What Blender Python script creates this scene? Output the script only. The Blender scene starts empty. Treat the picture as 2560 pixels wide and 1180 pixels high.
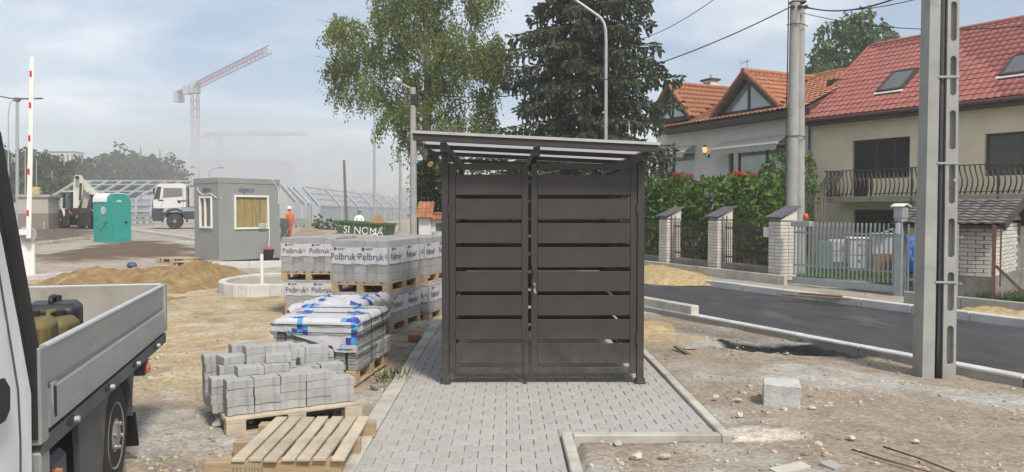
import bpy, bmesh, math, random
from mathutils import Vector, Matrix, noise
random.seed(11)
SC = bpy.context.scene
COL = SC.collection
PI = math.pi
R = math.radians

# ------------------------------------------------------------------ camera, sky, sun, exposure
F = 1960.0                       # focal length in pixels of the 2560 px wide picture
PITCH, YAW, EYE = math.atan(63 / F), math.atan(14 / F), 1.70
cam_data = bpy.data.cameras.new('camera')
cam_data.sensor_width = 36.0
cam_data.lens = 36.0 * F / 2560.0
cam_data.clip_start, cam_data.clip_end = 0.05, 6000.0
cam = bpy.data.objects.new('camera', cam_data)
COL.objects.link(cam)
cam.location = (0, 0, EYE)
cam.rotation_euler = (PI / 2 - PITCH, 0, -YAW)
SC.camera = cam
SC.cycles.use_denoising = True
SC.cycles.max_bounces = 6
SC.cycles.volume_bounces = 1
SC.cycles.diffuse_bounces = 3
SC.cycles.transparent_max_bounces = 12
SC.view_settings.view_transform = 'Standard'
SC.view_settings.look = 'None'
SC.view_settings.gamma = 1.0
SC.view_settings.use_curve_mapping = False
SC.view_settings.exposure = 0.44

SUN_EL, SUN_AZ = R(52), R(150)   # azimuth clockwise from +Y: behind the camera, to the right
world = bpy.data.worlds.new('World')
SC.world = world
world.use_nodes = True
nt = world.node_tree
for n in list(nt.nodes): nt.nodes.remove(n)
def wn(t, **k):
    n = nt.nodes.new(t)
    for a, b in k.items(): setattr(n, a, b)
    return n
out = wn('ShaderNodeOutputWorld'); bg = wn('ShaderNodeBackground')
sky = wn('ShaderNodeTexSky', sky_type='NISHITA', sun_disc=False, sun_elevation=SUN_EL, sun_rotation=SUN_AZ,
         altitude=200, air_density=1.0, dust_density=2.2, ozone_density=1.2)
tc = wn('ShaderNodeTexCoord'); sep = wn('ShaderNodeSeparateXYZ')
nt.links.new(tc.outputs['Generated'], sep.inputs[0])
zz = wn('ShaderNodeMath', operation='MAXIMUM'); nt.links.new(sep.outputs[2], zz.inputs[0]); zz.inputs[1].default_value = 0.0
za = wn('ShaderNodeMath', operation='ADD'); nt.links.new(zz.outputs[0], za.inputs[0]); za.inputs[1].default_value = 0.22
dv = wn('ShaderNodeVectorMath', operation='DIVIDE'); cmb = wn('ShaderNodeCombineXYZ')
for i in range(3): nt.links.new(za.outputs[0], cmb.inputs[i])
nt.links.new(tc.outputs['Generated'], dv.inputs[0]); nt.links.new(cmb.outputs[0], dv.inputs[1])
mp = wn('ShaderNodeMapping'); nt.links.new(dv.outputs[0], mp.inputs[0])
mp.inputs['Location'].default_value = (3.15, 1.1, 0.0); mp.inputs['Scale'].default_value = (1.0, 1.3, 1.0)
cn = wn('ShaderNodeTexNoise'); cn.inputs['Scale'].default_value = 0.9; cn.inputs['Detail'].default_value = 9
cn.inputs['Roughness'].default_value = 0.55; cn.inputs['Distortion'].default_value = 0.25
nt.links.new(mp.outputs[0], cn.inputs['Vector'])
cr = wn('ShaderNodeValToRGB'); cr.color_ramp.elements[0].position = 0.45; cr.color_ramp.elements[1].position = 0.76
nt.links.new(cn.outputs[0], cr.inputs[0])
# cloud colour: bright rims, greyer thick middles
cn2 = wn('ShaderNodeTexNoise'); cn2.inputs['Scale'].default_value = 2.2; cn2.inputs['Detail'].default_value = 6
nt.links.new(mp.outputs[0], cn2.inputs['Vector'])
cc = wn('ShaderNodeValToRGB')
cc.color_ramp.elements[0].position = 0.30; cc.color_ramp.elements[0].color = (5.6, 6.0, 6.5, 1)
cc.color_ramp.elements[1].position = 0.68; cc.color_ramp.elements[1].color = (10.5, 10.4, 10.2, 1)
nt.links.new(cn2.outputs[0], cc.inputs[0])
veil = wn('ShaderNodeMixRGB'); veil.inputs[0].default_value = 0.16; veil.inputs[2].default_value = (6.4, 7.4, 8.6, 1)
nt.links.new(sky.outputs[0], veil.inputs[1])
mx = wn('ShaderNodeMixRGB'); nt.links.new(cr.outputs[0], mx.inputs[0])
nt.links.new(veil.outputs[0], mx.inputs[1]); nt.links.new(cc.outputs[0], mx.inputs[2])
nt.links.new(mx.outputs[0], bg.inputs[0]); bg.inputs[1].default_value = 0.102
nt.links.new(bg.outputs[0], out.inputs[0])

sun_data = bpy.data.lights.new('sun', 'SUN')
sun_data.energy = 2.7; sun_data.angle = R(10); sun_data.color = (1.0, 0.94, 0.85)
sun = bpy.data.objects.new('sun', sun_data); COL.objects.link(sun)
_sd = Vector((math.sin(SUN_AZ) * math.cos(SUN_EL), math.cos(SUN_AZ) * math.cos(SUN_EL), math.sin(SUN_EL)))
sun.rotation_euler = _sd.to_track_quat('Z', 'Y').to_euler()
sun.location = (0, 0, 30)

# ------------------------------------------------------------------ helpers
_cp, _sp, _cy, _sy = math.cos(PITCH), math.sin(PITCH), math.cos(YAW), math.sin(YAW)
def ray(u, v):
    x, zc = (u - 1280) / F, -(v - 590) / F
    y, z = _cp + _sp * zc, -_sp + _cp * zc
    return Vector((x * _cy + y * _sy, -x * _sy + y * _cy, z))
def G(u, v, z=0.0):
    d = ray(u, v); t = (z - EYE) / d.z
    return Vector((d.x * t, d.y * t, z))
def P(u, v, Y):
    d = ray(u, v); t = Y / d.y
    return Vector((d.x * t, Y, EYE + d.z * t))
def onplane(u, v, o, n):
    d = ray(u, v); c = Vector((0, 0, EYE)); t = (o - c).dot(n) / d.dot(n)
    return c + d * t

def terrain(x, y):
    """height of the open ground: flat near the camera, rising a little to the far left"""
    h = 0.0
    if y > 22:
        k = min(1.0, (y - 22) / 34.0); k = k * k * (3 - 2 * k)
        s = min(1.0, max(0.0, (-x - 1.0) / 8.0))
        h += 0.46 * k * s
    return h

class MB:
    def __init__(s): s.v = []; s.f = []; s.m = []
    def add(s, vs, fs, mi=0):
        b = len(s.v); s.v.extend(Vector(p) for p in vs)
        for f in fs: s.f.append([b + i for i in f]); s.m.append(mi)
        return s
    def box(s, c, size, rz=0.0, rot=None, ch=0.0, mi=0):
        hx, hy, hz = size[0] / 2, size[1] / 2, size[2] / 2
        M = rot.to_3x3() if rot is not None else Matrix.Rotation(rz, 3, 'Z')
        c = Vector(c)
        if ch <= 0:
            vs = [c + M @ Vector((sx * hx, sy * hy, sz * hz)) for sx in (-1, 1) for sy in (-1, 1) for sz in (-1, 1)]
            return s.add(vs, [(0, 1, 3, 2), (4, 6, 7, 5), (0, 4, 5, 1), (2, 3, 7, 6), (0, 2, 6, 4), (1, 5, 7, 3)], mi)
        ch = min(ch, hx * .9, hy * .9, hz * .9)
        vs = []; idx = {}
        for sx in (-1, 1):
            for sy in (-1, 1):
                for sz in (-1, 1):
                    for a in range(3):
                        p = [sx * (hx - (ch if a != 0 else 0)), sy * (hy - (ch if a != 1 else 0)), sz * (hz - (ch if a != 2 else 0))]
                        idx[(sx, sy, sz, a)] = len(vs); vs.append(c + M @ Vector(p))
        I = lambda x, y, z, a: idx[(x, y, z, a)]
        fs = []
        for q in (-1, 1):
            fs.append([I(q, -1, -1, 0), I(q, 1, -1, 0), I(q, 1, 1, 0), I(q, -1, 1, 0)][::q])
            fs.append([I(-1, q, -1, 1), I(-1, q, 1, 1), I(1, q, 1, 1), I(1, q, -1, 1)][::q])
            fs.append([I(-1, -1, q, 2), I(1, -1, q, 2), I(1, 1, q, 2), I(-1, 1, q, 2)][::q])
        for p in (-1, 1):
            for q in (-1, 1):
                fs.append([I(p, q, -1, 0), I(p, q, 1, 0), I(p, q, 1, 1), I(p, q, -1, 1)])
                fs.append([I(p, -1, q, 0), I(p, 1, q, 0), I(p, 1, q, 2), I(p, -1, q, 2)])
                fs.append([I(-1, p, q, 1), I(1, p, q, 1), I(1, p, q, 2), I(-1, p, q, 2)])
                for r in (-1, 1): fs.append([I(p, q, r, 0), I(p, q, r, 1), I(p, q, r, 2)])
        return s.add(vs, fs, mi)
    def bar(s, p0, p1, w, h, up=(0, 0, 1), ch=0.0, mi=0):
        """rectangular bar from p0 to p1, w across, h along up"""
        p0, p1 = Vector(p0), Vector(p1); d = p1 - p0; L = d.length; d.normalize()
        x = d.cross(Vector(up))
        if x.length < 1e-4: x = d.cross(Vector((0, 1, 0)))
        x.normalize(); z = x.cross(d)
        return s.box((p0 + p1) / 2, (w, L, h), rot=Matrix((x, d, z)).transposed(), ch=ch, mi=mi)
    def cyl(s, p0, p1, r0, r1=None, n=12, cap=True, mi=0):
        if r1 is None: r1 = r0
        p0, p1 = Vector(p0), Vector(p1); d = (p1 - p0).normalized()
        a = d.orthogonal().normalized(); b = d.cross(a)
        vs = [p + (a * math.cos(2 * PI * i / n) + b * math.sin(2 * PI * i / n)) * r for p, r in ((p0, r0), (p1, r1)) for i in range(n)]
        fs = [(i, (i + 1) % n, n + (i + 1) % n, n + i) for i in range(n)]
        if cap: fs += [tuple(range(n))[::-1], tuple(range(n, 2 * n))]
        return s.add(vs, fs, mi)
    def tube(s, pts, r, n=8, cap=True, mi=0):
        pts = [Vector(p) for p in pts]; rs = r if isinstance(r, (list, tuple)) else [r] * len(pts)
        vs = []; a = None
        for i, p in enumerate(pts):
            d = (pts[min(i + 1, len(pts) - 1)] - pts[max(i - 1, 0)])
            d = d.normalized() if d.length > 1e-9 else Vector((0, 0, 1))
            if a is None: a = d.orthogonal().normalized()
            a = (a - d * a.dot(d)); a = a.normalized() if a.length > 1e-6 else d.orthogonal().normalized()
            b = d.cross(a)
            vs += [p + (a * math.cos(2 * PI * k / n) + b * math.sin(2 * PI * k / n)) * rs[i] for k in range(n)]
        fs = []
        for i in range(len(pts) - 1):
            for k in range(n):
                fs.append((i * n + k, i * n + (k + 1) % n, (i + 1) * n + (k + 1) % n, (i + 1) * n + k))
        if cap: fs += [tuple(range(n))[::-1], tuple(range((len(pts) - 1) * n, len(pts) * n))]
        return s.add(vs, fs, mi)
    def prism(s, poly, ext, mi=0):
        """closed polygon of 3d points swept along ext"""
        poly = [Vector(p) for p in poly]; e = Vector(ext); n = len(poly)
        fs = [tuple(range(n))[::-1], tuple(range(n, 2 * n))] + [(i, (i + 1) % n, n + (i + 1) % n, n + i) for i in range(n)]
        return s.add(poly + [p + e for p in poly], fs, mi)
    def lathe(s, prof, o, axis=(0, 0, 1), n=20, mi=0):
        """prof: (radius, height along axis)"""
        o = Vector(o); d = Vector(axis).normalized(); a = d.orthogonal().normalized(); b = d.cross(a)
        vs = [o + d * h + (a * math.cos(2 * PI * k / n) + b * math.sin(2 * PI * k / n)) * max(r, 1e-4) for r, h in prof for k in range(n)]
        fs = [(i * n + k, i * n + (k + 1) % n, (i + 1) * n + (k + 1) % n, (i + 1) * n + k) for i in range(len(prof) - 1) for k in range(n)]
        fs += [tuple(range(n))[::-1], tuple(range((len(prof) - 1) * n, len(prof) * n))]
        return s.add(vs, fs, mi)
    def quad(s, *p, mi=0): return s.add(p, [tuple(range(len(p)))], mi)
    def mesh(s, name, mats, smooth=False, M=None):
        me = bpy.data.meshes.new(name)
        vs = s.v if M is None else [M @ p for p in s.v]
        me.from_pydata([tuple(p) for p in vs], [], s.f)
        mats = mats if isinstance(mats, (list, tuple)) else [mats]
        for m in mats: me.materials.append(m)
        if len(mats) > 1: me.polygons.foreach_set('material_index', s.m)
        if smooth is True: me.polygons.foreach_set('use_smooth', [True] * len(me.polygons))
        me.update()
        if smooth == 'auto':
            me.polygons.foreach_set('use_smooth', [True] * len(me.polygons)); me.set_sharp_from_angle(angle=R(38))
        return me
    def build(s, name, mats, parent=None, smooth=False, world=False, label=None, fixn=True):
        M = None
        if world and parent is not None: M = parent.matrix_basis.inverted()
        me = s.mesh(name, mats, smooth, M)
        if fixn and len(me.polygons) < 60000:
            bm = bmesh.new(); bm.from_mesh(me); bmesh.ops.recalc_face_normals(bm, faces=bm.faces); bm.to_mesh(me); bm.free()
        o = bpy.data.objects.new(name, me); COL.objects.link(o)
        if parent is not None: o.parent = parent
        if label: o['label'] = label
        return o

def tag(o, label=None, cat=None, group=None, kind=None):
    if label: o['label'] = label
    if cat: o['category'] = cat
    if group: o['group'] = group
    if kind: o['kind'] = kind
    return o
def thing(name, label, cat, loc=(0, 0, 0), rz=0.0, group=None):
    o = bpy.data.objects.new(name, None); COL.objects.link(o)
    o.empty_display_size = 0.2; o.rotation_euler = (0, 0, rz); o.location = loc
    o.matrix_basis = Matrix.Translation(Vector(loc)) @ Matrix.Rotation(rz, 4, 'Z')
    return tag(o, label, cat, group)
def put(name, me, parent=None, M=None):
    o = bpy.data.objects.new(name, me); COL.objects.link(o)
    if parent is not None: o.parent = parent
    if M is not None: o.matrix_basis = M
    return o
def copy_tree(o, parent=None):
    c = o.copy(); COL.objects.link(c); c.parent = parent
    for ch in list(o.children): copy_tree(ch, c)
    return c
def pieces(name, me, parent, mats_list, limit=300):
    """lay shared pieces: the first `limit` nearest the camera as objects, the rest joined as one part of kind stuff"""
    W = parent.matrix_basis if parent is not None else Matrix()
    eye = Vector((0, 0, EYE))
    ms = sorted(mats_list, key=lambda m: ((W @ m).translation - eye).length)
    for m in ms[:limit]: put(name, me, parent, m)
    rest = ms[limit:]
    if rest:
        vs = []; fs = []
        pv = [v.co.copy() for v in me.vertices]; pf = [tuple(p.vertices) for p in me.polygons]
        for m in rest:
            b = len(vs); vs.extend(tuple(m @ p) for p in pv); fs.extend(tuple(b + i for i in f) for f in pf)
        me2 = bpy.data.meshes.new(name + '_field'); me2.from_pydata(vs, [], fs)
        for m in me.materials: me2.materials.append(m)
        if me.polygons and me.polygons[0].use_smooth: me2.polygons.foreach_set('use_smooth', [True] * len(me2.polygons))
        o = put(name + '_field', me2, parent); o['kind'] = 'stuff'
_TXT = {}
def text(name, body, parent, mat, M, size, align='CENTER', extrude=0.001, sx=1.0, shear=0.0):
    key = (body, size, align, extrude, shear, mat.name)
    if key not in _TXT:
        cu = bpy.data.curves.new(name, 'FONT'); cu.body = body; cu.size = size; cu.align_x = align; cu.align_y = 'CENTER'
        cu.extrude = extrude; cu.shear = shear; cu.resolution_u = 3
        o = bpy.data.objects.new(name, cu); COL.objects.link(o)
        bpy.context.view_layer.update()
        me = bpy.data.meshes.new_from_object(o.evaluated_get(bpy.context.evaluated_depsgraph_get()))
        bpy.data.objects.remove(o); bpy.data.curves.remove(cu); me.name = name
        me.materials.clear(); me.materials.append(mat); _TXT[key] = me
    return put(name, _TXT[key], parent, M @ Matrix.Diagonal((sx, 1, 1, 1)))
def face_matrix(o, right, up):
    """frame for lettering: x along right, y along up, z out of the face"""
    r = Vector(right).normalized(); u = Vector(up); u = (u - r * u.dot(r)).normalized(); n = r.cross(u)
    m = Matrix((r, u, n)).transposed().to_4x4(); m.translation = Vector(o); return m

# ------------------------------------------------------------------ materials
def mat(name, col, rough=0.75, metal=0.0, var=0.12, scale=6.0, bump=0.0, bscale=None, rnd=0.0, col2=None, f2=0.5, s2=1.5, spec=0.4,
        coord='Object', trans=0.0, detail=6, stretch=None, emit=None, alpha=None):
    m = bpy.data.materials.new(name); m.use_nodes = True; t = m.node_tree; b = t.nodes['Principled BSDF']
    def N(k, **kw):
        n = t.nodes.new(k)
        for a, c in kw.items(): setattr(n, a, c)
        return n
    L = t.links.new
    b.inputs['Roughness'].default_value = rough; b.inputs['Metallic'].default_value = metal
    b.inputs['Specular IOR Level'].default_value = spec
    tcn = N('ShaderNodeTexCoord'); vec = tcn.outputs[coord] if coord != 'World' else N('ShaderNodeNewGeometry').outputs['Position']
    if stretch:
        mpn = N('ShaderNodeMapping'); mpn.inputs['Scale'].default_value = stretch; L(vec, mpn.inputs[0]); vec = mpn.outputs[0]
    no = N('ShaderNodeTexNoise'); no.inputs['Scale'].default_value = scale; no.inputs['Detail'].default_value = detail; L(vec, no.inputs['Vector'])
    rp = N('ShaderNodeValToRGB'); rp.color_ramp.elements[0].position = .28; rp.color_ramp.elements[1].position = .72
    rp.color_ramp.elements[0].color = [c * (1 - var) for c in col[:3]] + [1]; rp.color_ramp.elements[1].color = [min(1, c * (1 + var)) for c in col[:3]] + [1]
    L(no.outputs[0], rp.inputs[0]); cur = rp.outputs[0]
    if col2:
        n2 = N('ShaderNodeTexNoise'); n2.inputs['Scale'].default_value = s2; n2.inputs['Detail'].default_value = 7; n2.inputs['Roughness'].default_value = .62; L(vec, n2.inputs['Vector'])
        r2 = N('ShaderNodeValToRGB'); r2.color_ramp.elements[0].position = f2 - .06; r2.color_ramp.elements[1].position = f2 + .1; L(n2.outputs[0], r2.inputs[0])
        x2 = N('ShaderNodeMixRGB'); L(r2.outputs[0], x2.inputs[0]); L(cur, x2.inputs[1]); x2.inputs[2].default_value = list(col2[:3]) + [1]; cur = x2.outputs[0]
    if rnd:
        oi = N('ShaderNodeObjectInfo'); mr = N('ShaderNodeMapRange'); mr.inputs['To Min'].default_value = 1 - rnd; mr.inputs['To Max'].default_value = 1 + rnd
        L(oi.outputs['Random'], mr.inputs['Value']); hs = N('ShaderNodeHueSaturation'); L(mr.outputs[0], hs.inputs['Value']); L(cur, hs.inputs['Color']); cur = hs.outputs[0]
    L(cur, b.inputs['Base Color'])
    if bump:
        nb = N('ShaderNodeTexNoise'); nb.inputs['Scale'].default_value = bscale or scale * 6; nb.inputs['Detail'].default_value = 5; L(vec, nb.inputs['Vector'])
        bp = N('ShaderNodeBump'); bp.inputs['Strength'].default_value = bump; bp.inputs['Distance'].default_value = 0.01
        L(nb.outputs[0], bp.inputs['Height']); L(bp.outputs[0], b.inputs['Normal'])
    if trans: b.inputs['Transmission Weight'].default_value = trans
    if emit: b.inputs['Emission Color'].default_value = list(emit[:3]) + [1]; b.inputs['Emission Strength'].default_value = emit[3]
    if alpha is not None: b.inputs['Alpha'].default_value = alpha
    return m
def leafmat(name, cols, rough=0.6, trans=0.35):
    """leaves: one colour per leaf out of a ramp, part of the light passes through"""
    m = bpy.data.materials.new(name); m.use_nodes = True; t = m.node_tree
    b = t.nodes['Principled BSDF']; b.inputs['Roughness'].default_value = rough; b.inputs['Specular IOR Level'].default_value = .25
    g = t.nodes.new('ShaderNodeNewGeometry'); rp = t.nodes.new('ShaderNodeValToRGB')
    while len(rp.color_ramp.elements) < len(cols): rp.color_ramp.elements.new(.5)
    for i, c in enumerate(cols):
        rp.color_ramp.elements[i].position = i / (len(cols) - 1); rp.color_ramp.elements[i].color = list(c) + [1]
    t.links.new(g.outputs['Random Per Island'], rp.inputs[0]); t.links.new(rp.outputs[0], b.inputs['Base Color'])
    tr = t.nodes.new('ShaderNodeBsdfTranslucent'); t.links.new(rp.outputs[0], tr.inputs[0])
    mxs = t.nodes.new('ShaderNodeMixShader'); mxs.inputs[0].default_value = trans
    t.links.new(b.outputs[0], mxs.inputs[1]); t.links.new(tr.outputs[0], mxs.inputs[2])
    t.links.new(mxs.outputs[0], t.nodes['Material Output'].inputs[0])
    return m

K = {}
K['concrete'] = mat('concrete', (.36, .355, .335), .85, var=.14, scale=4, bump=.25, bscale=60, col2=(.27, .265, .24), f2=.58, s2=2)
K['paver'] = mat('paver_concrete', (.385, .372, .345), .88, var=.07, scale=14, bump=.22, bscale=220, rnd=.055, col2=(.40, .365, .295), f2=.60, s2=1.7, coord='World')
K['paver_pack'] = mat('packed_paver', (.30, .295, .28), .88, var=.12, scale=12, bump=.25, bscale=160, rnd=.16, coord='World')
K['paver_new'] = mat('loose_paver', (.37, .37, .36), .88, var=.1, scale=16, bump=.25, bscale=200, rnd=.08, coord='World')
K['kerb'] = mat('kerb_concrete', (.48, .455, .39), .85, var=.14, scale=5, bump=.25, bscale=90, rnd=.07, col2=(.33, .31, .265), f2=.56, s2=2.2, coord='World')
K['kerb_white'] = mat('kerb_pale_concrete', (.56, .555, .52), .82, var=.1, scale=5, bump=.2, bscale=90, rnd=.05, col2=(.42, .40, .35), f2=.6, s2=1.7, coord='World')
K['dark_metal'] = mat('dark_painted_metal', (.043, .039, .0355), .55, .0, var=.06, scale=3, bump=.05, bscale=300, col2=(.056, .050, .043), f2=.58, s2=1.6)
K['edge_metal'] = mat('pale_roof_edge', (.48, .465, .44), .45, .3, var=.08)
K['galv'] = mat('galvanised_steel', (.42, .435, .44), .5, .55, var=.12, scale=9)
K['galv_dull'] = mat('dull_galvanised_steel', (.36, .39, .395), .6, .2, var=.1, scale=9)
K['steel'] = mat('steel_band', (.6, .6, .58), .35, .9, var=.1)
K['white_paint'] = mat('white_paint', (.78, .78, .76), .4, var=.04, scale=3)
K['van_white'] = mat('van_white_paint', (.74, .755, .76), .28, var=.03, scale=2, col2=(.62, .61, .58), f2=.72, s2=3, spec=.55)
K['black'] = mat('black_plastic', (.022, .022, .022), .6, var=.2, scale=8)
K['rubber'] = mat('tyre_rubber', (.035, .034, .032), .85, var=.25, scale=12, col2=(.13, .115, .09), f2=.62, s2=4)
K['grey_plastic'] = mat('dark_grey_plastic', (.085, .09, .095), .6, var=.15, scale=4, col2=(.15, .14, .12), f2=.64, s2=3)
K['alu'] = mat('dull_aluminium', (.33, .34, .335), .5, .35, var=.08, scale=2.5, col2=(.40, .385, .34), f2=.6, s2=1.6, stretch=(1, 1, 3))
K['alu_edge'] = mat('bright_aluminium', (.66, .68, .68), .4, .5, var=.08)
K['alu_in'] = mat('worn_bed_lining', (.36, .335, .29), .75, .1, var=.12, scale=3, col2=(.27, .25, .21), f2=.55, s2=2.5)
K['wood'] = mat('pallet_wood', (.42, .31, .19), .8, var=.22, scale=7, bump=.2, rnd=.14, stretch=(1, 9, 9), col2=(.30, .235, .155), f2=.6, s2=2)
K['wood_pale'] = mat('weathered_pale_wood', (.50, .43, .32), .8, var=.2, scale=6, bump=.25, bscale=60, rnd=.12, col2=(.36, .31, .24), f2=.57, s2=3)
K['wood_dark'] = mat('old_dark_wood', (.17, .115, .075), .85, var=.25, scale=7, rnd=.12)
K['orange'] = mat('orange_lens', (.42, .15, .07), .35, var=.06)
K['red'] = mat('red_reflector', (.52, .03, .03), .4, var=.06)
K['glass_dark'] = mat('dark_window_glass', (.03, .032, .033), .06, var=.2, scale=1.5, spec=.7)
K['glass_sky'] = mat('reflecting_window_glass', (.40, .44, .46), .08, .25, var=.15, scale=1.2, spec=.8)
K['brown'] = mat('dark_brown_timber', (.062, .043, .034), .65, var=.2, scale=6)
K['wall_white'] = mat('white_render', (.68, .67, .64), .9, var=.05, scale=2, bump=.15, bscale=150, col2=(.58, .56, .52), f2=.62, s2=.7)
K['wall_cream'] = mat('cream_render', (.76, .665, .49), .9, var=.05, scale=2, bump=.2, bscale=150, col2=(.66, .57, .42), f2=.6, s2=.6)
K['tile_orange'] = mat('orange_clay_tile', (.36, .15, .075), .8, var=.22, scale=8, rnd=.16, coord='World')
K['tile_red'] = mat('red_metal_tile', (.335, .115, .092), .65, var=.1, scale=6, rnd=.08, coord='World', col2=(.39, .135, .11), f2=.6, s2=1.1)
K['brick_white'] = mat('white_brick', (.60, .57, .50), .88, var=.1, scale=9, bump=.3, bscale=80, rnd=.09, coord='World', col2=(.50, .46, .38), f2=.6, s2=1.5)
K['plinth'] = mat('rough_plinth', (.23, .215, .19), .92, var=.2, scale=5, bump=.4, bscale=50, col2=(.16, .145, .125), f2=.56, s2=2, coord='World')
K['slate'] = mat('dark_cap_tile', (.12, .115, .125), .75, var=.15, scale=7, rnd=.12)
K['film'] = mat('clear_stretch_film', (.62, .63, .63), .25, var=.08, scale=5, alpha=.30)
K['label'] = mat('white_label_film', (.54, .54, .545), .45, var=.04, scale=6, bump=.15, bscale=18)
K['ink'] = mat('dark_blue_print', (.07, .075, .15), .6, var=.05)
K['cyan'] = mat('light_blue_print', (.07, .33, .58), .55, var=.08)
K['navy'] = mat('deep_blue_print', (.055, .06, .33), .55, var=.08)
K['strap'] = mat('dark_green_strap', (.010, .052, .040), .5, var=.1)
K['teal'] = mat('teal_plastic', (.025, .30, .25), .45, var=.08, scale=4, bump=.1, bscale=20)
K['cabin'] = mat('grey_cabin_panel', (.275, .285, .275), .6, var=.05, scale=2.5, col2=(.235, .24, .225), f2=.64, s2=1)
K['skip'] = mat('green_skip_steel', (.05, .115, .045), .65, var=.2, scale=4, col2=(.10, .09, .05), f2=.66, s2=3)
K['bark'] = mat('tree_bark', (.20, .165, .13), .9, var=.3, scale=6, bump=.5, bscale=25)
K['sandy'] = mat('yellow_sand', (.40, .295, .145), .95, var=.3, scale=14, bump=1.0, bscale=34, col2=(.50, .40, .25), f2=.56, s2=4, coord='World')
# dust splashed up onto the foot of the painted metal
_t = K['dark_metal'].node_tree; _b = _t.nodes['Principled BSDF']; _src = _b.inputs['Base Color'].links[0].from_socket
_g = _t.nodes.new('ShaderNodeNewGeometry'); _s = _t.nodes.new('ShaderNodeSeparateXYZ'); _t.links.new(_g.outputs['Position'], _s.inputs[0])
_m = _t.nodes.new('ShaderNodeMapRange'); _m.inputs['From Min'].default_value = .55; _m.inputs['From Max'].default_value = .0; _m.inputs['To Max'].default_value = .55; _t.links.new(_s.outputs[2], _m.inputs['Value'])
_n = _t.nodes.new('ShaderNodeTexNoise'); _n.inputs['Scale'].default_value = 7; _n.inputs['Detail'].default_value = 9; _n.inputs['Roughness'].default_value = .75; _t.links.new(_g.outputs['Position'], _n.inputs['Vector'])
_r = _t.nodes.new('ShaderNodeMapRange'); _r.inputs['From Min'].default_value = .40; _r.inputs['From Max'].default_value = .70; _t.links.new(_n.outputs[0], _r.inputs['Value'])
_u = _t.nodes.new('ShaderNodeMath'); _u.operation = 'MULTIPLY'; _t.links.new(_m.outputs[0], _u.inputs[0]); _t.links.new(_r.outputs[0], _u.inputs[1])
_x = _t.nodes.new('ShaderNodeMixRGB'); _t.links.new(_u.outputs[0], _x.inputs[0]); _t.links.new(_src, _x.inputs[1]); _x.inputs[2].default_value = (.20, .17, .13, 1); _t.links.new(_x.outputs[0], _b.inputs['Base Color'])
# ------------------------------------------------------------------ the setting: ground, road, kerbs, paved pad
D_RD = Vector((-.425, .905, 0)).normalized(); N_RD = Vector((D_RD.y, -D_RD.x, 0))
NEAR = [Vector(p) for p in ((10.0, -2.1, 0), (8.15, 1.86, 0), (4.75, 9.1, 0), (3.05, 12.72, 0), (1.35, 16.3, 0), (-.4, 19.8, 0), (-2.6, 23.0, 0), (-5.3, 25.8, 0))]
def resample(pts, step):
    o = [pts[0].copy()]; carry = 0.0
    for a, b in zip(pts, pts[1:]):
        L = (b - a).length; t = step - carry
        while t <= L: o.append(a.lerp(b, t / L)); t += step
        carry = L - (t - step)
    return o
def smooth_poly(pts, k=3):
    for _ in range(k):
        q = [pts[0]]
        for a, b in zip(pts, pts[1:]): q += [a.lerp(b, .25), a.lerp(b, .75)]
        pts = q + [pts[-1]]
    return pts
NEARL = resample(smooth_poly(NEAR), 1.0)
def normals(pl):
    o = []
    for i in range(len(pl)):
        d = (pl[min(i + 1, len(pl) - 1)] - pl[max(0, i - 1)]).normalized(); o.append(Vector((d.y, -d.x, 0)))
    return o
NRM = normals(NEARL)
ROADW = 3.42
FARL = [p + n * ROADW for p, n in zip(NEARL, NRM)]
def road_offset(x, y):
    """signed distance from the near edge of the road: negative on the camera's side"""
    best = 1e9; r = 0
    for p, n in zip(NEARL, NRM):
        dx, dy = x - p.x, y - p.y; q = dx * dx + dy * dy
        if q < best: best = q; r = dx * n.x + dy * n.y
    return r
def sstep(a, b, x):
    t = min(1.0, max(0.0, (x - a) / (b - a))); return t * t * (3 - 2 * t)
PAD = [(-1.14, 1.0), (-1.14, 10.85), (1.69, 10.85), (1.69, 5.77), (.50, 5.77), (.50, 1.0)]
def inpad(x, y, m=0.0):
    return (-1.14 - m < x < 1.69 + m and 5.77 - m < y < 10.85 + m) or (-1.14 - m < x < .50 + m and y < 5.9)
def poly_px(*uv): return [tuple(G(u, v, .1).xy) for u, v in uv]
BED1 = poly_px((60, 572), (222, 576), (222, 602), (60, 617))
BED2 = poly_px((80, 642), (300, 613), (400, 611), (492, 622), (492, 640), (330, 643), (200, 652), (90, 648))
BEDTRUCK = poly_px((300, 566), (500, 578), (500, 598), (300, 578))
PIT = (tuple(G(2000, 880, -.08).xy), 1.0, .42)
def inside(poly, x, y):
    c = False; j = len(poly) - 1
    for i in range(len(poly)):
        xi, yi = poly[i]; xj, yj = poly[j]
        if (yi > y) != (yj > y) and x < (xj - xi) * (y - yi) / (yj - yi) + xi: c = not c
        j = i
    return c
NZ = noise.noise
def fbm(x, y, s, o=3):
    a = 0; k = 1
    for i in range(o): a += k * NZ(Vector((x * s + 7.3 * i, y * s - 3.1 * i, i * 1.7))); k *= .5; s *= 2.1
    return a
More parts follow.
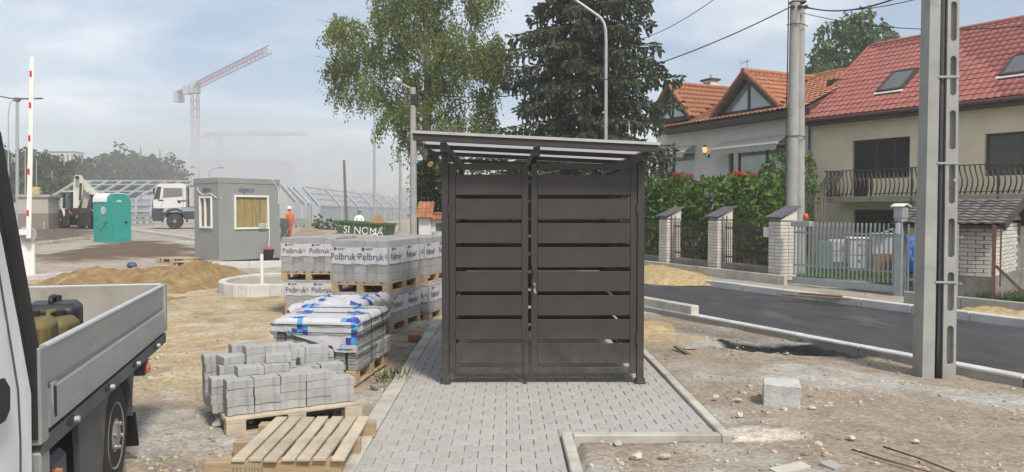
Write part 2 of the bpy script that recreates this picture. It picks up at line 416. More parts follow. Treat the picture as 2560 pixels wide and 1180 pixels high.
def ground_at(x, y):
    """height and colour of the ground"""
    ro = road_offset(x, y) if (-26 < x < 14 and -4 < y < 36) else (99 if x > 0 else -99)
    h = terrain(x, y); near = y < 30
    n1 = fbm(x, y, .55); n2 = fbm(x + 31, y - 12, 1.7)
    base = Vector((.31, .256, .192)); grey = Vector((.41, .395, .355)); pale = Vector((.58, .52, .44)); yel = Vector((.44, .335, .185)); soil = Vector((.135, .098, .070))
    c = base.copy()
    if ro < 0 or ro > 50:
        if x > 1.2 or x > -1.0:
            c = c.lerp(grey, .85 * sstep(.0, .45, n1 + .05 + .6 * math.exp(-((x - 3.2) ** 2 / 1.8 + (y - 8.0) ** 2 / .8))))
            c = c.lerp(Vector((.27, .215, .15)), .4 * sstep(.25, .6, n2))
            c = c.lerp(pale, sstep(.1, .4, 1.3 - math.hypot((x - 1.98) / .42, (y - 5.95) / .17) + n2 * .3))
            c = c.lerp(Vector((.45, .34, .17)), .7 * sstep(.3, .8, 1.2 - math.hypot((x - 2.0) / .7, (y - 10.6) / .9) + n2 * .4))
        else:
            wy = sstep(6.4, 8.2, y + n1 * .8) * sstep(24, 17, y + n1 * 2) * sstep(-1.5, -2.8, x + n2 * .3)
            c = c.lerp(grey, .7 * sstep(-.1, .4, n1)); c = c.lerp(yel, wy * (.62 + .38 * sstep(-.3, .35, n2)))
            c = c.lerp(Vector((.37, .32, .25)), sstep(18, 23, y) * (.7 + .3 * n1))
            c = c.lerp(Vector((.46, .43, .37)), .6 * sstep(.1, .5, n2))
            c = c.lerp(Vector((.22, .185, .14)), .55 * sstep(.28, .6, fbm(x - 9, y + 4, .9)))
        jx, jy = x + n2 * .8, y + n1 * 1.2
        if y > 20 and y < 70:
            for bed in (BED1, BED2):
                if inside(bed, jx, jy): c = soil * (1 + .35 * n2); h += .10 + .04 * n2
        h += -.065 * sstep(-2.0, -.25, ro) if near and x > -1 else 0
        q = math.hypot((x - PIT[0][0]) / PIT[1], (y - PIT[0][1]) / PIT[2])
        qq = 1.25 - q + .35 * n2
        if near and qq > 0:
            h += -.07 * sstep(0, .6, qq) + .03 * math.exp(-((q - 1.35) / .25) ** 2)
            c = c.lerp(Vector((.022, .021, .021)), sstep(.12, .34, qq + .45 * n2))
    elif ro > ROADW:
        h += -.06 + .16 * sstep(.12, .5, ro - ROADW); c = c.lerp(grey, .5 + .5 * n1)
        c = c.lerp(Vector((.045, .085, .022)), sstep(2.9, 3.3, ro - ROADW + .3 * n2) if True else 0)
    else:
        h -= .05
    if near and not (0 < ro < ROADW):
        h += .016 * n2 + .02 * n1 + .007 * NZ(Vector((x * 9, y * 9, 0)))
        if x < -1.15: h += .02 * n1
    if inpad(x, y, .03): h = -.10
    elif near and ro < 0: 
        e = min(abs(x + 1.14) if y < 10.9 else 9, abs(x - 1.69) if 5.7 < y < 10.9 else 9)
        h -= .03 * sstep(.5, 0, e)
        h = min(h, -.005) if e < .6 else h
    return h, c
def axis(lo, hi, mid0, mid1, fine, grow):
    o = []; t = mid0
    while t < mid1: o.append(t); t += fine
    st = fine; a = mid1; b = mid0 - fine
    while a < hi: o.append(a); st *= grow; a += st
    o.append(hi); st = fine
    while b > lo: o.append(b); st *= grow; b -= st
    o.append(lo)
    return sorted(o)
XS = axis(-900, 900, -4.6, 6.4, .062, 1.05)
YS = axis(-40, 2200, 4.2, 10.5, .062, 1.02)
vs = []; cs = []
for y in YS:
    for x in XS:
        h, c = ground_at(x, y); vs.append((x, y, h)); cs.append((c.x, c.y, c.z, 1.0))
nx = len(XS)
fs = [(j * nx + i, j * nx + i + 1, (j + 1) * nx + i + 1, (j + 1) * nx + i) for j in range(len(YS) - 1) for i in range(nx - 1)]
me = bpy.data.meshes.new('ground'); me.from_pydata(vs, [], fs)
at = me.color_attributes.new('soil', 'FLOAT_COLOR', 'POINT')
at.data.foreach_set('color', [k for c in cs for k in c])
me.polygons.foreach_set('use_smooth', [True] * len(fs))
def ground_mat():
    m = bpy.data.materials.new('bare_ground'); m.use_nodes = True; t = m.node_tree; b = t.nodes['Principled BSDF']; L = t.links.new
    N = t.nodes.new
    b.inputs['Roughness'].default_value = .95; b.inputs['Specular IOR Level'].default_value = .2
    a = N('ShaderNodeAttribute'); a.attribute_name = 'soil'; g = N('ShaderNodeNewGeometry')
    n1 = N('ShaderNodeTexNoise'); n1.inputs['Scale'].default_value = 3.2; n1.inputs['Detail'].default_value = 10; n1.inputs['Roughness'].default_value = .7; L(g.outputs['Position'], n1.inputs['Vector'])
    r1 = N('ShaderNodeMapRange'); r1.inputs['From Min'].default_value = .3; r1.inputs['From Max'].default_value = .7; r1.inputs['To Min'].default_value = .74; r1.inputs['To Max'].default_value = 1.22; L(n1.outputs[0], r1.inputs['Value'])
    n2 = N('ShaderNodeTexVoronoi'); n2.inputs['Scale'].default_value = 38; L(g.outputs['Position'], n2.inputs['Vector'])
    r2 = N('ShaderNodeMapRange'); r2.inputs['From Min'].default_value = .0; r2.inputs['From Max'].default_value = 1; r2.inputs['To Min'].default_value = .78; r2.inputs['To Max'].default_value = 1.26
    sp = N('ShaderNodeSeparateColor'); L(n2.outputs['Color'], sp.inputs[0]); L(sp.outputs[0], r2.inputs['Value'])
    mu = N('ShaderNodeMath'); mu.operation = 'MULTIPLY'; L(r1.outputs[0], mu.inputs[0]); L(r2.outputs[0], mu.inputs[1])
    vm = N('ShaderNodeVectorMath'); vm.operation = 'SCALE'; L(a.outputs['Color'], vm.inputs[0]); L(mu.outputs[0], vm.inputs['Scale'])
    L(vm.outputs[0], b.inputs['Base Color'])
    n3 = N('ShaderNodeTexNoise'); n3.inputs['Scale'].default_value = 28; n3.inputs['Detail'].default_value = 8; n3.inputs['Roughness'].default_value = .75; L(g.outputs['Position'], n3.inputs['Vector'])
    bp = N('ShaderNodeBump'); bp.inputs['Strength'].default_value = .6; bp.inputs['Distance'].default_value = .02; L(n3.outputs[0], bp.inputs['Height']); L(bp.outputs[0], b.inputs['Normal'])
    return m
me.materials.append(ground_mat())
ground = bpy.data.objects.new('ground', me); COL.objects.link(ground); ground['kind'] = 'structure'

# road: asphalt sheet between the kerbs
K['asphalt'] = mat('fresh_asphalt', (.054, .053, .054), .75, var=.25, scale=2.4, bump=.7, bscale=90, col2=(.115, .106, .092), f2=.60, s2=1.3, coord='World', stretch=(1, .42, 1))
b = MB()
NX = 10
rows = []
for p, n in zip(NEARL, NRM):
    rows.append([p + n * (.005 + (ROADW - .01) * k / NX) + Vector((0, 0, terrain(p.x, p.y) + .0 + .03 * math.sin(PI * k / NX))) for k in range(NX + 1)])
b.add([p for r_ in rows for p in r_], [(i * (NX + 1) + k, i * (NX + 1) + k + 1, (i + 1) * (NX + 1) + k + 1, (i + 1) * (NX + 1) + k) for i in range(len(rows) - 1) for k in range(NX)])
road = tag(b.build('road', K['asphalt'], smooth=True), kind='structure')
# wheel-rolled joint lines in the asphalt
K['seam'] = mat('asphalt_seam', (.10, .10, .10), .8, var=.3, scale=5)
b = MB()
for off, w in ((1.62, .035), (2.35, .02)):
    L1 = [p + n * off for p, n in zip(NEARL, NRM)]; 
    vs = []
    for p, n in zip(L1, NRM):
        zz_ = terrain(p.x, p.y) + .03 * math.sin(PI * off / ROADW) + .004
        vs += [p + Vector((0, 0, zz_)), p + n * w + Vector((0, 0, zz_))]
    b.add(vs, [(2 * i, 2 * i + 1, 2 * i + 3, 2 * i + 2) for i in range(len(L1) - 1)])
tag(b.build('road_seam', K['seam'], parent=road), kind='structure')

def kerb_run(name, line, nrm, side, w, ztop, zbot, m, jit=.004, skip=(), cap=None):
    root = bpy.data.objects.new(name, None); COL.objects.link(root); root['kind'] = 'structure'
    me0 = MB().box((0, 0, (ztop + zbot) / 2), (.992, w, ztop - zbot), ch=.012).mesh('kerb_stone', m)
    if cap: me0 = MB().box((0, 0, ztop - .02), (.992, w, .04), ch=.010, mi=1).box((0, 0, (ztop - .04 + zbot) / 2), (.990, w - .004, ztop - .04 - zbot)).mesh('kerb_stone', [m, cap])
    for i in range(len(line) - 1):
        if i in skip: continue
        p, q = line[i], line[i + 1]; d = (q - p); a = math.atan2(d.y, d.x); c = (p + q) / 2 + nrm[i] * (side * w / 2)
        M = Matrix.Translation(c + Vector((0, 0, terrain(c.x, c.y) + random.uniform(-jit, jit)))) @ Matrix.Rotation(a + random.uniform(-.004, .004), 4, 'Z') @ Matrix.Diagonal((d.length, 1, 1, 1))
        put('kerb_stone', me0, root, M)
    return root
K['kerb_near'] = mat('shaded_dusty_kerb_concrete', (.31, .305, .29), .85, var=.14, scale=5, bump=.25, bscale=90, rnd=.05, col2=(.30, .28, .25), f2=.55, s2=2.2, coord='World')  # darker tone puts the back face's shade into the colour, along with dirt
vis = [i for i, p in enumerate(NEARL)]
kerb_run('kerb', NEARL[:34], NRM, -1, .15, .035, -.30, K['kerb_near'], cap=K['kerb_white'])  # pale cap paints the sunlit top, darker body the shaded, dirty back
kerb_run('kerb', FARL[:34], NRM, 1, .15, .135, -.2, K['kerb_white'])
# low kerb edging the far walkway, in front of the garden walls
FENCE_A, FENCE_B = G(1600, 690, .1), G(1925, 712, .1)

# kerb beside the paved pad
lk = [Vector((-1.0 + .004 * math.sin(k * 1.3), 3.0 + k * 1.0, 0)) for k in range(13)]
kerb_run('kerb', lk, [Vector((1, 0, 0))] * 13, -1, .142, .012, -.2, K['kerb'], jit=.006)
def edging(name, pts):
    root = bpy.data.objects.new(name, None); COL.objects.link(root); root['kind'] = 'structure'
    me0 = MB().box((0, 0, -.08), (.994, .08, .23), ch=.008).mesh('edging_stone', K['kerb'])
    for a_, b_ in pts:
        a_, b_ = Vector(a_), Vector(b_); d = b_ - a_; n = max(1, round(d.length)); 
        for k in range(n):
            c = a_ + d * ((k + .5) / n)
            put('edging_stone', me0, root, Matrix.Translation(c + Vector((0, 0, random.uniform(-.003, .003)))) @ Matrix.Rotation(math.atan2(d.y, d.x) + random.uniform(-.003, .003), 4, 'Z') @ Matrix.Diagonal((d.length / n, 1, 1, 1)))
    return root
edging('edging', [((1.645, 5.775, 0), (1.645, 10.9, 0)), ((.495, 5.815, 0), (1.603, 5.815, 0)), ((.452, 3.0, 0), (.452, 5.86, 0))])

# pavers: interlocking dog-bone blocks in half-bond rows
def dogbone(L=.2, w0=.083, w1=.058, h=.08, gap=.0022, ch=.004, half=False):
    x0, x1, x2 = L / 2 - gap, .062, .040
    if half: up = [(gap, w1 - gap), (x2, w1 - gap), (x1, w0 - gap), (x0, w0 - gap)]; poly = up + [(x, -y) for x, y in up[::-1]]
    else:
        r = [(x2, w1 - gap), (x1, w0 - gap), (x0, w0 - gap)]
        poly = [(-x, y) for x, y in r[::-1]] + r; poly = poly + [(-x, -y) for x, y in poly]
    n = len(poly); b = MB()
    cx = sum(p[0] for p in poly) / n
    inn = [(cx + (x - cx) * (1 - ch / (abs(x - cx) + 1e-6) if abs(x - cx) > ch else 0), y - math.copysign(ch, y)) for x, y in poly]
    b.add([(x, y, 0) for x, y in inn] + [(x, y, -ch) for x, y in poly] + [(x, y, -h) for x, y in poly],
          [tuple(range(n))[::-1]] + [(i, (i + 1) % n, n + (i + 1) % n, n + i) for i in range(n)] + [(n + i, n + (i + 1) % n, 2 * n + (i + 1) % n, 2 * n + i) for i in range(n)])
    return b
def fixmesh(me):
    bm = bmesh.new(); bm.from_mesh(me); bmesh.ops.recalc_face_normals(bm, faces=bm.faces); bm.to_mesh(me); bm.free(); return me
ME_PAV = fixmesh(dogbone().mesh('paver', K['paver'])); ME_HALF = fixmesh(dogbone(half=True).mesh('paver', K['paver']))
pad = bpy.data.objects.new('pavement', None); COL.objects.link(pad); pad['kind'] = 'structure'
Ts, Hs = [], []
y = 4.30; r_ = 0
while y < 10.75:
    x1 = 1.60 if y > 5.90 else .41
    off = (r_ % 2) * .1; x = -1.0 + off
    jit = lambda: Matrix.Translation((0, 0, random.uniform(-.0022, .0022))) @ Matrix.Rotation(random.uniform(-.006, .006), 4, (random.random() - .5, random.random() - .5, .3 * random.random()))
    if off: Hs.append(Matrix.Translation((-1.0, y, 0)) @ jit())
    while x + .2 <= x1 + .012: Ts.append(Matrix.Translation((x + .1, y, 0)) @ jit()); x += .2
    if x1 - x > .08: Hs.append(Matrix.Translation((x + .1, y, 0)) @ Matrix.Rotation(PI, 4, 'Z') @ jit())
    y += .1412; r_ += 1
pieces('paver', ME_PAV, pad, Ts, 262); pieces('paver', ME_HALF, pad, Hs, 36)
# sand bed under the pavers, shows in the joints
bd = MB().quad((-1.0, 3.0, -.012), (.41, 3.0, -.012), (.41, 5.85, -.012), (-1.0, 5.85, -.012)).quad((-1.0, 5.85, -.012), (1.6, 5.85, -.012), (1.6, 10.85, -.012), (-1.0, 10.85, -.012))
K['joint'] = mat('joint_sand', (.27, .255, .22), .95, var=.2, scale=30, coord='World')
tag(bd.build('joint_sand', K['joint'], parent=pad), kind='stuff')

# haze over the whole place
hz = MB().box((-60, 220, 24.5), (560, 470, 52)).build('haze', [], fixn=False)
hz['kind'] = 'stuff'
hm = bpy.data.materials.new('haze'); hm.use_nodes = True; t = hm.node_tree
t.nodes.remove(t.nodes['Principled BSDF']); vn = t.nodes.new('ShaderNodeVolumePrincipled')
vn.inputs['Color'].default_value = (.99, .995, 1.0, 1); vn.inputs['Density'].default_value = .0016; vn.inputs['Anisotropy'].default_value = .2
t.links.new(vn.outputs[0], t.nodes['Material Output'].inputs['Volume'])
hz.data.materials.clear(); hz.data.materials.append(hm)

# drifting smoke over the far site
sm = bpy.data.materials.new('smoke'); sm.use_nodes = True; t = sm.node_tree
t.nodes.remove(t.nodes['Principled BSDF']); vn = t.nodes.new('ShaderNodeVolumePrincipled')
vn.inputs['Color'].default_value = (.97, .99, .985, 1); vn.inputs['Density'].default_value = .010; vn.inputs['Anisotropy'].default_value = .2
t.links.new(vn.outputs[0], t.nodes['Material Output'].inputs['Volume'])
for (u, v, Y, rx, ry, rz) in ((760, 500, 150, 34, 34, 13), (640, 470, 165, 30, 30, 17), (900, 500, 135, 30, 28, 10), (455, 455, 100, 12, 14, 9), (470, 470, 150, 22, 26, 13), (1010, 500, 120, 26, 22, 8)):
    bm = bmesh.new(); bmesh.ops.create_icosphere(bm, subdivisions=4, radius=1)
    for q in bm.verts: q.co = Vector((q.co.x * rx, q.co.y * ry, q.co.z * rz))
    me_ = bpy.data.meshes.new('smoke'); bm.to_mesh(me_); bm.free(); me_.materials.append(sm)
    o = put('smoke', me_); o.location = P(u, v, Y); o['kind'] = 'stuff'
# ------------------------------------------------------------------ the dark slatted bin shelter
SY = 7.68
sh = thing('bin_shelter', 'large dark brown slatted metal shelter with sloping roof standing on the grey paved pad', 'shelter', (.36, SY, 0))
def SB(): return MB()
X0, X1, YB = -.598, 1.315, 10.42           # post centre lines, back row
def roofz(x): return 2.437 - .0477 * (x + .878)
def sb(name, mb, m=K['dark_metal'], par=sh, **k): return mb.build(name, m, par, world=(par is sh), **k)
for x in (X0, X1):
    for y in (SY, YB):
        b = MB().box((x, y, (roofz(x) - .16) / 2), (.068, .068, roofz(x) - .16), ch=.004)
        p = sb('post', b)
        b = MB().box((0, 0, 0), (.105, .105, .012))
        f = b.build('foot_plate', K['dark_metal'], p); f.location = p.matrix_basis.translation
        f.matrix_basis = Matrix.Translation(Vector((x, y, .012)) - sh.matrix_basis.translation)
        for sx in (-1, 1):
            f = MB().cyl((sx * .043, 0, .018), (sx * .043, 0, .05), .009, n=6).build('anchor_bolt', K['dark_metal'], p); f.matrix_basis = Matrix.Translation(Vector((x, y, 0)) - sh.matrix_basis.translation)
# roof: purlins across, rafters along the depth, smoky translucent sheet, pale edge strip
for i, y in enumerate((7.42, 8.4, 9.4, 10.6)):
    h = .075 if i == 0 else .046; dz = .0375 if i == 0 else .05
    a, c = Vector((-.878, y, roofz(-.878) - dz)), Vector((1.43, y, roofz(1.43) - dz))
    sb('purlin', MB().bar(a, c, .05, h, ch=.003))
for x in (X0, .29, X1):
    z = roofz(x) - .118
    sb('rafter', MB().bar((x, 7.45, z), (x, 10.58, z), .06, .085, ch=.003))
K['smoky'] = mat('smoky_roof_sheet', (.42, .405, .43), .5, var=.04)
_t = K['smoky'].node_tree; _b = _t.nodes['Principled BSDF']; _tr = _t.nodes.new('ShaderNodeBsdfTranslucent'); _tr.inputs[0].default_value = (.40, .39, .40, 1)
_m = _t.nodes.new('ShaderNodeMixShader'); _m.inputs[0].default_value = .85; _t.links.new(_b.outputs[0], _m.inputs[1]); _t.links.new(_tr.outputs[0], _m.inputs[2]); _t.links.new(_m.outputs[0], _t.nodes['Material Output'].inputs[0])
for (xa, xb) in ((-.88, .29), (.294, 1.435)):
    b = MB().quad((xa, 7.39, roofz(xa) + .006), (xb, 7.39, roofz(xb) + .006), (xb, 10.65, roofz(xb) + .006), (xa, 10.65, roofz(xa) + .006))
    sb('roof_sheet', b, K['smoky'])
sb('edge_strip', MB().bar((-.895, 7.384, roofz(-.895) + .004), (1.447, 7.384, roofz(1.447) + .004), .012, .026), K['edge_metal'])
for x in (-.892, 1.444):
    sb('edge_strip', MB().bar((x, 7.40, roofz(x) + .004), (x, 10.64, roofz(x) + .004), .012, .026), K['edge_metal'])
ZT = [2.053 - .2363 * i for i in range(8)]
def slat_wall(par, pa, pb, name='slat', proud=0.0):
    pa, pb = Vector(pa), Vector(pb); d = pb - pa; off = sh.matrix_basis.translation
    me = MB().box((0, 0, -.09925), (d.length, .018, .1985), ch=.003).mesh(name, K['dark_metal'])
    for zt in ZT:
        M = Matrix.Translation((pa + pb) / 2 + Vector((0, 0, zt)) - off) @ Matrix.Rotation(math.atan2(d.y, d.x), 4, 'Z')
        put(name, me, par, M)
# door leaves
for (xa, xb) in ((-.560, .2135), (.2415, 1.276)):
    b = MB()
    for x in (xa + .031, xb - .031): b.box((x, SY, 1.13), (.062, .045, 2.06), ch=.003)
    for z in (2.130, .13): b.box(((xa + xb) / 2, SY, z), (xb - xa - .125, .044, .06), ch=.003)
    d = sb('door', b)
    slat_wall(d, (xa + .064, SY - .012, 0), (xb - .064, SY - .012, 0))
    hx = xa - .002 if xa < 0 else xb + .002
    for z in (.45, 1.72):
        h = MB().cyl((hx, SY - .03, z - .05), (hx, SY - .03, z + .05), .011, n=8)
        sb('hinge', h).parent = d
        bpy.context.view_layer.update()
    if xa > 0:
        b = MB()
        b.box((xa + .031, SY - .027, 1.07), (.05, .012, .20), ch=.003)
        b.cyl((xa + .031, SY - .03, 1.14), (xa + .031, SY - .075, 1.14), .011, n=10)
        b.cyl((xa + .031, SY - .07, 1.14), (xa + .031, SY - .09, 1.14), .026, n=14)
        o = b.build('handle', K['dark_metal'], d); o.matrix_basis = Matrix.Translation(-sh.matrix_basis.translation)
        K['brass'] = mat('brass_lock', (.55, .36, .16), .35, .9, var=.1)
        b = MB().cyl((xa + .033, SY - .034, .985), (xa + .033, SY - .052, .985), .013, n=12)
        o = b.build('lock', K['brass'], d); o.matrix_basis = Matrix.Translation(-sh.matrix_basis.translation)
        b = MB()
        b.box((xa + .033, SY - .062, .985), (.006, .025, .022)).tube([(xa + .033, SY - .068, .975), (xa + .026, SY - .07, .955), (xa + .033, SY - .072, .94), (xa + .041, SY - .07, .955), (xa + .034, SY - .068, .975)], .0018, 5)
        b.bar((xa + .034, SY - .07, .945), (xa + .046, SY - .07, .895), .012, .003, up=(0, 1, 0)).bar((xa + .030, SY - .073, .945), (xa + .030, SY - .073, .905), .010, .003, up=(0, 1, 0))
        o = b.build('key', K['steel'], d); o.matrix_basis = Matrix.Translation(-sh.matrix_basis.translation)
    else:
        b = MB().cyl((xb - .035, SY - .028, .02), (xb - .035, SY - .028, .45), .0085, n=8).box((xb - .035, SY - .028, .012), (.03, .03, .02))
        o = b.build('drop_bolt', K['dark_metal'], d); o.matrix_basis = Matrix.Translation(-sh.matrix_basis.translation)
for c in sh.children:
    if c.name.startswith('hinge'): pass
# side walls and back wall, each a frame with slats
for (pa, pb) in (((X0, SY + .05, 0), (X0, YB - .05, 0)), ((X1, SY + .05, 0), (X1, YB - .05, 0)), ((X0 + .05, YB, 0), (X1 - .05, YB, 0))):
    b = MB()
    A, B_ = Vector(pa), Vector(pb)
    for z in (2.13, .13): b.bar(A + Vector((0, 0, z)), B_ + Vector((0, 0, z)), .04, .06)
    for q in (A, (A + B_) / 2, B_): b.box((q.x, q.y, 1.13), (.045, .045, 1.94))
    w = sb('wall_frame', b); slat_wall(w, pa, pb)
# ------------------------------------------------------------------ pallets, packs of pavers, loose pile
def pallet(label, loc, rz, L=1.2, W=.8, m=None, group='wooden pallets', top=7, axis_x=True):
    """long side along local x (W deep): boards on three skids"""
    m = m or K['wood']
    t = thing('wooden_pallet', label, 'pallet', loc, rz, group)
    bm_ = MB().box((0, 0, 0), (L, .098, .022), ch=.003).mesh('board', m)
    for k in range(top):
        y = -W / 2 + .05 + (W - .1) * k / (top - 1)
        put('board', bm_, t, Matrix.Translation((0, y, .133)) @ Matrix.Rotation(random.uniform(-.008, .008), 4, 'Z'))
    cb = MB().box((0, 0, 0), (.145, W, .022), ch=.003).mesh('cross_board', m)
    for x in (-L / 2 + .0725, 0, L / 2 - .0725): put('cross_board', cb, t, Matrix.Translation((x, 0, .111)))
    bl = MB().box((0, 0, 0), (.145, .1, .078), ch=.004).mesh('block', m)
    for x in (-L / 2 + .0725, 0, L / 2 - .0725):
        for y in (-W / 2 + .05, 0, W / 2 - .05): put('block', bl, t, Matrix.Translation((x, y, .061)))
    sk = MB().box((0, 0, 0), (L, .1, .022), ch=.003).mesh('skid', m)
    for y in (-W / 2 + .05, 0, W / 2 - .05): put('skid', sk, t, Matrix.Translation((0, y, .011)))
    return t
LOGO = 'Polbruk'
def swirl(par, M, r, m):
    b = MB(); pts = []
    for k in range(13):
        a = 2 * PI * k / 16 + .6; pts.append((r * math.cos(a), r * math.sin(a), 0))
    b.tube(pts, [r * (.08 + .22 * k / 12) for k in range(13)], 5)
    o = b.build('logo', m, par); o.matrix_basis = M @ Matrix.Diagonal((1, 1, .05, 1)); return o
def label_band(t, w, d, z0, z1, front=True, right=True, fwords=2, swords=2, proud=.012, left=None, size=None):
    """printed white film band round the pack with the maker's word on it"""
    h = z1 - z0; size = size or h * .56; zc = (z0 + z1) / 2
    for key, on in (('front', front), ('right', right)):
        if not on: continue
        b = MB(); n = 14; L = w if key == 'front' else d
        for k in range(n + 1):
            s = -L / 2 + L * k / n; e = proud + .003 * math.sin(k * 2.1)
            if key == 'front': b.v += [Vector((s, -d / 2 - e, z0 + .006 * math.sin(k * 1.3))), Vector((s, -d / 2 - e, z1 + .005 * math.sin(k * .9)))]
            else: b.v += [Vector((w / 2 + e, s, z0 + .006 * math.sin(k * 1.7))), Vector((w / 2 + e, s, z1 + .005 * math.sin(k)))]
        b.f = [[2 * k, 2 * k + 2, 2 * k + 3, 2 * k + 1] for k in range(n)]; b.m = [0] * n
        band = b.build('label', K['label'], t, fixn=False)
        nw = fwords if key == 'front' else swords
        for k in range(nw):
            s = -L / 2 + L * (k + .42) / nw
            o = (s, -d / 2 - proud - .006, zc - h * .07) if key == 'front' else (w / 2 + proud + .006, s, zc - h * .07)
            M = face_matrix(o, (1, 0, 0) if key == 'front' else (0, 1, 0), (0, 0, 1))
            text('lettering', LOGO, band, K['ink'], M, size, sx=.92, extrude=.0006)
            swirl(band, M @ Matrix.Translation((size * 1.78, size * .14, 0)), size * .17, K['ink'])
            b = MB().box((-size * .9, size * .85, 0), (size * .32, size * .28, .0006)).box((-size * .2, size * .9, 0), (size * .9, size * .05, .0006)).box((-size * .25, size * .78, 0), (size * .7, size * .04, .0006))
            o2 = b.build('print_mark', K['ink'], band); o2.matrix_basis = M
def pack(name, label, loc, rz, w, d, cell, nl, film=True, group='packs of pavers on pallets', gaps=False, jit=.004):
    """a block of pavers; only the pieces at its outside are built"""
    t = thing(name, label, 'paver pack', loc, rz, group)
    cx, cy, cz = cell; nx, ny = round(w / cx), round(d / cy)
    me = MB().box((0, 0, 0), (cx - .004, cy - .004, cz - .003), ch=.006).mesh('paver', K['paver_pack'])
    for k in range(nl):
        for i in range(nx):
            for j in range(ny):
                if 0 < i < nx - 1 and 0 < j < ny - 1 and k < nl - 1: continue
                back = 0
                if gaps and k < gaps and j == 0 and i % 2 == 1: back = .05
                if gaps and k < gaps and i == nx - 1 and j % 2 == 1: back = 0
                put('paver', me, t, Matrix.Translation((-w / 2 + (i + .5) * cx + random.uniform(-jit, jit), -d / 2 + (j + .5) * cy + back + random.uniform(-jit, jit), (k + .5) * cz)))
    if film:
        H = nl * cz; b = MB(); n = 12; e = .009
        ring = []
        for k in range(n): ring.append((-w / 2 - e + (w + 2 * e) * k / n, -d / 2 - e))
        for k in range(n): ring.append((w / 2 + e, -d / 2 - e + (d + 2 * e) * k / n))
        for k in range(n): ring.append((w / 2 + e - (w + 2 * e) * k / n, d / 2 + e))
        for k in range(n): ring.append((-w / 2 - e, d / 2 + e - (d + 2 * e) * k / n))
        m_ = len(ring); lv = 7
        b.v = [Vector((x + random.uniform(-.004, .004), y + random.uniform(-.004, .004), H * q / (lv - 1) * 1.004)) for q in range(lv) for x, y in ring]
        b.f = [[q * m_ + k, q * m_ + (k + 1) % m_, (q + 1) * m_ + (k + 1) % m_, (q + 1) * m_ + k] for q in range(lv - 1) for k in range(m_)]; b.m = [0] * len(b.f)
        b.build('stretch_film', K['film'], t, smooth=True, fixn=False)
    return t
def tarp(par, w, d, H, hx0, hx1, hy0, hy1, amp, seed, lift=None, res=.027, edge=None, printed=True):
    """printed sheet lying over a w x d top at height H, hanging hx/hy past the edges"""
    nx = int((w + hx0 + hx1) / res); ny = int((d + hy0 + hy1) / res); b = MB()
    for j in range(ny + 1):
        for i in range(nx + 1):
            x = -w / 2 - hx0 + (w + hx0 + hx1) * i / nx; y = -d / 2 - hy0 + (d + hy0 + hy1) * j / ny
            if edge: x, y = edge(x, y)
            ex = max(0, abs(x) - w / 2); ey = max(0, abs(y) - d / 2)
            n_ = NZ(Vector((x * 5 + seed, y * 5, seed))); n2_ = NZ(Vector((x * 13 + seed, y * 13, seed + 4)))
            px = max(-w / 2, min(w / 2, x)); py = max(-d / 2, min(d / 2, y))
            o = .012 + amp * (.5 + .5 * n_) + amp * .35 * n2_
            z = H - max(ex, ey) - .3 * min(ex, ey)
            if ex > 0: px += math.copysign(o + .12 * min(ex, ey), x)
            if ey > 0: py += math.copysign(o + .12 * min(ex, ey), y)
            if ex == 0 and ey == 0: z += o
            if lift: z += lift(x, y)
            b.v.append(Vector((px, py, z)))
    for j in range(ny):
        for i in range(nx):
            b.f.append([j * (nx + 1) + i, j * (nx + 1) + i + 1, (j + 1) * (nx + 1) + i + 1, (j + 1) * (nx + 1) + i])
            m_ = 0
            if printed:
                u_ = i // 2; v_ = j // 2; c = (u_ * 7 + v_ * 13 + seed) % 5
                band = ((u_ + v_ // 4) % 10)
                if band in (5, 6, 7) and (v_ % 9) in (1, 2, 3, 4, 5, 6):
                    if (band == 5 and v_ % 3 == 1) or (band == 6) or (band == 7 and v_ % 3 != 0): m_ = 1 if c < 3 else 2
            b.m.append(m_)
    return b.build('cover_sheet', [K['label'], K['navy'], K['cyan']], par, smooth=True, fixn=False)

# front strapped pack, partly covered
RZ = R(-7)
fp = thing('paver_pack', 'low pack of grey pavers under blue printed sheet, tied with dark green straps', 'paver pack', (-1.80, 8.17, .144), RZ, 'packs of pavers on pallets')
me = MB().box((0, 0, 0), (.0965, .215, .0575), ch=.006).mesh('paver', K['paver_pack'])
for k in range(8):
    for i in range(8):
        for j in range(5):
            if 0 < i < 7 and 0 < j < 4 and k < 7: continue
            e = .05 if (k < 3 and i == 7 and j > 2) else .02 if (k < 3 and i == 7) else 0
            put('paver', me, fp, Matrix.Translation((-.35 + i * .1 + e + random.uniform(-.004, .004), -.44 + j * .22 + random.uniform(-.004, .004) + (.06 if e > .03 and j == 4 else 0), .03 + k * .06)))
def edge1(x, y):
    if y < -.55: y = -.55 - (-.55 - y) * (.72 + .38 * math.sin(3.4 * x + .5) + (.35 if x < -.36 else 0) + (.25 if x > .2 else 0))
    return x, y
cv = tarp(fp, .81, 1.11, .482, .09, .13, .22, .04, .024, 3, edge=edge1)
for k, (y_, ss) in enumerate(((-.30, .085), (.02, .085), (.34, .085))):
    text('lettering', LOGO, cv, K['ink'], face_matrix((.44, y_, .435), (0, 1, 0), (0, 0, 1)), ss, sx=.9, extrude=.0006)
text('lettering', 'ruk', cv, K['ink'], face_matrix((-.34, -.595, .34), (1, 0, 0), (0, 0, 1)), .085, extrude=.0006)
swirl(cv, face_matrix((.30, -.60, .245), (1, 0, 0), (0, 0, 1)), .026, K['cyan']); swirl(cv, face_matrix((-.24, -.60, .37), (1, 0, 0), (0, 0, 1)), .024, K['cyan'])
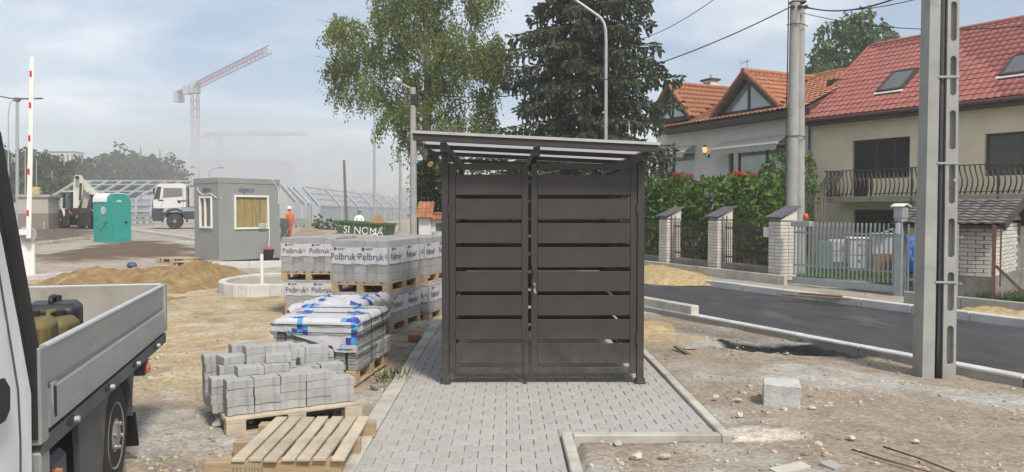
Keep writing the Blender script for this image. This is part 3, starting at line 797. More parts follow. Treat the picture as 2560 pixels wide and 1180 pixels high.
for z, e in ((.45, .034), (.375, .036), (.215, .02), (.155, .03)):
    x0, x1, y0, y1 = -.405 - e, .405 + e, -.555 - e, .555 + e; r_ = .012
    b = MB().tube([(x0, y0, z), (x1 - .02, y0, z - .002), (x1, y0 + .02, z), (x1, y1, z), (x0, y1, z), (x0, y0, z)], .0048, 6)
    b.build('strap', K['strap'], fp)
for y_ in (-.14, .27):
    b = MB().tube([(.445, y_, -.01), (.443, y_ + .01, .25), (.443, y_, .46), (.42, y_, .512), (-.3, y_, .515), (-.43, y_, .49), (-.44, y_, .0)], .0042, 6)
    b.build('strap', K['strap'], fp)
pallet('pallet under the green strapped pack of pavers', (-1.80, 8.17, 0), RZ + PI / 2, 1.12, .82, K['wood'], top=7)
# second covered pack behind it
bp_ = pack('paver_pack', 'half used paver pack under a crumpled blue and white sheet', (-2.02, 9.62, .144), R(-12), .82, 1.1, (.165, .22, .08), 5, film=False)
def lift2(x, y): return .06 * (1 - abs(NZ(Vector((x * 7, y * 4, 8)))) * 3) * .5 + .03 * abs(NZ(Vector((x * 19, y * 15, 2)))) + .06 * math.exp(-((x - .03) / .10) ** 2 - ((y + .35) / .3) ** 2) + .05 * math.exp(-((x - .33) / .12) ** 2)
def edge2(x, y):
    if y < -.55: y = -.55 - (-.55 - y) * max(.05, (.6 + .7 * math.sin(5 * x + 1.2)))
    return x, y
tarp(bp_, .84, 1.12, .41, .08, .14, .26, .05, .018, 12, lift=lift2, edge=edge2, res=.03)
pallet('pallet under the pack with the crumpled blue and white sheet', (-2.02, 9.62, 0), R(78), 1.12, .82)

# wrapped packs, stacked two high
def wrapped(label, plabel, loc, rz, w, d, h, nl, z0, z1, fw=2, sw=2, gaps=2, right=True, pz=True):
    t = pack('paver_pack', label, (loc[0], loc[1], loc[2] + .144), rz, w, d, (w / round(w / .165), d / round(d / .2), h / nl), nl, gaps=gaps)
    label_band(t, w, d, z0 * h, z1 * h, fwords=fw, swords=sw, right=right)
    pallet(plabel, loc, rz + PI / 2, d, w + .02)
    return t
RZ2 = R(-14)
cA = Vector((-1.63, 10.78, 0)); ex = Vector((math.cos(RZ2), math.sin(RZ2), 0)); ey = Vector((-math.sin(RZ2), math.cos(RZ2), 0))
def at(corner, w, d, z): c = corner - ex * (w / 2) + ey * (d / 2); return (c.x, c.y, z)
wrapped('film wrapped pack of pavers at the bottom right, carrying the widest wrapped pack', 'pallet on the ground under the bottom right wrapped pack', at(cA + Vector((.02, 0, 0)), .86, 1.2, 0), RZ2, .86, 1.2, .42, 4, .34, .86, gaps=0)
wrapped('widest film wrapped pack of pavers, upper one nearest the shelter', 'pallet under the upper wrapped pack nearest the shelter', at(cA, .84, 1.2, .565), RZ2, .84, 1.2, .585, 5, .43, .83)
cB = cA + ey * 1.33
wrapped('wrapped pack on the ground behind, its label showing beside the shelter post', 'ground pallet behind, nearest the kerb and the shelter', at(cB + ex * .13 - ey * .05, .86, 1.2, 0), RZ2, .86, 1.2, .42, 4, .38, .92, gaps=0)
wrapped('upper wrapped pack behind the widest one, mostly hidden', 'upper pallet behind, its end sticking out toward the shelter', at(cB + ex * .04, .84, 1.2, .565), RZ2, .84, 1.2, .585, 5, .43, .83)
cC = Vector((-2.90, 12.75, 0))
wrapped('film wrapped pack of pavers on top at the left', 'pallet under the upper left wrapped pack', at(cC, .90, 1.2, .56), R(-5), .90, 1.2, .56, 4, .45, .82, right=False)
wrapped('film wrapped pack of pavers on the ground at the left, under another', 'ground pallet of the two stacked packs at the left', at(cC + Vector((.02, 0, 0)), .86, 1.2, 0), R(-5), .86, 1.2, .42, 4, .40, .90, right=False, gaps=0)

# loose pile of pavers in front, on its own pallet
A0 = G(551, 1046, .14); A1 = G(868, 1006, .14); dirp = (A1 - A0).normalized(); rzp = math.atan2(dirp.y, dirp.x)
org = A0 - Vector((0, 0, 0)); org.z = .144
pile = thing('paver_pile', 'uneven pile of loose pale grey interlocking pavers on a tilted pallet', 'paver pile', org, rzp)
me_l = fixmesh(dogbone(L=.2, w0=.0785, w1=.0635, h=.0645, ch=.005, gap=.002).mesh('paver', K['paver_new']))
HM = [[4, 4, 4, 4, 3], [4, 5, 5, 4, 3], [5, 7, 7, 4, 4], [6, 7, 6, 6, 6], [5, 5, 6, 6, 5]]
for r_, row in enumerate(HM):
    for c, n in enumerate(row):
        for k in range(n):
            hid = (0 < r_ < 4 and 0 < c < 4 and k < n - 1 and k < HM[r_ - 1][c] - 1 and k < HM[r_][c - 1] - 1)
            if hid: continue
            off = .04 if r_ % 2 else -.05
            M = Matrix.Translation((.1 + c * .2 - off + random.uniform(-.006, .006), .083 + r_ * .1425 + random.uniform(-.004, .004), .0665 * (k + 1))) @ Matrix.Rotation(random.uniform(-.025, .025), 4, 'Z') @ Matrix.Rotation(random.uniform(-.005, .005), 4, 'X')
            put('paver', me_l, pile, M)
o = put('paver', me_l, pile, Matrix.Translation((.50, .28, .0665 * 6 + .002)) @ Matrix.Rotation(-.2, 4, 'Z')); o['label'] = 'palest paver lying loose on top'
put('paver', me_l, pile, Matrix.Translation((.16, .40, .0665 * 6.05)) @ Matrix.Rotation(.25, 4, 'Z') @ Matrix.Rotation(.05, 4, 'X'))
put('paver', me_l, pile, Matrix.Translation((.62, .39, .0665 * 6 + .01)) @ Matrix.Rotation(.1, 4, 'Z') @ Matrix.Rotation(.06, 4, 'Y'))
c = A0 + dirp * .56 + Vector((-dirp.y, dirp.x, 0)) * .36
pp = pallet('weathered pale pallet sagging under the loose paver pile', (c.x, c.y, -.004), rzp, 1.06, .84, K['wood_pale'], top=6)
# bunched grey plastic wrap at the pile's foot
q = G(585, 1062, .03); b = MB(); random.seed(5)
for i in range(9):
    for j in range(13):
        a = PI * j / 12; rr = .075 + .025 * NZ(Vector((i * .9, j * .7, 3)))
        b.v.append(Vector((-.13 + .032 * i + .02 * math.sin(j), rr * .8 * math.cos(a) + .05 * math.sin(i * .5), max(0, rr * math.sin(a) + .022 * NZ(Vector((i * 1.3, j * 1.1, 9)))))))
b.f = [[i * 13 + j, i * 13 + j + 1, (i + 1) * 13 + j + 1, (i + 1) * 13 + j] for i in range(8) for j in range(12)]; b.m = [0] * len(b.f)
K['wrap'] = mat('dusty_plastic_wrap', (.46, .45, .43), .45, var=.15, scale=12, bump=.4, bscale=30)
o = b.build('plastic_wrap', K['wrap'], smooth='auto', fixn=False); o.location = q; tag(o, 'crumpled grey plastic wrap lying at the corner of the loose paver pile', 'plastic wrap')

# empty pallet in front: three runners across, seven slats
def beam_at(t, name, me, M): return put(name, me, t, M)
ep = thing('wooden_pallet', 'empty wooden pallet with seven wide spaced slats lying in front of the paver pile', 'pallet', (-1.40, 5.42, 0), R(2), 'wooden pallets')
rn = MB().box((0, 0, 0), (.86, .095, .112), ch=.004).mesh('runner', K['wood'])
for (x, y) in ((-.10, -.44), (-.05, .0), (.0, .43)): put('runner', rn, ep, Matrix.Translation((x, y, .058)) @ Matrix.Rotation(R(1.5), 4, 'Z'))
sl = MB().box((0, 0, 0), (.083, 1.02, .022), ch=.003).mesh('slat', K['wood_pale'])
for k in range(7):
    put('slat', sl, ep, Matrix.Translation((-.30 + k * .104, -.0 + random.uniform(-.012, .012), .127)) @ Matrix.Rotation(R(-1.5) + random.uniform(-.014, .014), 4, 'Z') @ Matrix.Rotation(random.uniform(-.02, .02), 4, 'Y'))
K['stamp'] = mat('green_stamp', (.05, .14, .09), .8, var=.3, scale=30)
r0 = [c for c in ep.children if c.name.startswith('runner')][0]
b = MB()
for k in range(9): b.bar((-.24 + k * .022, -.0482, -.016), (-.24 + k * .022 + random.choice((-.008, .0, .009)), -.0482, .02), .004, .0008, up=(0, 1, 0))
b.build('stamp', K['stamp'], r0, fixn=False)['kind'] = 'stuff'
# ------------------------------------------------------------------ white flatbed truck at the left, seen from behind its cab
# local frame: origin on the ground under the bed's front right corner, +x to the right side, +y towards the tail
ta = math.atan2(.245, .97)
tk = thing('flatbed_truck', 'white cab truck with low grey aluminium drop side bed, parked close at the left', 'truck', (-1.985, 3.36, 0), ta)
def tp(name, b, m, par=None, smooth=False, **k): return b.build(name, m, par or tk, smooth=smooth, **k)
BL, BW, ZT_, ZB = 2.86, 2.02, 1.116, .765
# side panels: a pressed profile with a groove and a sloping lower lip
prof = [(0, ZT_ - .012), (0, .955), (-.012, .945), (-.012, .925), (.004, .915), (.012, .86), (.018, .80), (.018, ZB), (-.026, ZB), (-.026, ZT_ - .012)]
def side(xs, name):
    poly = [(xs * (x if xs > 0 else x) if xs > 0 else -BW - x, .0, z) for x, z in prof]
    b = MB().prism(poly, (0, BL, 0)); o = tp(name, b, K['alu'])
    x = -.013 if xs > 0 else -BW + .013
    tp('top_rail', MB().box((x, BL / 2, ZT_ - .004), (.032, BL + .004, .018), ch=.005), K['alu_edge'], o)
    return o
sr = side(1, 'side_panel'); side(-1, 'side_panel')
# corner posts
for x in (-.012, -BW + .012):
    tp('corner_post', MB().box((x, -.045, (ZT_ + ZB) / 2 - .02), (.05, .10, ZT_ - ZB + .06), ch=.006), K['alu'])
    tp('corner_post', MB().box((x + .006 * (1 if x > -1 else -1), BL + .03, (ZT_ + ZB) / 2), (.05, .06, ZT_ - ZB + .02), ch=.006), K['alu'])
tp('latch_slot', MB().box((.014, .085, .86), (.012, .034, .14), ch=.004), K['black'], sr)
tp('latch_frame', MB().box((.010, .085, .86), (.012, .055, .175), ch=.004), K['alu'], sr)
tp('tailgate', MB().box((-BW / 2, BL + .03, (ZT_ + ZB) / 2), (BW - .06, .028, ZT_ - ZB), ch=.004), K['alu_in'])
tp('top_rail', MB().box((-BW / 2, BL + .03, ZT_ + .006), (BW - .03, .032, .018), ch=.005), K['alu_edge'])
tp('bed_floor', MB().box((-BW / 2, BL / 2, ZB - .012), (BW - .05, BL + .02, .05)), K['alu_in'])
tp('front_board', MB().box((-BW / 2, -.06, .98), (BW - .08, .03, .46)), K['alu_in'])
# sub frame rail below the bed with rope hooks
fr = tp('side_rail', MB().box((-.01, BL / 2 - .02, ZB - .062), (.045, BL + .10, .075), ch=.004), K['grey_plastic'])
for y in (.32, 1.02, 1.72, 2.42):
    h = MB().box((.014, y, ZB - .05), (.02, .10, .028), ch=.004); tp('rope_hook', h, K['black'], fr)
    tp('hook_pin', MB().cyl((.02, y + .03, ZB - .052), (.045, y + .03, ZB - .052), .014, n=8), K['edge_metal'], fr)
for x in (-.55, -1.45): tp('chassis_beam', MB().box((x, .3, .58), (.09, 5.2, .17), ch=.01), K['black'])
# headboard: dark leaning frame behind the cab
pl = [(-.03, -.09, ZB), (-.03, -.09, 1.12), (-.14, -.13, 1.98), (-BW + .14, -.13, 1.98), (-BW + .03, -.09, 1.12), (-BW + .03, -.09, ZB)]
tp('headboard', MB().prism(pl, (0, -.035, 0)), K['black'])
for sgn in (0, 1):
    X = (lambda x: x if sgn == 0 else -BW - x)
    tp('headboard_post', MB().tube([(X(-.022), -.085, ZB - .02), (X(-.022), -.085, 1.12), (X(-.135), -.125, 2.02)], .034, 4), K['black'])
tp('timber_stake', MB().bar((-.215, -.08, 1.72), (-.235, -.08, 2.06), .09, .05), K['wood_dark'])
# cab: rounded van cab lofted from side to side, with tumblehome
def cab_ring(x):
    t = abs(x + BW / 2) / (BW / 2 + .04)
    return t
CL = [(-.16, .42), (-.145, .60), (-.14, .95), (-.165, 1.25), (-.185, 1.62), (-.22, 1.98), (-.34, 2.19), (-.80, 2.25), (-1.35, 2.20), (-1.72, 1.98), (-2.12, 1.42), (-2.75, 1.22), (-3.02, 1.02), (-3.10, .70), (-3.08, .36), (-2.9, .30), (-.5, .30)]
def half_width(z):
    if z < 1.06: return 1.012 - .02 * abs(z - .8)
    if z < 1.14: return 1.007 - .022 * (z - 1.06) / .08
    return .985 - .17 * ((z - 1.14) / 1.1) ** 1.3
secs = [-1, -.985, -.93, -.5, 0, .5, .93, .985, 1]
b = MB(); n = len(CL)
for s in secs:
    for (y, z) in CL:
        w = half_width(z); e = abs(s)
        sh_ = .0 if e < .9 else (.012 if e < .95 else .03 if e < .99 else .055)
        cy_, cz_ = -1.4, 1.0
        yy = y + (cy_ - y) * sh_ * .35; z2 = z + (cz_ - z) * sh_ * .5
        b.v.append(Vector((-BW / 2 + .045 * 0 + s * w, yy, z2)))
for i in range(len(secs) - 1):
    for k in range(n): b.f.append([i * n + k, i * n + (k + 1) % n, (i + 1) * n + (k + 1) % n, (i + 1) * n + k])
b.f += [list(range(n))[::-1], list(range((len(secs) - 1) * n, len(secs) * n))]; b.m = [0] * len(b.f)
cabo = tp('cab', b, K['van_white'], smooth='auto')
def cabx(z, e=.004): return -BW / 2 + half_width(z) + e
# door seam, side window, handle recess, rear window, small rivet
def side_patch(name, pts, m, par=cabo, th=.008, e=-.004):
    v = [Vector((cabx(z, e), y, z)) for y, z in pts]; return tp(name, MB().prism(v, (th, 0, 0)), m, par)
side_patch('side_window', [(-.50, 1.20), (-.44, 1.36), (-.47, 1.62), (-.60, 1.86), (-1.30, 1.90), (-1.62, 1.62), (-1.80, 1.25)], K['glass_dark'], th=.012)
side_patch('window_seal', [(-.46, 1.16), (-.40, 1.36), (-.43, 1.64), (-.57, 1.90), (-1.32, 1.94), (-1.66, 1.64), (-1.86, 1.20)], K['black'], th=.007)
side_patch('door_handle', [(-.47, .92), (-.42, .95), (-.41, 1.03), (-.45, 1.075), (-.62, 1.075), (-.66, 1.0), (-.62, .92)], K['black'], th=.012)
K['gap'] = mat('panel_gap', (.06, .06, .06), .8)
for y0 in (-.30,):
    v = [Vector((cabx(z, .001), y0 - .01 * math.sin((z - .4) * 2), z)) for z in (.42, .6, .8, 1.0, 1.1, 1.3, 1.5, 1.7, 1.9, 2.05)]
    tp('door_seam', MB().tube(v, .004, 5), K['gap'], cabo)
# wheels
def wheel(par, c, r, w, ax, name='wheel', nb=6):
    t = MB(); c = Vector(c); ax = Vector(ax)
    t.lathe([(r * .62, -w / 2), (r * .90, -w / 2), (r * .97, -w * .42), (r, -w * .3), (r, w * .3), (r * .97, w * .42), (r * .90, w / 2), (r * .62, w / 2)], c, ax, 36)
    for k in range(40):
        a = 2 * PI * k / 40; u = ax.orthogonal().normalized(); v_ = ax.cross(u)
        dv_ = u * math.cos(a) + v_ * math.sin(a)
        for q in (-.28, 0, .28): t.bar(c + dv_ * (r - .004) + ax * (w * (q - .11)), c + dv_ * (r - .004) + ax * (w * (q + .11)), .03 * r / .33, .016, up=dv_)
    o = t.build(name, K['rubber'], par, smooth='auto')
    m_ = MB().lathe([(r * .63, .0), (r * .60, .035), (r * .50, .02), (r * .40, -.01), (r * .30, .03), (r * .18, .045), (.001, .045)], c + ax * (w / 2 - .03), ax, 28)
    rim = m_.build('rim', K['rimm'], o, smooth='auto')
    for k in range(nb):
        a = 2 * PI * k / nb; u = ax.orthogonal().normalized(); v_ = ax.cross(u); dv_ = u * math.cos(a) + v_ * math.sin(a)
        MB().cyl(c + ax * (w / 2 - .005) + dv_ * r * .24, c + ax * (w / 2 + .022) + dv_ * r * .24, .013, n=6).build('wheel_nut', K['steel'], o)
        a += PI / nb; dv_ = u * math.cos(a) + v_ * math.sin(a)
        MB().cyl(c + ax * (w / 2 - .03) + dv_ * r * .475, c + ax * (w / 2 - .001) + dv_ * r * .475, r * .055, n=10).build('rim_hole', K['black'], o)
    return o
K['rimm'] = mat('dusty_steel_rim', (.30, .29, .26), .6, .25, var=.15, scale=6, col2=(.22, .19, .15), f2=.55, s2=3)
AX = 1.44
wheel(tk, (-.14, AX, .335), .335, .20, (1, 0, 0)); wheel(tk, (-.38, AX, .335), .335, .20, (1, 0, 0))
wheel(tk, (-BW + .14, AX, .335), .335, .20, (-1, 0, 0)); wheel(tk, (-BW + .38, AX, .335), .335, .20, (-1, 0, 0))
wheel(tk, (-.10, -2.25, .335), .335, .21, (1, 0, 0)); wheel(tk, (-BW + .10, -2.25, .335), .335, .21, (-1, 0, 0))
# mudguard: front splash panel, arch and hanging flap
def arch(r0, a0, a1, n=12): return [(AX + r0 * math.cos(a0 + (a1 - a0) * k / n), .36 + r0 * math.sin(a0 + (a1 - a0) * k / n)) for k in range(n + 1)]
for xo in (-.48, -BW - .0):
    W_ = .46
    outer = [(AX - .80, .20)] + [(AX - .78, .66)] + [(AX + .44, .66)] + [(AX + .52, .20)]
    inner = [(AX + .46, .20)] + arch(.44, R(8), R(172)) + [(AX - .47, .16)]
    pts = outer + inner
    # arch shell
    b = MB().prism([(xo, y, z) for y, z in arch(.37, R(0), R(180)) + arch(.384, R(0), R(180))[::-1]], (W_, 0, 0))
    g = tp('mudguard', b, K['grey_plastic'])
    xs_ = xo + W_ - .03 if xo > -1 else xo
    b = MB(); ar = arch(.365, R(10), R(176), 16); top_ = [(AX + .46 - .92 * k / 16 - (.42 if k == 16 else 0), .735) for k in range(17)]
    for k in range(16): b.prism([(xs_, ar[k][0], ar[k][1]), (xs_, top_[k][0], top_[k][1]), (xs_, top_[k + 1][0], top_[k + 1][1]), (xs_, ar[k + 1][0], ar[k + 1][1])], (.03, 0, 0))
    b.prism([(xs_, ar[16][0], ar[16][1]), (xs_, AX - .88, .735), (xs_, AX - .82, .20), (xs_, AX - .46, .15)], (.03, 0, 0))
    tp('skirt_panel', b, K['grey_plastic'], g)
    tp('splash_panel', MB().prism([(xo, AX - .46, .15), (xo, AX - .46, .64), (xo, AX - .49, .64), (xo, AX - .49, .15)], (W_ - .02, 0, 0)), K['grey_plastic'], g)
    tp('mud_flap', MB().prism([(xo, AX + .44, .36), (xo, AX + .47, .36), (xo, AX + .56, .12), (xo, AX + .545, .11)], (W_, 0, 0)), K['black'], g)
tp('rear_light', MB().box((-.20, BL - .50 + .12, .56), (.30, .10, .13), ch=.015), K['grey_plastic'])
tp('rear_bracket', MB().bar((-.10, BL - .35, .66), (-.10, BL - .30, .54), .04, .03), K['black'])
tp('reflector', MB().lathe([(.001, 0), (.02, .005), (.025, .04), (.016, .07), (.001, .075)], (.0, 2.20, .56), (0, 0, 1), 10), K['orange'])
tp('fuel_tank', MB().box((-.18, .22, .46), (.30, .42, .22), ch=.03), K['grey_plastic'])
tp('step_bracket', MB().box((-.02, -.02, .58), (.05, .12, .20), ch=.008), K['alu'])
tp('side_lamp', MB().lathe([(.001, 0), (.018, .01), (.024, .04), (.024, .06), (.001, .07)], (-.005, .17, .47), (0, 0, 1), 10), K['orange'])

# jerrycans on the bed
def jerry(label, x, y, z, rz, m, s=(.20, .30, .36), lying=False):
    t = thing('jerrycan', label, 'jerrycan', tk.matrix_basis @ Vector((x, y, z)), ta + rz, 'jerrycans on the truck bed')
    b = MB().box((0, 0, s[2] / 2), s, ch=.035); o = b.build('body', m, t, smooth='auto'); md = o.modifiers.new('round', 'BEVEL'); md.width = .012; md.segments = 2
    hb = MB().tube([(0, -s[1] * .32, s[2] - .01), (0, -s[1] * .26, s[2] + .035), (0, s[1] * .1, s[2] + .035), (0, s[1] * .16, s[2] - .01)], .014, 8); hb.build('handle', m, t, smooth=True)
    MB().lathe([(.035, 0), (.035, .03), (.028, .035), (.001, .035)], (0, s[1] * .32, s[2] - .003), (0, 0, 1), 14).build('cap', K['black'], t)
    return t
K['olive'] = mat('olive_plastic', (.16, .125, .045), .6, var=.2, scale=6, col2=(.22, .19, .12), f2=.6, s2=5)
K['can_black'] = mat('scuffed_black_plastic', (.028, .028, .029), .5, var=.3, scale=6, col2=(.09, .085, .075), f2=.62, s2=6)
Z = ZB + .014
jerry('olive jerrycan nearest the truck cab', -.36, 1.00, Z, .1, K['olive'], (.24, .28, .34))
jerry('olive jerrycan standing beyond the other olive one', -.32, 1.27, Z, -.1, K['olive'], (.22, .26, .31))
jerry('black jerrycan nearest the tailgate', -.42, 1.62, Z, .15, K['can_black'], (.30, .34, .36))
jerry('black jerrycan behind the olive ones, farther from the side panel', -.66, 1.34, Z, .0, K['can_black'], (.28, .30, .37))
b = MB().box((-.40, .04, 1.0), (.10, .10, .46), ch=.008)
o = b.build('wooden_stake', K['wood_dark']); o.matrix_basis = tk.matrix_basis.copy(); tag(o, 'dark brown timber stake standing on the truck bed against the headboard', 'stake')
# ------------------------------------------------------------------ right side: poles, granite block, verge, fences
# H-section concrete pole with slotted web, cables strapped in its groove
pb = G(2334, 941, -.08); HP = 8.6
pole = thing('concrete_pole', 'tall slotted concrete pole with black cables strapped in its groove, by the road', 'utility pole', pb, R(-9))
def taper(b, xa, xb, ya, yb, z0, z1, kx, m=0):
    k0 = lambda z: 1 - kx * z / HP
    vs = []
    for z in (z0, z1):
        k = k0(z)
        vs += [(xa * k, ya * k, z), (xb * k, ya * k, z), (xb * k, yb * k, z), (xa * k, yb * k, z)]
    return b.add(vs, [(3, 2, 1, 0), (4, 5, 6, 7), (0, 1, 5, 4), (1, 2, 6, 5), (2, 3, 7, 6), (3, 0, 4, 7)], m)
HWP = .166
taper(MB(), -HWP, -HWP + .12, -.15, .15, -.2, HP, .30).build('flange', K['concrete'], pole)
# slotted leg: one panel with rounded openings, built as two stiles, bridges and a recessed back
slots = [(.16 + .565 * k, .16 + .565 * k + .41) for k in range(15)]
b = MB(); xa, xb = .035, HWP
def kx(z): return 1 - .30 * z / HP
NS = 7
def leg_front(b):
    sx0, sx1 = .072, .140
    zs = [-.2] + [q for s in slots for q in s] + [HP]
    for i in range(0, len(zs) - 1):
        za, zb_ = zs[i], zs[i + 1]
        if i % 2 == 0: taper(b, xa, xb, -.15, -.08, za, zb_, .30)
        else:
            taper(b, xa, sx0, -.15, -.08, za, zb_, .30); taper(b, sx1, xb, -.15, -.08, za, zb_, .30)
            r = (sx1 - sx0) / 2; cx_ = (sx0 + sx1) / 2
            for (zc, sg) in ((za, 1), (zb_, -1)):
                k = kx(zc)
                for side_ in (-1, 1):
                    corner = [(cx_ + side_ * r, zc)] + [(cx_ + side_ * r * math.cos(a), zc + sg * r * (1 - math.sin(a))) for a in [PI / 2 * q / NS for q in range(NS + 1)]]
                    b.prism([(x * k, -.149 * k, z) for x, z in corner], (0, .065 * k, 0))
leg_front(b); b.build('slotted_leg', K['concrete'], pole)
taper(MB(), xa, xb, -.079, .15, -.2, HP, .30).build('slotted_leg', K['concrete'], pole)
taper(MB(), -HWP + .119, xa + .002, -.02, .05, -.2, HP, .30).build('web', K['concrete'], pole)
K['cable_cover'] = mat('brown_cable_conduit', (.085, .072, .066), .6, var=.12, scale=5)
cab_pts = lambda x0, y0, w_=.0, ph=0: [((x0 + w_ * math.sin(z * .9 + ph)) * kx(max(z, 0)), y0 * kx(max(z, 0)), z) for z in [q * .35 for q in range(0, 25)]]
MB().tube(cab_pts(.002, -.085, .006, 1), .036, 10).build('conduit', K['cable_cover'], pole, smooth=True)
MB().tube(cab_pts(-.044, -.115, .010), .013, 8).build('cable', K['black'], pole, smooth=True)
K['blue_cable'] = mat('blue_black_cable', (.03, .05, .075), .5)
MB().tube(cab_pts(-.022, -.128, .012, .6), .010, 8).build('cable', K['blue_cable'], pole, smooth=True)
for z in (1.03, 2.28, 3.18, 4.35, 5.6):
    k = kx(z)
    MB().box((.058 * k, -.158 * k, z), (.222 * k, .008, .022)).build('strap_band', K['steel'] if z > 3.5 else K['galv_dull'], pole)
MB().cyl((.12 * kx(2.1), -.155, 2.1), (.12 * kx(2.1), -.19, 2.1), .016, n=8).build('bolt', K['galv'], pole)
MB().tube([(.20 * kx(4.8), -.1, 5.2), (.30, -.08, 4.95), (.26, -.08, 4.72), (.22 * kx(4.7), -.1, 4.8)], .008, 6).build('cable_loop', K['black'], pole)
MB().box((.21, -.05, 4.98), (.08, .08, .12), ch=.01).build('clamp', K['black'], pole)
random.seed(21)
def rough_block(name, size, m, amp, seed, cuts=4):
    bm = bmesh.new(); bmesh.ops.create_cube(bm, size=1.0)
    bmesh.ops.subdivide_edges(bm, edges=bm.edges, cuts=cuts, use_grid_fill=True)
    for v in bm.verts:
        v.co = Vector((v.co.x * size[0], v.co.y * size[1], v.co.z * size[2]))
        n_ = noise.noise_vector(v.co * 7 + Vector((seed, 0, 0))); v.co += n_ * amp
    bmesh.ops.bevel(bm, geom=[e for e in bm.edges if e.calc_face_angle(0) > 1.0], offset=min(size) * .03, segments=1, affect='EDGES')
    me = bpy.data.meshes.new(name); bm.to_mesh(me); bm.free(); me.materials.append(m)
    o = bpy.data.objects.new(name, me); COL.objects.link(o); return o
K['granite'] = mat('pale_granite', (.50, .495, .475), .85, var=.22, scale=60, bump=.5, bscale=45, col2=(.38, .37, .35), f2=.57, s2=7)
p = G(1966, 1016, 0); o = rough_block('granite_block', (.31, .27, .20), K['granite'], .012, 4); o.location = p + Vector((0, .13, .088)); o.rotation_euler = (R(3), R(2), R(-16))
tag(o, 'pale rough granite cube lying alone on the bare ground', 'stone block')
# big upturned kerb block at the road edge behind the shelter corner
i0 = 0
ka = G(1738, 806, -.10); kb = G(1585, 775, -.10)
d_ = (kb - ka); b = MB().bar(ka + Vector((0, 0, .14)), kb + Vector((0, 0, .14)), .16, .26, ch=.012)
o = b.build('kerb_block', K['kerb']); tag(o, 'long pale concrete kerb block standing against the near road edge beside the shelter', 'kerb block')
def frag(label, u, v, size, rz, m, seed, cat='stone fragment', name='concrete_fragment', dz=0):
    o = rough_block(name, size, m, min(size) * .18, seed, 3); o.location = G(u, v, 0) + Vector((0, 0, size[2] * .3 + dz)); o.rotation_euler = (R(4), R(-3), rz); return tag(o, label, cat)
frag('flat greyish concrete fragment lying by the lower picture edge beside the rusty rods', 2080, 1170, (.10, .12, .035), .5, K['concrete'], 3, 'fragment')
frag('long thin tan concrete slab piece at the lower edge of the ground', 1975, 1176, (.26, .10, .03), .35, K['kerb'], 6, 'fragment')
frag('orange brown brick lump on the gravel beside the pale kerb', 1037, 848, (.16, .12, .09), .3, mat('old_brick_lump', (.36, .17, .08), .9, var=.3, scale=14, bump=.5), 8, 'brick lump', 'brick_lump')
frag('flat stone on the gravel under the strapped packs', 945, 968, (.12, .09, .03), .8, K['plinth'], 9, 'stone', 'flat_stone')
def pebble(name, size, m, seed):
    bm = bmesh.new(); bmesh.ops.create_icosphere(bm, subdivisions=2, radius=.5)
    for v in bm.verts:
        v.co *= 1 + .55 * NZ(v.co * 2.2 + Vector((seed * 3.1, 0, 0)))
        v.co = Vector((v.co.x * size[0], v.co.y * size[1], v.co.z * size[2]))
    me = bpy.data.meshes.new(name); bm.to_mesh(me); bm.free(); me.materials.append(m)
    o = bpy.data.objects.new(name, me); COL.objects.link(o); return o
for k, (u, v, s, l) in enumerate(((1845, 1004, .055, 'small white stone just left of the granite cube'), (1848, 1041, .06, 'small pale stone below and left of the granite cube'), (1960, 1026, .05, 'small pale stone in front of the granite cube'), (2289, 1106, .045, 'small white stone above the rusty rods'), (1790, 995, .05, 'small pale stone beside the thin edging kerb'), (2128, 1098, .05, 'small grey stone on bare ground right of the white sand patch'), (2030, 1023, .05, 'small pale stone right of the granite cube'), (1592, 1147, .075, 'yellowish stone on the ground in front of the paved corner'), (1545, 1113, .07, 'yellowish stone close to the front edging kerb'), (1663, 1145, .06, 'tan stone on the ground in front of the paved corner'))):
    o = pebble('stone', (s * 1.3, s, s * .7), K['granite'] if k < 7 else K['kerb'], 30 + k); o.location = G(u, v, 0) + Vector((0, 0, s * .22)); o.rotation_euler.z = k; tag(o, l, 'stone', 'single stones on the bare ground')
K['rust'] = mat('rusty_steel', (.14, .075, .045), .85, var=.3, scale=20, bump=.3)
for (l, uv) in (('rusty reinforcing rod nearer the paved pad, lower of the two', ((2130, 1127), (2210, 1152), (2330, 1185))), ('rusty reinforcing rod farther right, upper of the two', ((2208, 1120), (2300, 1150), (2390, 1186)))):
    o = MB().tube([G(u, v, .012) + Vector((0, 0, .01)) for u, v in uv], .007, 6).build('steel_rod', K['rust'], smooth=True); tag(o, l, 'steel rod', 'rusty rods on the ground')
o = MB().bar(G(1688, 866, .04), G(1722, 886, .0), .05, .025, ch=.004).build('wood_stick', K['wood_dark']); tag(o, 'short dark wood stick on the ground right of the shelter', 'stick')
o = MB().bar(G(1712, 873, .0) + Vector((0, 0, .015)), G(1742, 873, .0) + Vector((0, 0, .015)), .05, .012).build('wood_chip', K['wood_pale']); tag(o, 'small pale wood chip beside the dark stick', 'wood chip')
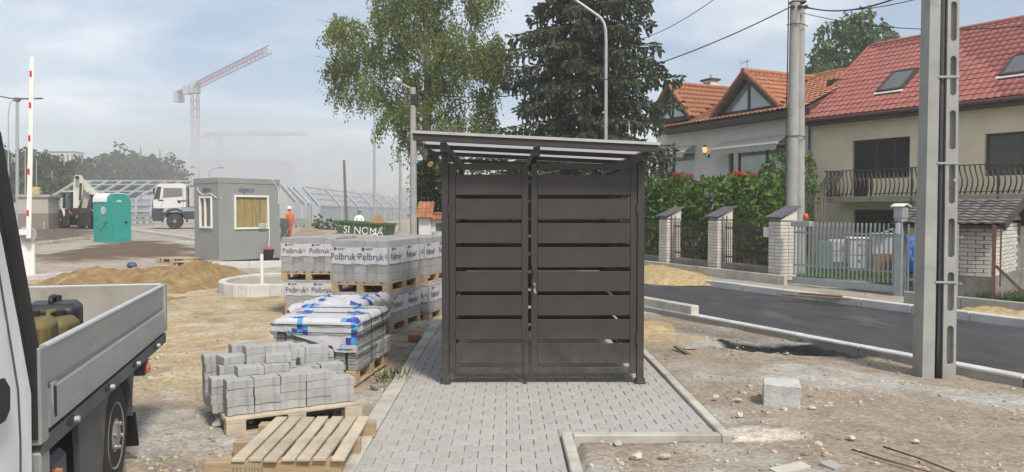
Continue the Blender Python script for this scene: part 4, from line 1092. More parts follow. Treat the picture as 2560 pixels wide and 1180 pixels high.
# low heaps of sand and soil as meshes with rough outline
def heap(name, label, cat, pts, h, m, seed, zbase=0.0, n=38, rough=.05, prof=.8, lumps=None):
    """a low irregular pile over the outline pts (world xy)"""
    cx_ = sum(p[0] for p in pts) / len(pts); cy_ = sum(p[1] for p in pts) / len(pts)
    xs = [p[0] for p in pts]; ys = [p[1] for p in pts]; x0, x1, y0, y1 = min(xs), max(xs), min(ys), max(ys)
    b = MB(); N_ = n; M_ = max(10, int(n * (y1 - y0) / max(.01, (x1 - x0)) * 1.2)); M_ = min(M_, 60); idx = {}
    def dist(x, y):
        best = 1e9; j = len(pts) - 1
        for i in range(len(pts)):
            ax, ay = pts[j]; bx, by = pts[i]; dx, dy = bx - ax, by - ay; t_ = max(0, min(1, ((x - ax) * dx + (y - ay) * dy) / (dx * dx + dy * dy + 1e-9)))
            best = min(best, math.hypot(x - ax - t_ * dx, y - ay - t_ * dy)); j = i
        return best if inside(pts, x, y) else -best
    mx_ = max(dist(x0 + (x1 - x0) * i / 14, y0 + (y1 - y0) * j / 14) for i in range(15) for j in range(15))
    for j in range(M_ + 1):
        for i in range(N_ + 1):
            x = x0 + (x1 - x0) * (i / N_ * 1.16 - .08); y = y0 + (y1 - y0) * (j / M_ * 1.16 - .08)
            d = dist(x, y) / mx_ + .12 * fbm(x + seed, y, 1.6 / max(mx_, .2), 2)
            if lumps: z = max(hh * max(0, 1 - math.hypot((x - lx) / rx, (y - ly) / ry)) ** prof for lx, ly, rx, ry, hh in lumps) * min(1, max(0, d * 4)) if d > 0 else 0
            else: z = h * max(0, d) ** prof
            z += rough * NZ(Vector((x * 4 + seed, y * 4, 2))) * min(1, max(0, d * 3)) + rough * .6 * NZ(Vector((x * 13, y * 13, seed))) * min(1, max(0, d * 3))
            if d <= 0: z = -.06
            b.v.append(Vector((x, y, zbase + z)))
    b.f = [[j * (N_ + 1) + i, j * (N_ + 1) + i + 1, (j + 1) * (N_ + 1) + i + 1, (j + 1) * (N_ + 1) + i] for j in range(M_) for i in range(N_)
           if max(b.v[q].z for q in (j * (N_ + 1) + i, j * (N_ + 1) + i + 1, (j + 1) * (N_ + 1) + i + 1, (j + 1) * (N_ + 1) + i)) > zbase - .05]
    b.m = [0] * len(b.f)
    o = b.build(name, m, smooth=True, fixn=False); return tag(o, label, cat)
def ring_px(z, *uv): return [tuple(G(u, v, z).xy) for u, v in uv]
heap('sand_heap', 'low heap of yellow sand beyond the road kerb, right of the shelter', 'sand heap', ring_px(.1, (1560, 690), (1640, 704), (1790, 706), (1785, 692), (1700, 672), (1560, 668)), .20, K['sandy'], 3, .08, rough=.05)
heap('sand_heap', 'thin strip of yellow sand behind the far kerb, right of the slotted pole', 'sand heap', ring_px(.1, (2380, 768), (2400, 782), (2620, 806), (2640, 795), (2500, 768)), .16, K['sandy'], 8, .08, rough=.03)
heap('sand_heap', 'small rough patch of yellow sand at the shelter right corner', 'sand heap', ring_px(-.03, (1590, 855), (1640, 838), (1690, 836), (1680, 812), (1620, 805), (1560, 815)), .08, K['sandy'], 5, -.02, rough=.03)
K['blacksoil'] = mat('black_soil', (.018, .017, .017), .95, var=.4, scale=20, bump=.8, bscale=60, coord='World')
heap('black_soil_patch', 'patch of black crumbly soil in a shallow hollow by the near kerb', 'soil patch', ring_px(-.1, (1868, 888), (1930, 892), (2060, 893), (2130, 888), (2080, 868), (2000, 860), (1960, 868), (1930, 880)), .07, K['blacksoil'], 4, -.13, rough=.045, prof=.5, n=60)
b = MB(); random.seed(9)
q = G(2000, 862, -.1)
for k in range(26):
    a = random.random() * 2 * PI; l = random.uniform(.03, .09); h = random.uniform(.03, .09)
    b.quad(q, q + Vector((math.cos(a) * l * .6 + .01, math.sin(a) * l * .6, h * .7)), q + Vector((math.cos(a) * l, math.sin(a) * l, h)), q + Vector((math.cos(a) * l * .6 - .012, math.sin(a) * l * .6 + .01, h * .7)))
K['weed'] = leafmat('weed_leaf', [(.10, .20, .02), (.20, .32, .05)])
tag(b.build('weed', K['weed'], fixn=False), 'bright green weed tuft growing at the near road kerb', 'weed')
b = MB(); q = G(985, 944, 0)
for k in range(70):
    a = random.random() * 2 * PI; l = random.uniform(.03, .12); h = random.uniform(.02, .12); w = .008
    o_ = q + Vector((random.uniform(-.16, .16), random.uniform(-.2, .2), 0)); n_ = Vector((-math.sin(a), math.cos(a), 0)) * w
    b.quad(o_ - n_, o_ + n_, o_ + Vector((math.cos(a) * l, math.sin(a) * l, h)) + n_ * .3, o_ + Vector((math.cos(a) * l, math.sin(a) * l, h)) - n_ * .3)
K['grassleaf'] = leafmat('grass_blade', [(.035, .075, .012), (.06, .12, .02), (.11, .15, .04)], trans=.25)
tag(b.build('weed', K['grassleaf'], fixn=False), 'green weeds beside the pallet at the pale kerb', 'weed')
# boards on the far walkway
for (l, a_, c_) in (('grey weathered plank lying along the far kerb', (1960, 737), (2125, 748)), ('thinner old plank behind the other plank on the far walkway', (2000, 733), (2105, 741))):
    o = MB().bar(G(*a_, .14), G(*c_, .14), .12, .03, ch=.004).build('plank', K['wood_dark']); tag(o, l, 'plank', 'planks on the far walkway')

# street lamp behind the shelter
lp = P(1514, 600, 24.0); lp.z = .1
t = thing('street_lamp', 'tall pale steel street lamp with curved arm rising behind the shelter roof', 'street lamp', lp, 0)
def off(t): return t.matrix_basis.inverted()
w = lambda u, v, Y: P(u, v, Y) - lp
pts = [Vector((0, 0, 0)), Vector((0, 0, 3))] + [w(1515, 100, 24), w(1514, 75, 24), w(1510, 58, 24), w(1502, 45, 24), w(1490, 36, 24), w(1470, 22, 24), w(1447, 6, 24), w(1430, -6, 24)]
MB().tube(pts, [.062, .058, .050, .048, .046, .045, .044, .043, .042, .04], 10).build('pole', K['galv'], t, smooth=True)
MB().bar(w(1436, -2, 24), w(1385, -28, 24), .22, .08, ch=.02).build('lamp_head', K['galv_dull'], t)
MB().box((0, 0, .5), (.16, .16, 1.0), ch=.02).build('base', K['galv'], t)

# twin concrete poles behind the fence pillar, with cables
tw = P(1986, 690, 19.6); tw.z = .1
t = thing('utility_pole', 'pair of round concrete utility poles bound together behind the gate pillar', 'utility pole', tw, 0)
HT = 6.74
for (dx, dy, nm) in ((-.115, -.06, 'pole_shaft'), (.135, .10, 'pole_shaft')):
    MB().cyl((dx, dy, -.1), (dx * .72, dy, HT - (.0 if dx < 0 else .05)), .150, .118, 18).build(nm, K['concrete'], t, smooth='auto')
for z in (3.45, 6.2):
    MB().tube([(-.29, -.05, z), (-.2, -.21, z), (0, -.2, z + .01), (.2, -.06, z), (.29, .1, z)], .012, 6).build('binding', K['rust'], t)
MB().tube([(-.285, -.08, 0), (-.28, -.08, 3), (-.25, -.08, 6.8)], .014, 6).build('cable', K['black'], t)
MB().box((0, -.02, HT + .03), (.36, .2, .06), ch=.01).build('bracket', K['black'], t)
for k in range(3): MB().lathe([(.02, 0), (.05, .02), (.05, .06), (.03, .08), (.045, .1), (.02, .13)], (-.18 + .16 * k, -.12, HT - .12), (0, -1, 0), 12).build('insulator', K['grey_plastic'], t)
TW_TOP = tw + Vector((0, -.1, HT - .05))
def cable(label, a, b_, sag, r=.011, extra=None):
    pts = [a.lerp(b_, k / 24) - Vector((0, 0, sag * 4 * (k / 24) * (1 - k / 24))) for k in range(25)]
    o = MB().tube(pts, r, 5).build('power_cable', K['black'], smooth=True); tag(o, label, 'cable', 'overhead cables'); return o
# concrete lamp post at the left of the shelter
cp = P(1034, 588, 27.0); cp.z = .02
t = thing('concrete_lamp_post', 'grey concrete post with small street lamp and hanging cable, left of the shelter', 'lamp post', cp, 0)
MB().cyl((0, 0, -.1), (.0, 0, 5.9), .135, .095, 14).build('post', K['concrete'], t, smooth='auto')
w2 = lambda u, v: P(u, v, 27.0) - cp
MB().tube([w2(1034, 232), w2(1028, 222), w2(1010, 212), w2(1000, 206)], .03, 8).build('arm', K['galv_dull'], t)
b = MB(); hd = (w2(1004, 210), w2(984, 194))
b.tube([hd[0], hd[0].lerp(hd[1], .2), hd[0].lerp(hd[1], .6), hd[1]], [.05, .12, .12, .04], 12); b.build('lamp_head', K['galv'], t, smooth=True)
MB().tube([w2(1040, 240), w2(1028, 262), w2(1018, 285), w2(1030, 295), w2(1034, 270)], .016, 6).build('cable_loop', K['black'], t, smooth=True)
MB().tube([w2(1030, 345), w2(1036, 420), w2(1040, 480), w2(1040, 520), w2(1030, 548), w2(1030, 590)], .022, 6).build('cable', K['black'], t, smooth=True)
MB().box(w2(1036, 250), (.25, .2, .4), ch=.02).build('junction_box', K['black'], t)
cable('black cable from the concrete lamp post across the spruce to the twin poles', P(1042, 232, 27.0), TW_TOP + Vector((-.1, 0, .0)), .9, .016)
cable('thick black cable running from the twin poles up out of the top right', TW_TOP, P(2300, -30, 13.0), .25, .016)
cable('thin grey cable from the twin poles to the right across the roof', TW_TOP + Vector((.1, 0, -.2)), P(2700, 52, 12.0), .25, .009)
cable('thin cable crossing the sky between the spruce and the top edge', P(1560, 110, 30.0), P(1860, -60, 22.0), .3, .012)
cable('second thin cable at the twin poles, slightly below the thick one', TW_TOP + Vector((.05, 0, -.06)), P(2420, -40, 11.0), .2, .008)
# warning sign peeping out behind the slotted pole
sp_ = P(2316, 495, 12.6); 
t = thing('warning_sign', 'orange triangular road sign mostly hidden behind the slotted pole', 'road sign', (sp_.x, sp_.y, .1), R(-12))
zc = sp_.z - .1; ss = .30
K['sign_orange'] = mat('sign_orange', (.70, .30, .03), .5, var=.04); K['sign_red'] = mat('sign_red', (.55, .04, .03), .5, var=.04)
tri = lambda s, y, ox=0: [(-s * .5 + ox, y, zc - s * .29), (s * .5 + ox, y, zc - s * .29), (ox, y, zc + s * .58)]
MB().prism(tri(.30, 0), (0, .012, 0)).build('sign_face', K['sign_red'], t); MB().prism(tri(.22, -.004), (0, .005, 0)).build('sign_field', K['sign_orange'], t)
MB().cyl((0, .03, -.1), (0, .03, zc + .1), .028, n=10).build('post', K['galv'], t)
# ------------------------------------------------------------------ terraced houses: local x along the facade to the right, y to the back
HO = Vector((11.4, 30.0, 0)); HA = math.atan2(-.83, .56)
HE = Vector((math.cos(HA), math.sin(HA), 0)); HN = Vector((-math.sin(HA), math.cos(HA), 0))
def fac(u, v, off=.45):
    """picture point on the plane parallel to the facade at depth off: local (x, z)"""
    p = onplane(u, v, HO + HN * off, HN); d = p - HO
    return d.dot(HE), p.z
def tile_mesh(name, w, l, amp, m, n=6, lip=.03, th=.022):
    """one roof tile: S-shaped across (x), lying down the slope (-y is down), lower lip proud"""
    b = MB(); r0, r1, r2 = [], [], []
    for k in range(n + 1):
        x = -w / 2 + w * k / n; z = amp * (.5 - .5 * math.cos(2 * PI * (k / n)))
        r0.append(Vector((x, l / 2, z - .004))); r1.append(Vector((x, -l / 2, z + lip))); r2.append(Vector((x, -l / 2 + .004, z + lip - th - .008)))
    b.v = r0 + r1 + r2
    for k in range(n):
        b.f += [[k, k + 1, n + 2 + k, n + 1 + k], [n + 1 + k, n + 2 + k, 2 * n + 3 + k, 2 * n + 2 + k]]
    b.m = [0] * len(b.f)
    return b.mesh(name, m, smooth='auto')
def slope_tiles(o, right, up, wid, length, w, l, keep=None):
    """transforms of tiles on a slope: o lower left corner, right along eave, up the slope"""
    r = Vector(right).normalized(); u = Vector(up).normalized(); n = r.cross(u); M0 = Matrix((r, u, n)).transposed().to_4x4(); res = []
    nx_, ny_ = int(wid / w + .5), int(length / l + .5)
    for j in range(ny_):
        for i in range(nx_):
            p = Vector(o) + r * ((i + .5) * w) + u * ((j + .5) * l)
            if keep and not keep(p): continue
            M = M0.copy(); M.translation = p + n * (.012 + random.uniform(-.003, .003)); res.append(M)
    return res

# ---- house with the red roof
rh = thing('red_roof_house', 'cream house with long bright red tiled roof and a wavy iron balcony', 'house', HO, HA)
H = lambda name, b, m, par=rh, **k: b.build(name, m, par, **k)
RL = 14.0
def wall_with_holes(name, x0, x1, z0, z1, y, th, holes, m, par):
    """wall slab with rectangular openings, cut into strips"""
    xs = sorted({x0, x1, *[h[0] for h in holes], *[h[1] for h in holes]}); b = MB()
    for xa, xb in zip(xs, xs[1:]):
        zs = [z0]; xm = (xa + xb) / 2
        for h in sorted([h for h in holes if h[0] < xm < h[1]], key=lambda h: h[2]): zs += [h[2], h[3]]
        zs.append(z1)
        for k in range(0, len(zs), 2):
            if zs[k + 1] - zs[k] > 1e-4: b.box(((xa + xb) / 2, y + th / 2, (zs[k] + zs[k + 1]) / 2), (xb - xa, th, zs[k + 1] - zs[k]))
    return b.build(name, m, par)
xa, zt = fac(2131, 352); xb, _ = fac(2275, 350); _, zb0 = fac(2200, 446)
zfl = fac(2100, 500, .45)[1]
W1 = (xa, xb, zb0, zt); WD = (xa, xa + .62, 2.2, zb0 + .002)
xc, zt2 = fac(2462, 335); xd = xc + 2.2; zb2 = fac(2470, 440)[1]
W2 = (xc, xd, zb2, zt2)
xe, zt3 = fac(2133, 524); xf, _ = fac(2240, 524)
W3 = (xe, xf, .75, zt3)
W1b = (W1[0], W1[1], W1[2], W1[3])
wall_with_holes('wall', 0, RL, -.3, 5.35, .45, .34, [W1b, (WD[0], WD[1], WD[2], WD[3] - .004), W2, W3], K['wall_cream'], rh)
b = MB(); b.box((.15, 4.6, 2.6), (.3, 7.96, 5.9)); b.box((RL - .15, 4.6, 2.6), (.3, 7.96, 5.9)); b.box((RL / 2, 8.7, 2.6), (RL, .3, 5.9)); b.box((RL / 2, 4.6, 2.05), (RL - .62, 7.9, .2)); H('inner_wall', b, K['wall_cream'])
def window(par, r, y, panes=1, frame=K['brown'], glass=K['glass_dark'], fw=.07, split=None, reveal=.14):
    x0, x1, z0, z1 = r; y = y + reveal; b = MB()
    b.box(((x0 + x1) / 2, y, z1 - fw / 2), (x1 - x0, .07, fw)); b.box(((x0 + x1) / 2, y, z0 + fw / 2), (x1 - x0, .07, fw))
    for x in (x0 + fw / 2, x1 - fw / 2): b.box((x, y, (z0 + z1) / 2), (fw, .07, z1 - z0 - 2 * fw))
    cuts = [x0 + fw] + [x0 + (x1 - x0) * s for s in (split or [])] + [x1 - fw]
    for x in cuts[1:-1]: b.box((x, y, (z0 + z1) / 2), (fw, .07, z1 - z0 - 2 * fw))
    f = b.build('window', frame, par)
    for a_, c_ in zip(cuts, cuts[1:]):
        MB().box(((a_ + c_) / 2, y + .012, (z0 + z1) / 2), (c_ - a_, .012, z1 - z0 - 2 * fw)).build('pane', glass, f)
    return f
K['glass_room'] = mat('dim_window_glass', (.028, .032, .028), .07, var=.5, scale=1.3, spec=.6)
window(rh, W1, .45, split=[.42, .72], glass=K['glass_room']); window(rh, (WD[0], WD[1], WD[2], WD[3]), .47, glass=K['glass_room']); window(rh, W2, .45, split=[.5], glass=K['glass_room'])
w3 = window(rh, W3, .45, split=[.55], glass=K['glass_room'])
K['curtain'] = mat('curtain', (.16, .17, .16), .9, var=.25, scale=2, stretch=(14, 1, 1))
H('curtain', MB().box(((W3[0] + W3[1]) / 2, .70, (W3[2] + W3[3]) / 2), (W3[1] - W3[0], .02, W3[3] - W3[2])), K['curtain'])
# roof: eave at y=0, z=5.2; ridge at y=4.4, z=8.48
EZ, RZ_, RY = 5.2, 8.48, 4.4
up = Vector((0, RY, RZ_ - EZ)); SL = up.length
b = MB(); b.prism([(-.05, -.04, EZ - .06), (-.05, RY, RZ_ - .05), (-.05, RY * 2 + .1, EZ - .06), (-.05, RY * 2 + .1, EZ - .2), (-.05, RY, RZ_ - .22), (-.05, -.04, EZ - .2)], (RL + .1, 0, 0)); rf = H('roof', b, K['brown'])
skyl = []
for (c4) in (((2200, 229), (2252, 229), (2290, 180), (2238, 182)), ((2500, 190), (2570, 188), (2600, 138), (2545, 142))):
    n_ = Vector((0, -(RZ_ - EZ), RY)).normalized(); nw = HE * n_.x + HN * n_.y + Vector((0, 0, n_.z))
    q = [onplane(u, v, HO + Vector((0, 0, EZ)), nw) - HO for u, v in c4]
    q = [Vector((p.dot(HE), p.dot(HN), p.z)) for p in q]
    x0_, x1_ = (q[0].x + q[3].x) / 2, (q[1].x + q[2].x) / 2; s0 = (q[0].y + q[1].y) / 2 / RY; s1 = (q[2].y + q[3].y) / 2 / RY
    skyl.append((min(x0_, x1_), max(x0_, x1_), min(s0, s1), max(s0, s1)))
def keep_red(p):
    return not any(a - .05 < p.x < b_ + .05 and s0 - .04 < p.y / RY < s1 + .03 for a, b_, s0, s1 in skyl)
TM = tile_mesh('tile', .232, .355, .030, K['tile_red'], 6, lip=.022)
ts = slope_tiles((0, 0, EZ), (1, 0, 0), up, 10.4, SL, .23, .35, keep_red)
pieces('tile', TM, rf, ts, 300)
H('under_sheet', MB().prism([(0, -.02, EZ - .055), (0, RY, RZ_ - .045), (0, RY, RZ_ - .01), (0, -.02, EZ - .02)], (RL, 0, 0)), K['tile_red'], rf)
b = MB(); b.tube([(-.06 + .4 * k, RY, RZ_ + .03) for k in range(37)], .09, 8); H('ridge_cap', b, K['tile_red'], rf, smooth=True)
H('verge_board', MB().prism([(-.09, -.06, EZ - .12), (-.09, RY, RZ_ - .08), (-.09, RY, RZ_ + .08), (-.09, -.06, EZ + .05)], (.1, 0, 0)), K['tile_red'], rf)
H('gutter', MB().box((RL / 2, -.09, EZ - .10), (RL, .13, .11), ch=.03), K['brown']); H('soffit', MB().box((RL / 2, .2, EZ - .22), (RL, .50, .05)), K['brown'])
H('fascia', MB().box((RL / 2, -.02, EZ - .16), (RL, .03, .16)), K['brown'])
K['glass_grey'] = mat('skylight_glass', (.16, .17, .16), .12, .3, var=.1)
rr = Vector((1, 0, 0)); uu = up.normalized(); nn = rr.cross(uu)
for a, b_, s0, s1 in skyl:
    M = Matrix((rr, uu, nn)).transposed().to_4x4(); c = Vector(((a + b_) / 2, 0, EZ)) + up * ((s0 + s1) / 2); M.translation = c + nn * .06
    wd, ln = b_ - a, (s1 - s0) * SL
    fr_ = MB().box((-wd / 2, 0, 0), (.09, ln, .13)).box((wd / 2, 0, 0), (.09, ln, .13)).box((0, ln / 2, 0), (wd - .09, .09, .13)).box((0, -ln / 2, 0), (wd - .09, .09, .13)).build('skylight', K['brown'], rf); fr_.matrix_basis = M
    MB().box((0, 0, .03), (wd - .09, ln - .09, .02)).build('pane', K['glass_grey'], rf).matrix_basis = M
    MB().box((0, -ln / 2 - .10, -.01), (wd + .2, .12, .03)).build('flashing', K['wall_white'], rf).matrix_basis = M
# balcony
bz0 = 2.02; bzt = 3.12; BYF = -.75; bx0 = fac(2058, 500, BYF)[0]
H('balcony_slab', MB().box(((bx0 + RL) / 2, (.45 + BYF) / 2, bz0 + .08), (RL - bx0, .45 - BYF, .20), ch=.01), mat('balcony_concrete', (.37, .33, .25), .85, var=.1))
K['iron'] = mat('wrought_iron', (.085, .066, .058), .6, var=.1)
rail = H('railing', MB().box(((bx0 + RL) / 2, BYF + .03, bzt), (RL - bx0, .045, .03)).box((bx0 + .02, (BYF + .45) / 2, bzt), (.045, .45 - BYF, .03)).box(((bx0 + RL) / 2, BYF + .03, bz0 + .27), (RL - bx0, .03, .025)).box((bx0 + .02, (BYF + .45) / 2, bz0 + .27), (.03, .45 - BYF, .025)), K['iron'])
bp = [(0, z_, y_) for z_, y_ in ((.0, .0), (.12, -.05), (.28, -.115), (.45, -.12), (.62, -.05), (.78, .02), (.88, .03), (.91, .0))]
bal = MB().tube([(0, y_, z_) for _, z_, y_ in [(0, a, c) for _, a, c in bp]], .021, 4).mesh('baluster', K['iron'], smooth=True)
x = bx0 + .12; k = 0
while x < 9.5:
    put('baluster', bal, rail, Matrix.Translation((x, BYF + .03, bz0 + .20)) @ Matrix.Rotation(R(48), 4, 'Z') @ Matrix.Diagonal((1, 1.5, 1, 1))); x += .155
for k in range(8): put('baluster', bal, rail, Matrix.Translation((bx0 + .02, BYF + .15 + k * .125, bz0 + .20)) @ Matrix.Rotation(-PI / 2 + .25, 4, 'Z') @ Matrix.Diagonal((1, 1.25, 1, 1)))
pst = MB().box((0, 0, .5), (.05, .05, 1.0)).box((0, .02, -.06), (.05, .10, .14)).mesh('railing_post', K['iron'])
for u in (2076, 2176, 2278, 2378, 2494): put('railing_post', pst, rail, Matrix.Translation((fac(u, 470, BYF)[0], BYF + .03, bz0 + .12)))
# ---- house with the orange roof: x from -8.4 to 0
oh = thing('orange_roof_house', 'white house with orange clay tiles, two triangular gable dormers and awnings', 'house', HO, HA)
O_ = lambda name, b, m, par=oh, **k: b.build(name, m, par, **k)
HA = math.atan2(-.90, .436); HE = Vector((math.cos(HA), math.sin(HA), 0)); HN = Vector((-math.sin(HA), math.cos(HA), 0))
oh.rotation_euler.z = HA; oh.matrix_basis = Matrix.Translation(HO) @ Matrix.Rotation(HA, 4, 'Z')
OL = -8.9; OEZ, ORZ = 5.68, 7.68
def rect(u0, v0, u1, v1, off=.45): x0_, z1_ = fac(u0, v0, off); x1_, z0_ = fac(u1, v1, off); return (x0_, x1_, z0_, z1_)
V1 = rect(1822, 376, 1962, 448); V2 = rect(1642, 392, 1735, 452)
wall_with_holes('wall', OL, -.02, -.3, 5.55, .45, .34, [V2, V1], K['wall_white'], oh)
b = MB(); b.box((OL + .15, 4.6, 2.6), (.3, 7.96, 5.9)); b.box((OL / 2, 8.7, 2.6), (-OL, .3, 5.9)); O_('inner_wall', b, K['wall_white'])
window(oh, V1, .45, split=[.16, .66], glass=K['glass_sky'], fw=.09); window(oh, V2, .45, split=[.42], glass=K['glass_sky'], fw=.09)
oup = Vector((0, RY, ORZ - OEZ)); OSL = oup.length
orf = O_('roof', MB().prism([(OL - .3, -.04, OEZ - .07), (OL - .3, RY, ORZ - .05), (OL - .3, RY * 2 + .1, OEZ - .07), (OL - .3, RY * 2 + .1, OEZ - .2), (OL - .3, RY, ORZ - .25), (OL - .3, -.04, OEZ - .22)], (-OL + .28, 0, 0)), K['brown'])
O_('eave_board', MB().box((OL / 2, -.02, OEZ - .18), (-OL + .5, .05, .24)), K['brown'], orf); O_('soffit', MB().box((OL / 2, .2, OEZ - .27), (-OL, .52, .05)), K['brown'], orf)
b = MB(); b.tube([(OL - .3 + .36 * k, RY, ORZ + .04) for k in range(25)], [.10 + .02 * (k % 2) for k in range(25)], 8); O_('ridge_cap', b, K['tile_orange'], orf, smooth=True)
# dormers
DO = .56
def dormer(apex, bl, br):
    xa_, za_ = fac(*apex, DO); xl, zl = fac(*bl, DO); xr, zr = fac(*br, DO)
    xl = min(xl, xa_ - .6) if bl else xl
    half = max(xr - xa_, .8); zb_ = min(zr, zl)
    return xa_, za_, half, zb_
dms = [dormer((1874, 182), (1808, 292), (1962, 262)), dormer((1683, 213), (1610, 312), (1738, 293))]
tms = []
TO = tile_mesh('tile', .252, .36, .05, K['tile_orange'], 6, lip=.04)
def roof_y(z): return (z - OEZ) / (ORZ - OEZ) * RY
for (xa_, za_, half, zb_) in dms:
    hgt = za_ - zb_; L_ = RY + .6
    for sgn in (-1, 1):
        sl = Vector((-sgn * half, 0, hgt)); right_ = Vector((0, 1, 0)) if sgn > 0 else Vector((0, -1, 0))
        o0 = Vector((xa_ + sgn * half, DO - .30, zb_)) if sgn > 0 else Vector((xa_ - half, DO - .30 + L_, zb_))
        def keep(p):
            return p.z > OEZ + (ORZ - OEZ) * p.y / RY + .03 if p.y < RY else p.z > ORZ
        tms += slope_tiles(o0, right_, sl, L_, sl.length, .25, .34, keep)
        # boarding under the dormer tiles
        e = sl.normalized(); nrm = right_.cross(e)
        O_('dormer_deck', MB().prism([o0 - nrm * .01, o0 + sl - nrm * .01, o0 + sl - nrm * .05, o0 - nrm * .05], right_ * L_), K['tile_orange'], orf)
        fy = DO - .34
        base = Vector((xa_ + sgn * (half + .05), fy, zb_ - .03)); tip = Vector((xa_, fy, za_ + .0))
        O_('barge_board', MB().prism([base, tip, tip - Vector((0, 0, .26)), base - Vector((sgn * .3, 0, 0))], (0, .04, 0)), K['brown'], orf)
        b = MB(); nb_ = 9
        for k in range(nb_): 
            p0_ = base.lerp(tip, k / nb_) + Vector((0, .02, .05)); p1_ = base.lerp(tip, (k + 1.12) / nb_) + Vector((0, .02, .09)); b.cyl(p0_, p1_, .10, .085, 8)
        O_('verge_tile', b, K['tile_orange'], orf)['kind'] = 'stuff'
    b = MB(); nb_ = 10
    for k in range(nb_): b.cyl((xa_, DO - .40 + k * .42, za_ + .07), (xa_, DO - .40 + (k + 1.1) * .42, za_ + .09), .12, .10, 9)
    O_('ridge_tile', b, K['tile_orange'], orf)['kind'] = 'stuff'
    # gable front: brown timber face with two triangular panes
    dm = O_('dormer', MB().prism([(xa_ - half, DO, zb_ - .05), (xa_ + half, DO, zb_ - .05), (xa_, DO, za_ - .04)], (0, .05, 0)), K['brown'])
    for sgn in (-1, 1):
        q0 = (xa_ + sgn * .10, DO - .012, zb_ + .16); q1 = (xa_ + sgn * (half - .45), DO - .012, zb_ + .16); q2 = (xa_ + sgn * .10, DO - .012, za_ - .30 - .10 * hgt / half)
        O_('pane', MB().prism([q0, q1, q2], (0, .01, 0)), K['glass_sky'], dm)
def keep_main(p):
    for (xa_, za_, half, zb_) in dms:
        zt_ = za_ - (za_ - zb_) * abs(p.x - xa_) / half
        if abs(p.x - xa_) < half and p.z < zt_ - .02 and p.y > DO - .3: return False
    return True
tms += slope_tiles((OL - .3, -.06, OEZ), (1, 0, 0), oup, -OL + .30, OSL, .25, .34, keep_main)
pieces('tile', TO, orf, tms, 300)
# valley flashing line beside the left dormer
v0 = fac(1745, 290, .3); O_('valley_strip', MB().tube([(v0[0], .55, OEZ + (ORZ - OEZ) * .55 / RY + .06), (v0[0] + .35, 2.6, OEZ + (ORZ - OEZ) * 2.6 / RY + .07)], .03, 5), K['brown'], orf)
O_('roof_vent', MB().box((-.55, 2.2, OEZ + (ORZ - OEZ) * 2.2 / RY + .12), (.5, .35, .28)), K['brown'], orf)
# chimney
cxp = onplane(1776, 203, HO + HN * (RY + .3), HN); cz = cxp.z; cx0 = (cxp - HO).dot(HE)
ch_ = O_('chimney', MB().box((cx0, RY + .3, (7.0 + cz) / 2), (.66, .5, cz - 7.0)), K['wall_cream'], orf)
O_('chimney_cap', MB().box((cx0, RY + .3, cz + .05), (.86, .70, .10), ch=.01), K['brown'], orf)
for dx in (-.13, .13): O_('flue_opening', MB().box((cx0 + dx, RY + .046, cz - .16), (.12, .02, .15)), K['black'], orf)
O_('chimney_pot', MB().cyl((cx0 + .05, RY + .3, cz + .08), (cx0 + .05, RY + .3, cz + .34), .07), K['galv'], orf)
# awnings
K['awning'] = mat('faded_awning_cloth', (.52, .49, .42), .85, var=.06, scale=3)
def awning(r, dz=.55, out=.7):
    x0_, x1_, z0_, z1_ = r; b = MB(); n = 44
    za_ = z1_ + .40; zb_ = z1_ + .02
    b.quad((x0_, .40, za_), (x1_, .40, za_), (x1_, .45 - out, zb_), (x0_, .45 - out, zb_))
    a = O_('awning', b, K['awning'], fixn=False)
    O_('awning_bar', MB().box(((x0_ + x1_) / 2, .45 - out, zb_), (x1_ - x0_ + .05, .07, .07), ch=.015), K['wall_white'], a)
    b = MB(); pts_ = []
    for k in range(n + 1):
        x = x0_ + (x1_ - x0_) * k / n; pts_.append((x, .45 - out - .02, zb_ - .21 - .06 * abs(math.sin(PI * 9 * k / n))))
    for k in range(n): b.quad((pts_[k][0], .45 - out - .02, zb_ - .03), (pts_[k + 1][0], .45 - out - .02, zb_ - .03), pts_[k + 1], pts_[k])
    O_('valance', b, K['awning'], a, fixn=False)
    for x in (x0_ + .05, x1_ - .05): O_('awning_arm', MB().bar((x, .42, za_ - .35), (x, .45 - out, zb_ - .02), .03, .04), K['galv'], a)
awning((V1[0] - .35, V1[1] + .25, V1[2], V1[3])); awning((V2[0] - .3, V2[1] + .12, V2[2], V2[3]))
# lit wall lantern
lx, lz = fac(1762, 375, .2)
ln_ = O_('wall_lantern', MB().tube([(lx, .44, lz - .26), (lx, .25, lz - .30), (lx, .2, lz - .18)], .018, 6).lathe([(.02, 0), (.09, .02), (.09, .035), (.02, .05)], (lx, .2, lz - .17)).lathe([(.12, 0), (.10, .03), (.03, .09), (.001, .12)], (lx, .2, lz + .13)).box((lx, .44, lz - .26), (.1, .02, .16)), K['black'])
O_('lantern_glass', MB().lathe([(.06, 0), (.10, .12), (.10, .26), (.02, .27)], (lx, .2, lz - .13)), mat('lit_lantern_glass', (.9, .6, .25), .4, emit=(1.0, .50, .16, .9)), ln_)
O_('downpipe', MB().cyl((-.10, .36, 0), (-.10, .36, 5.3), .045), K['brown'])
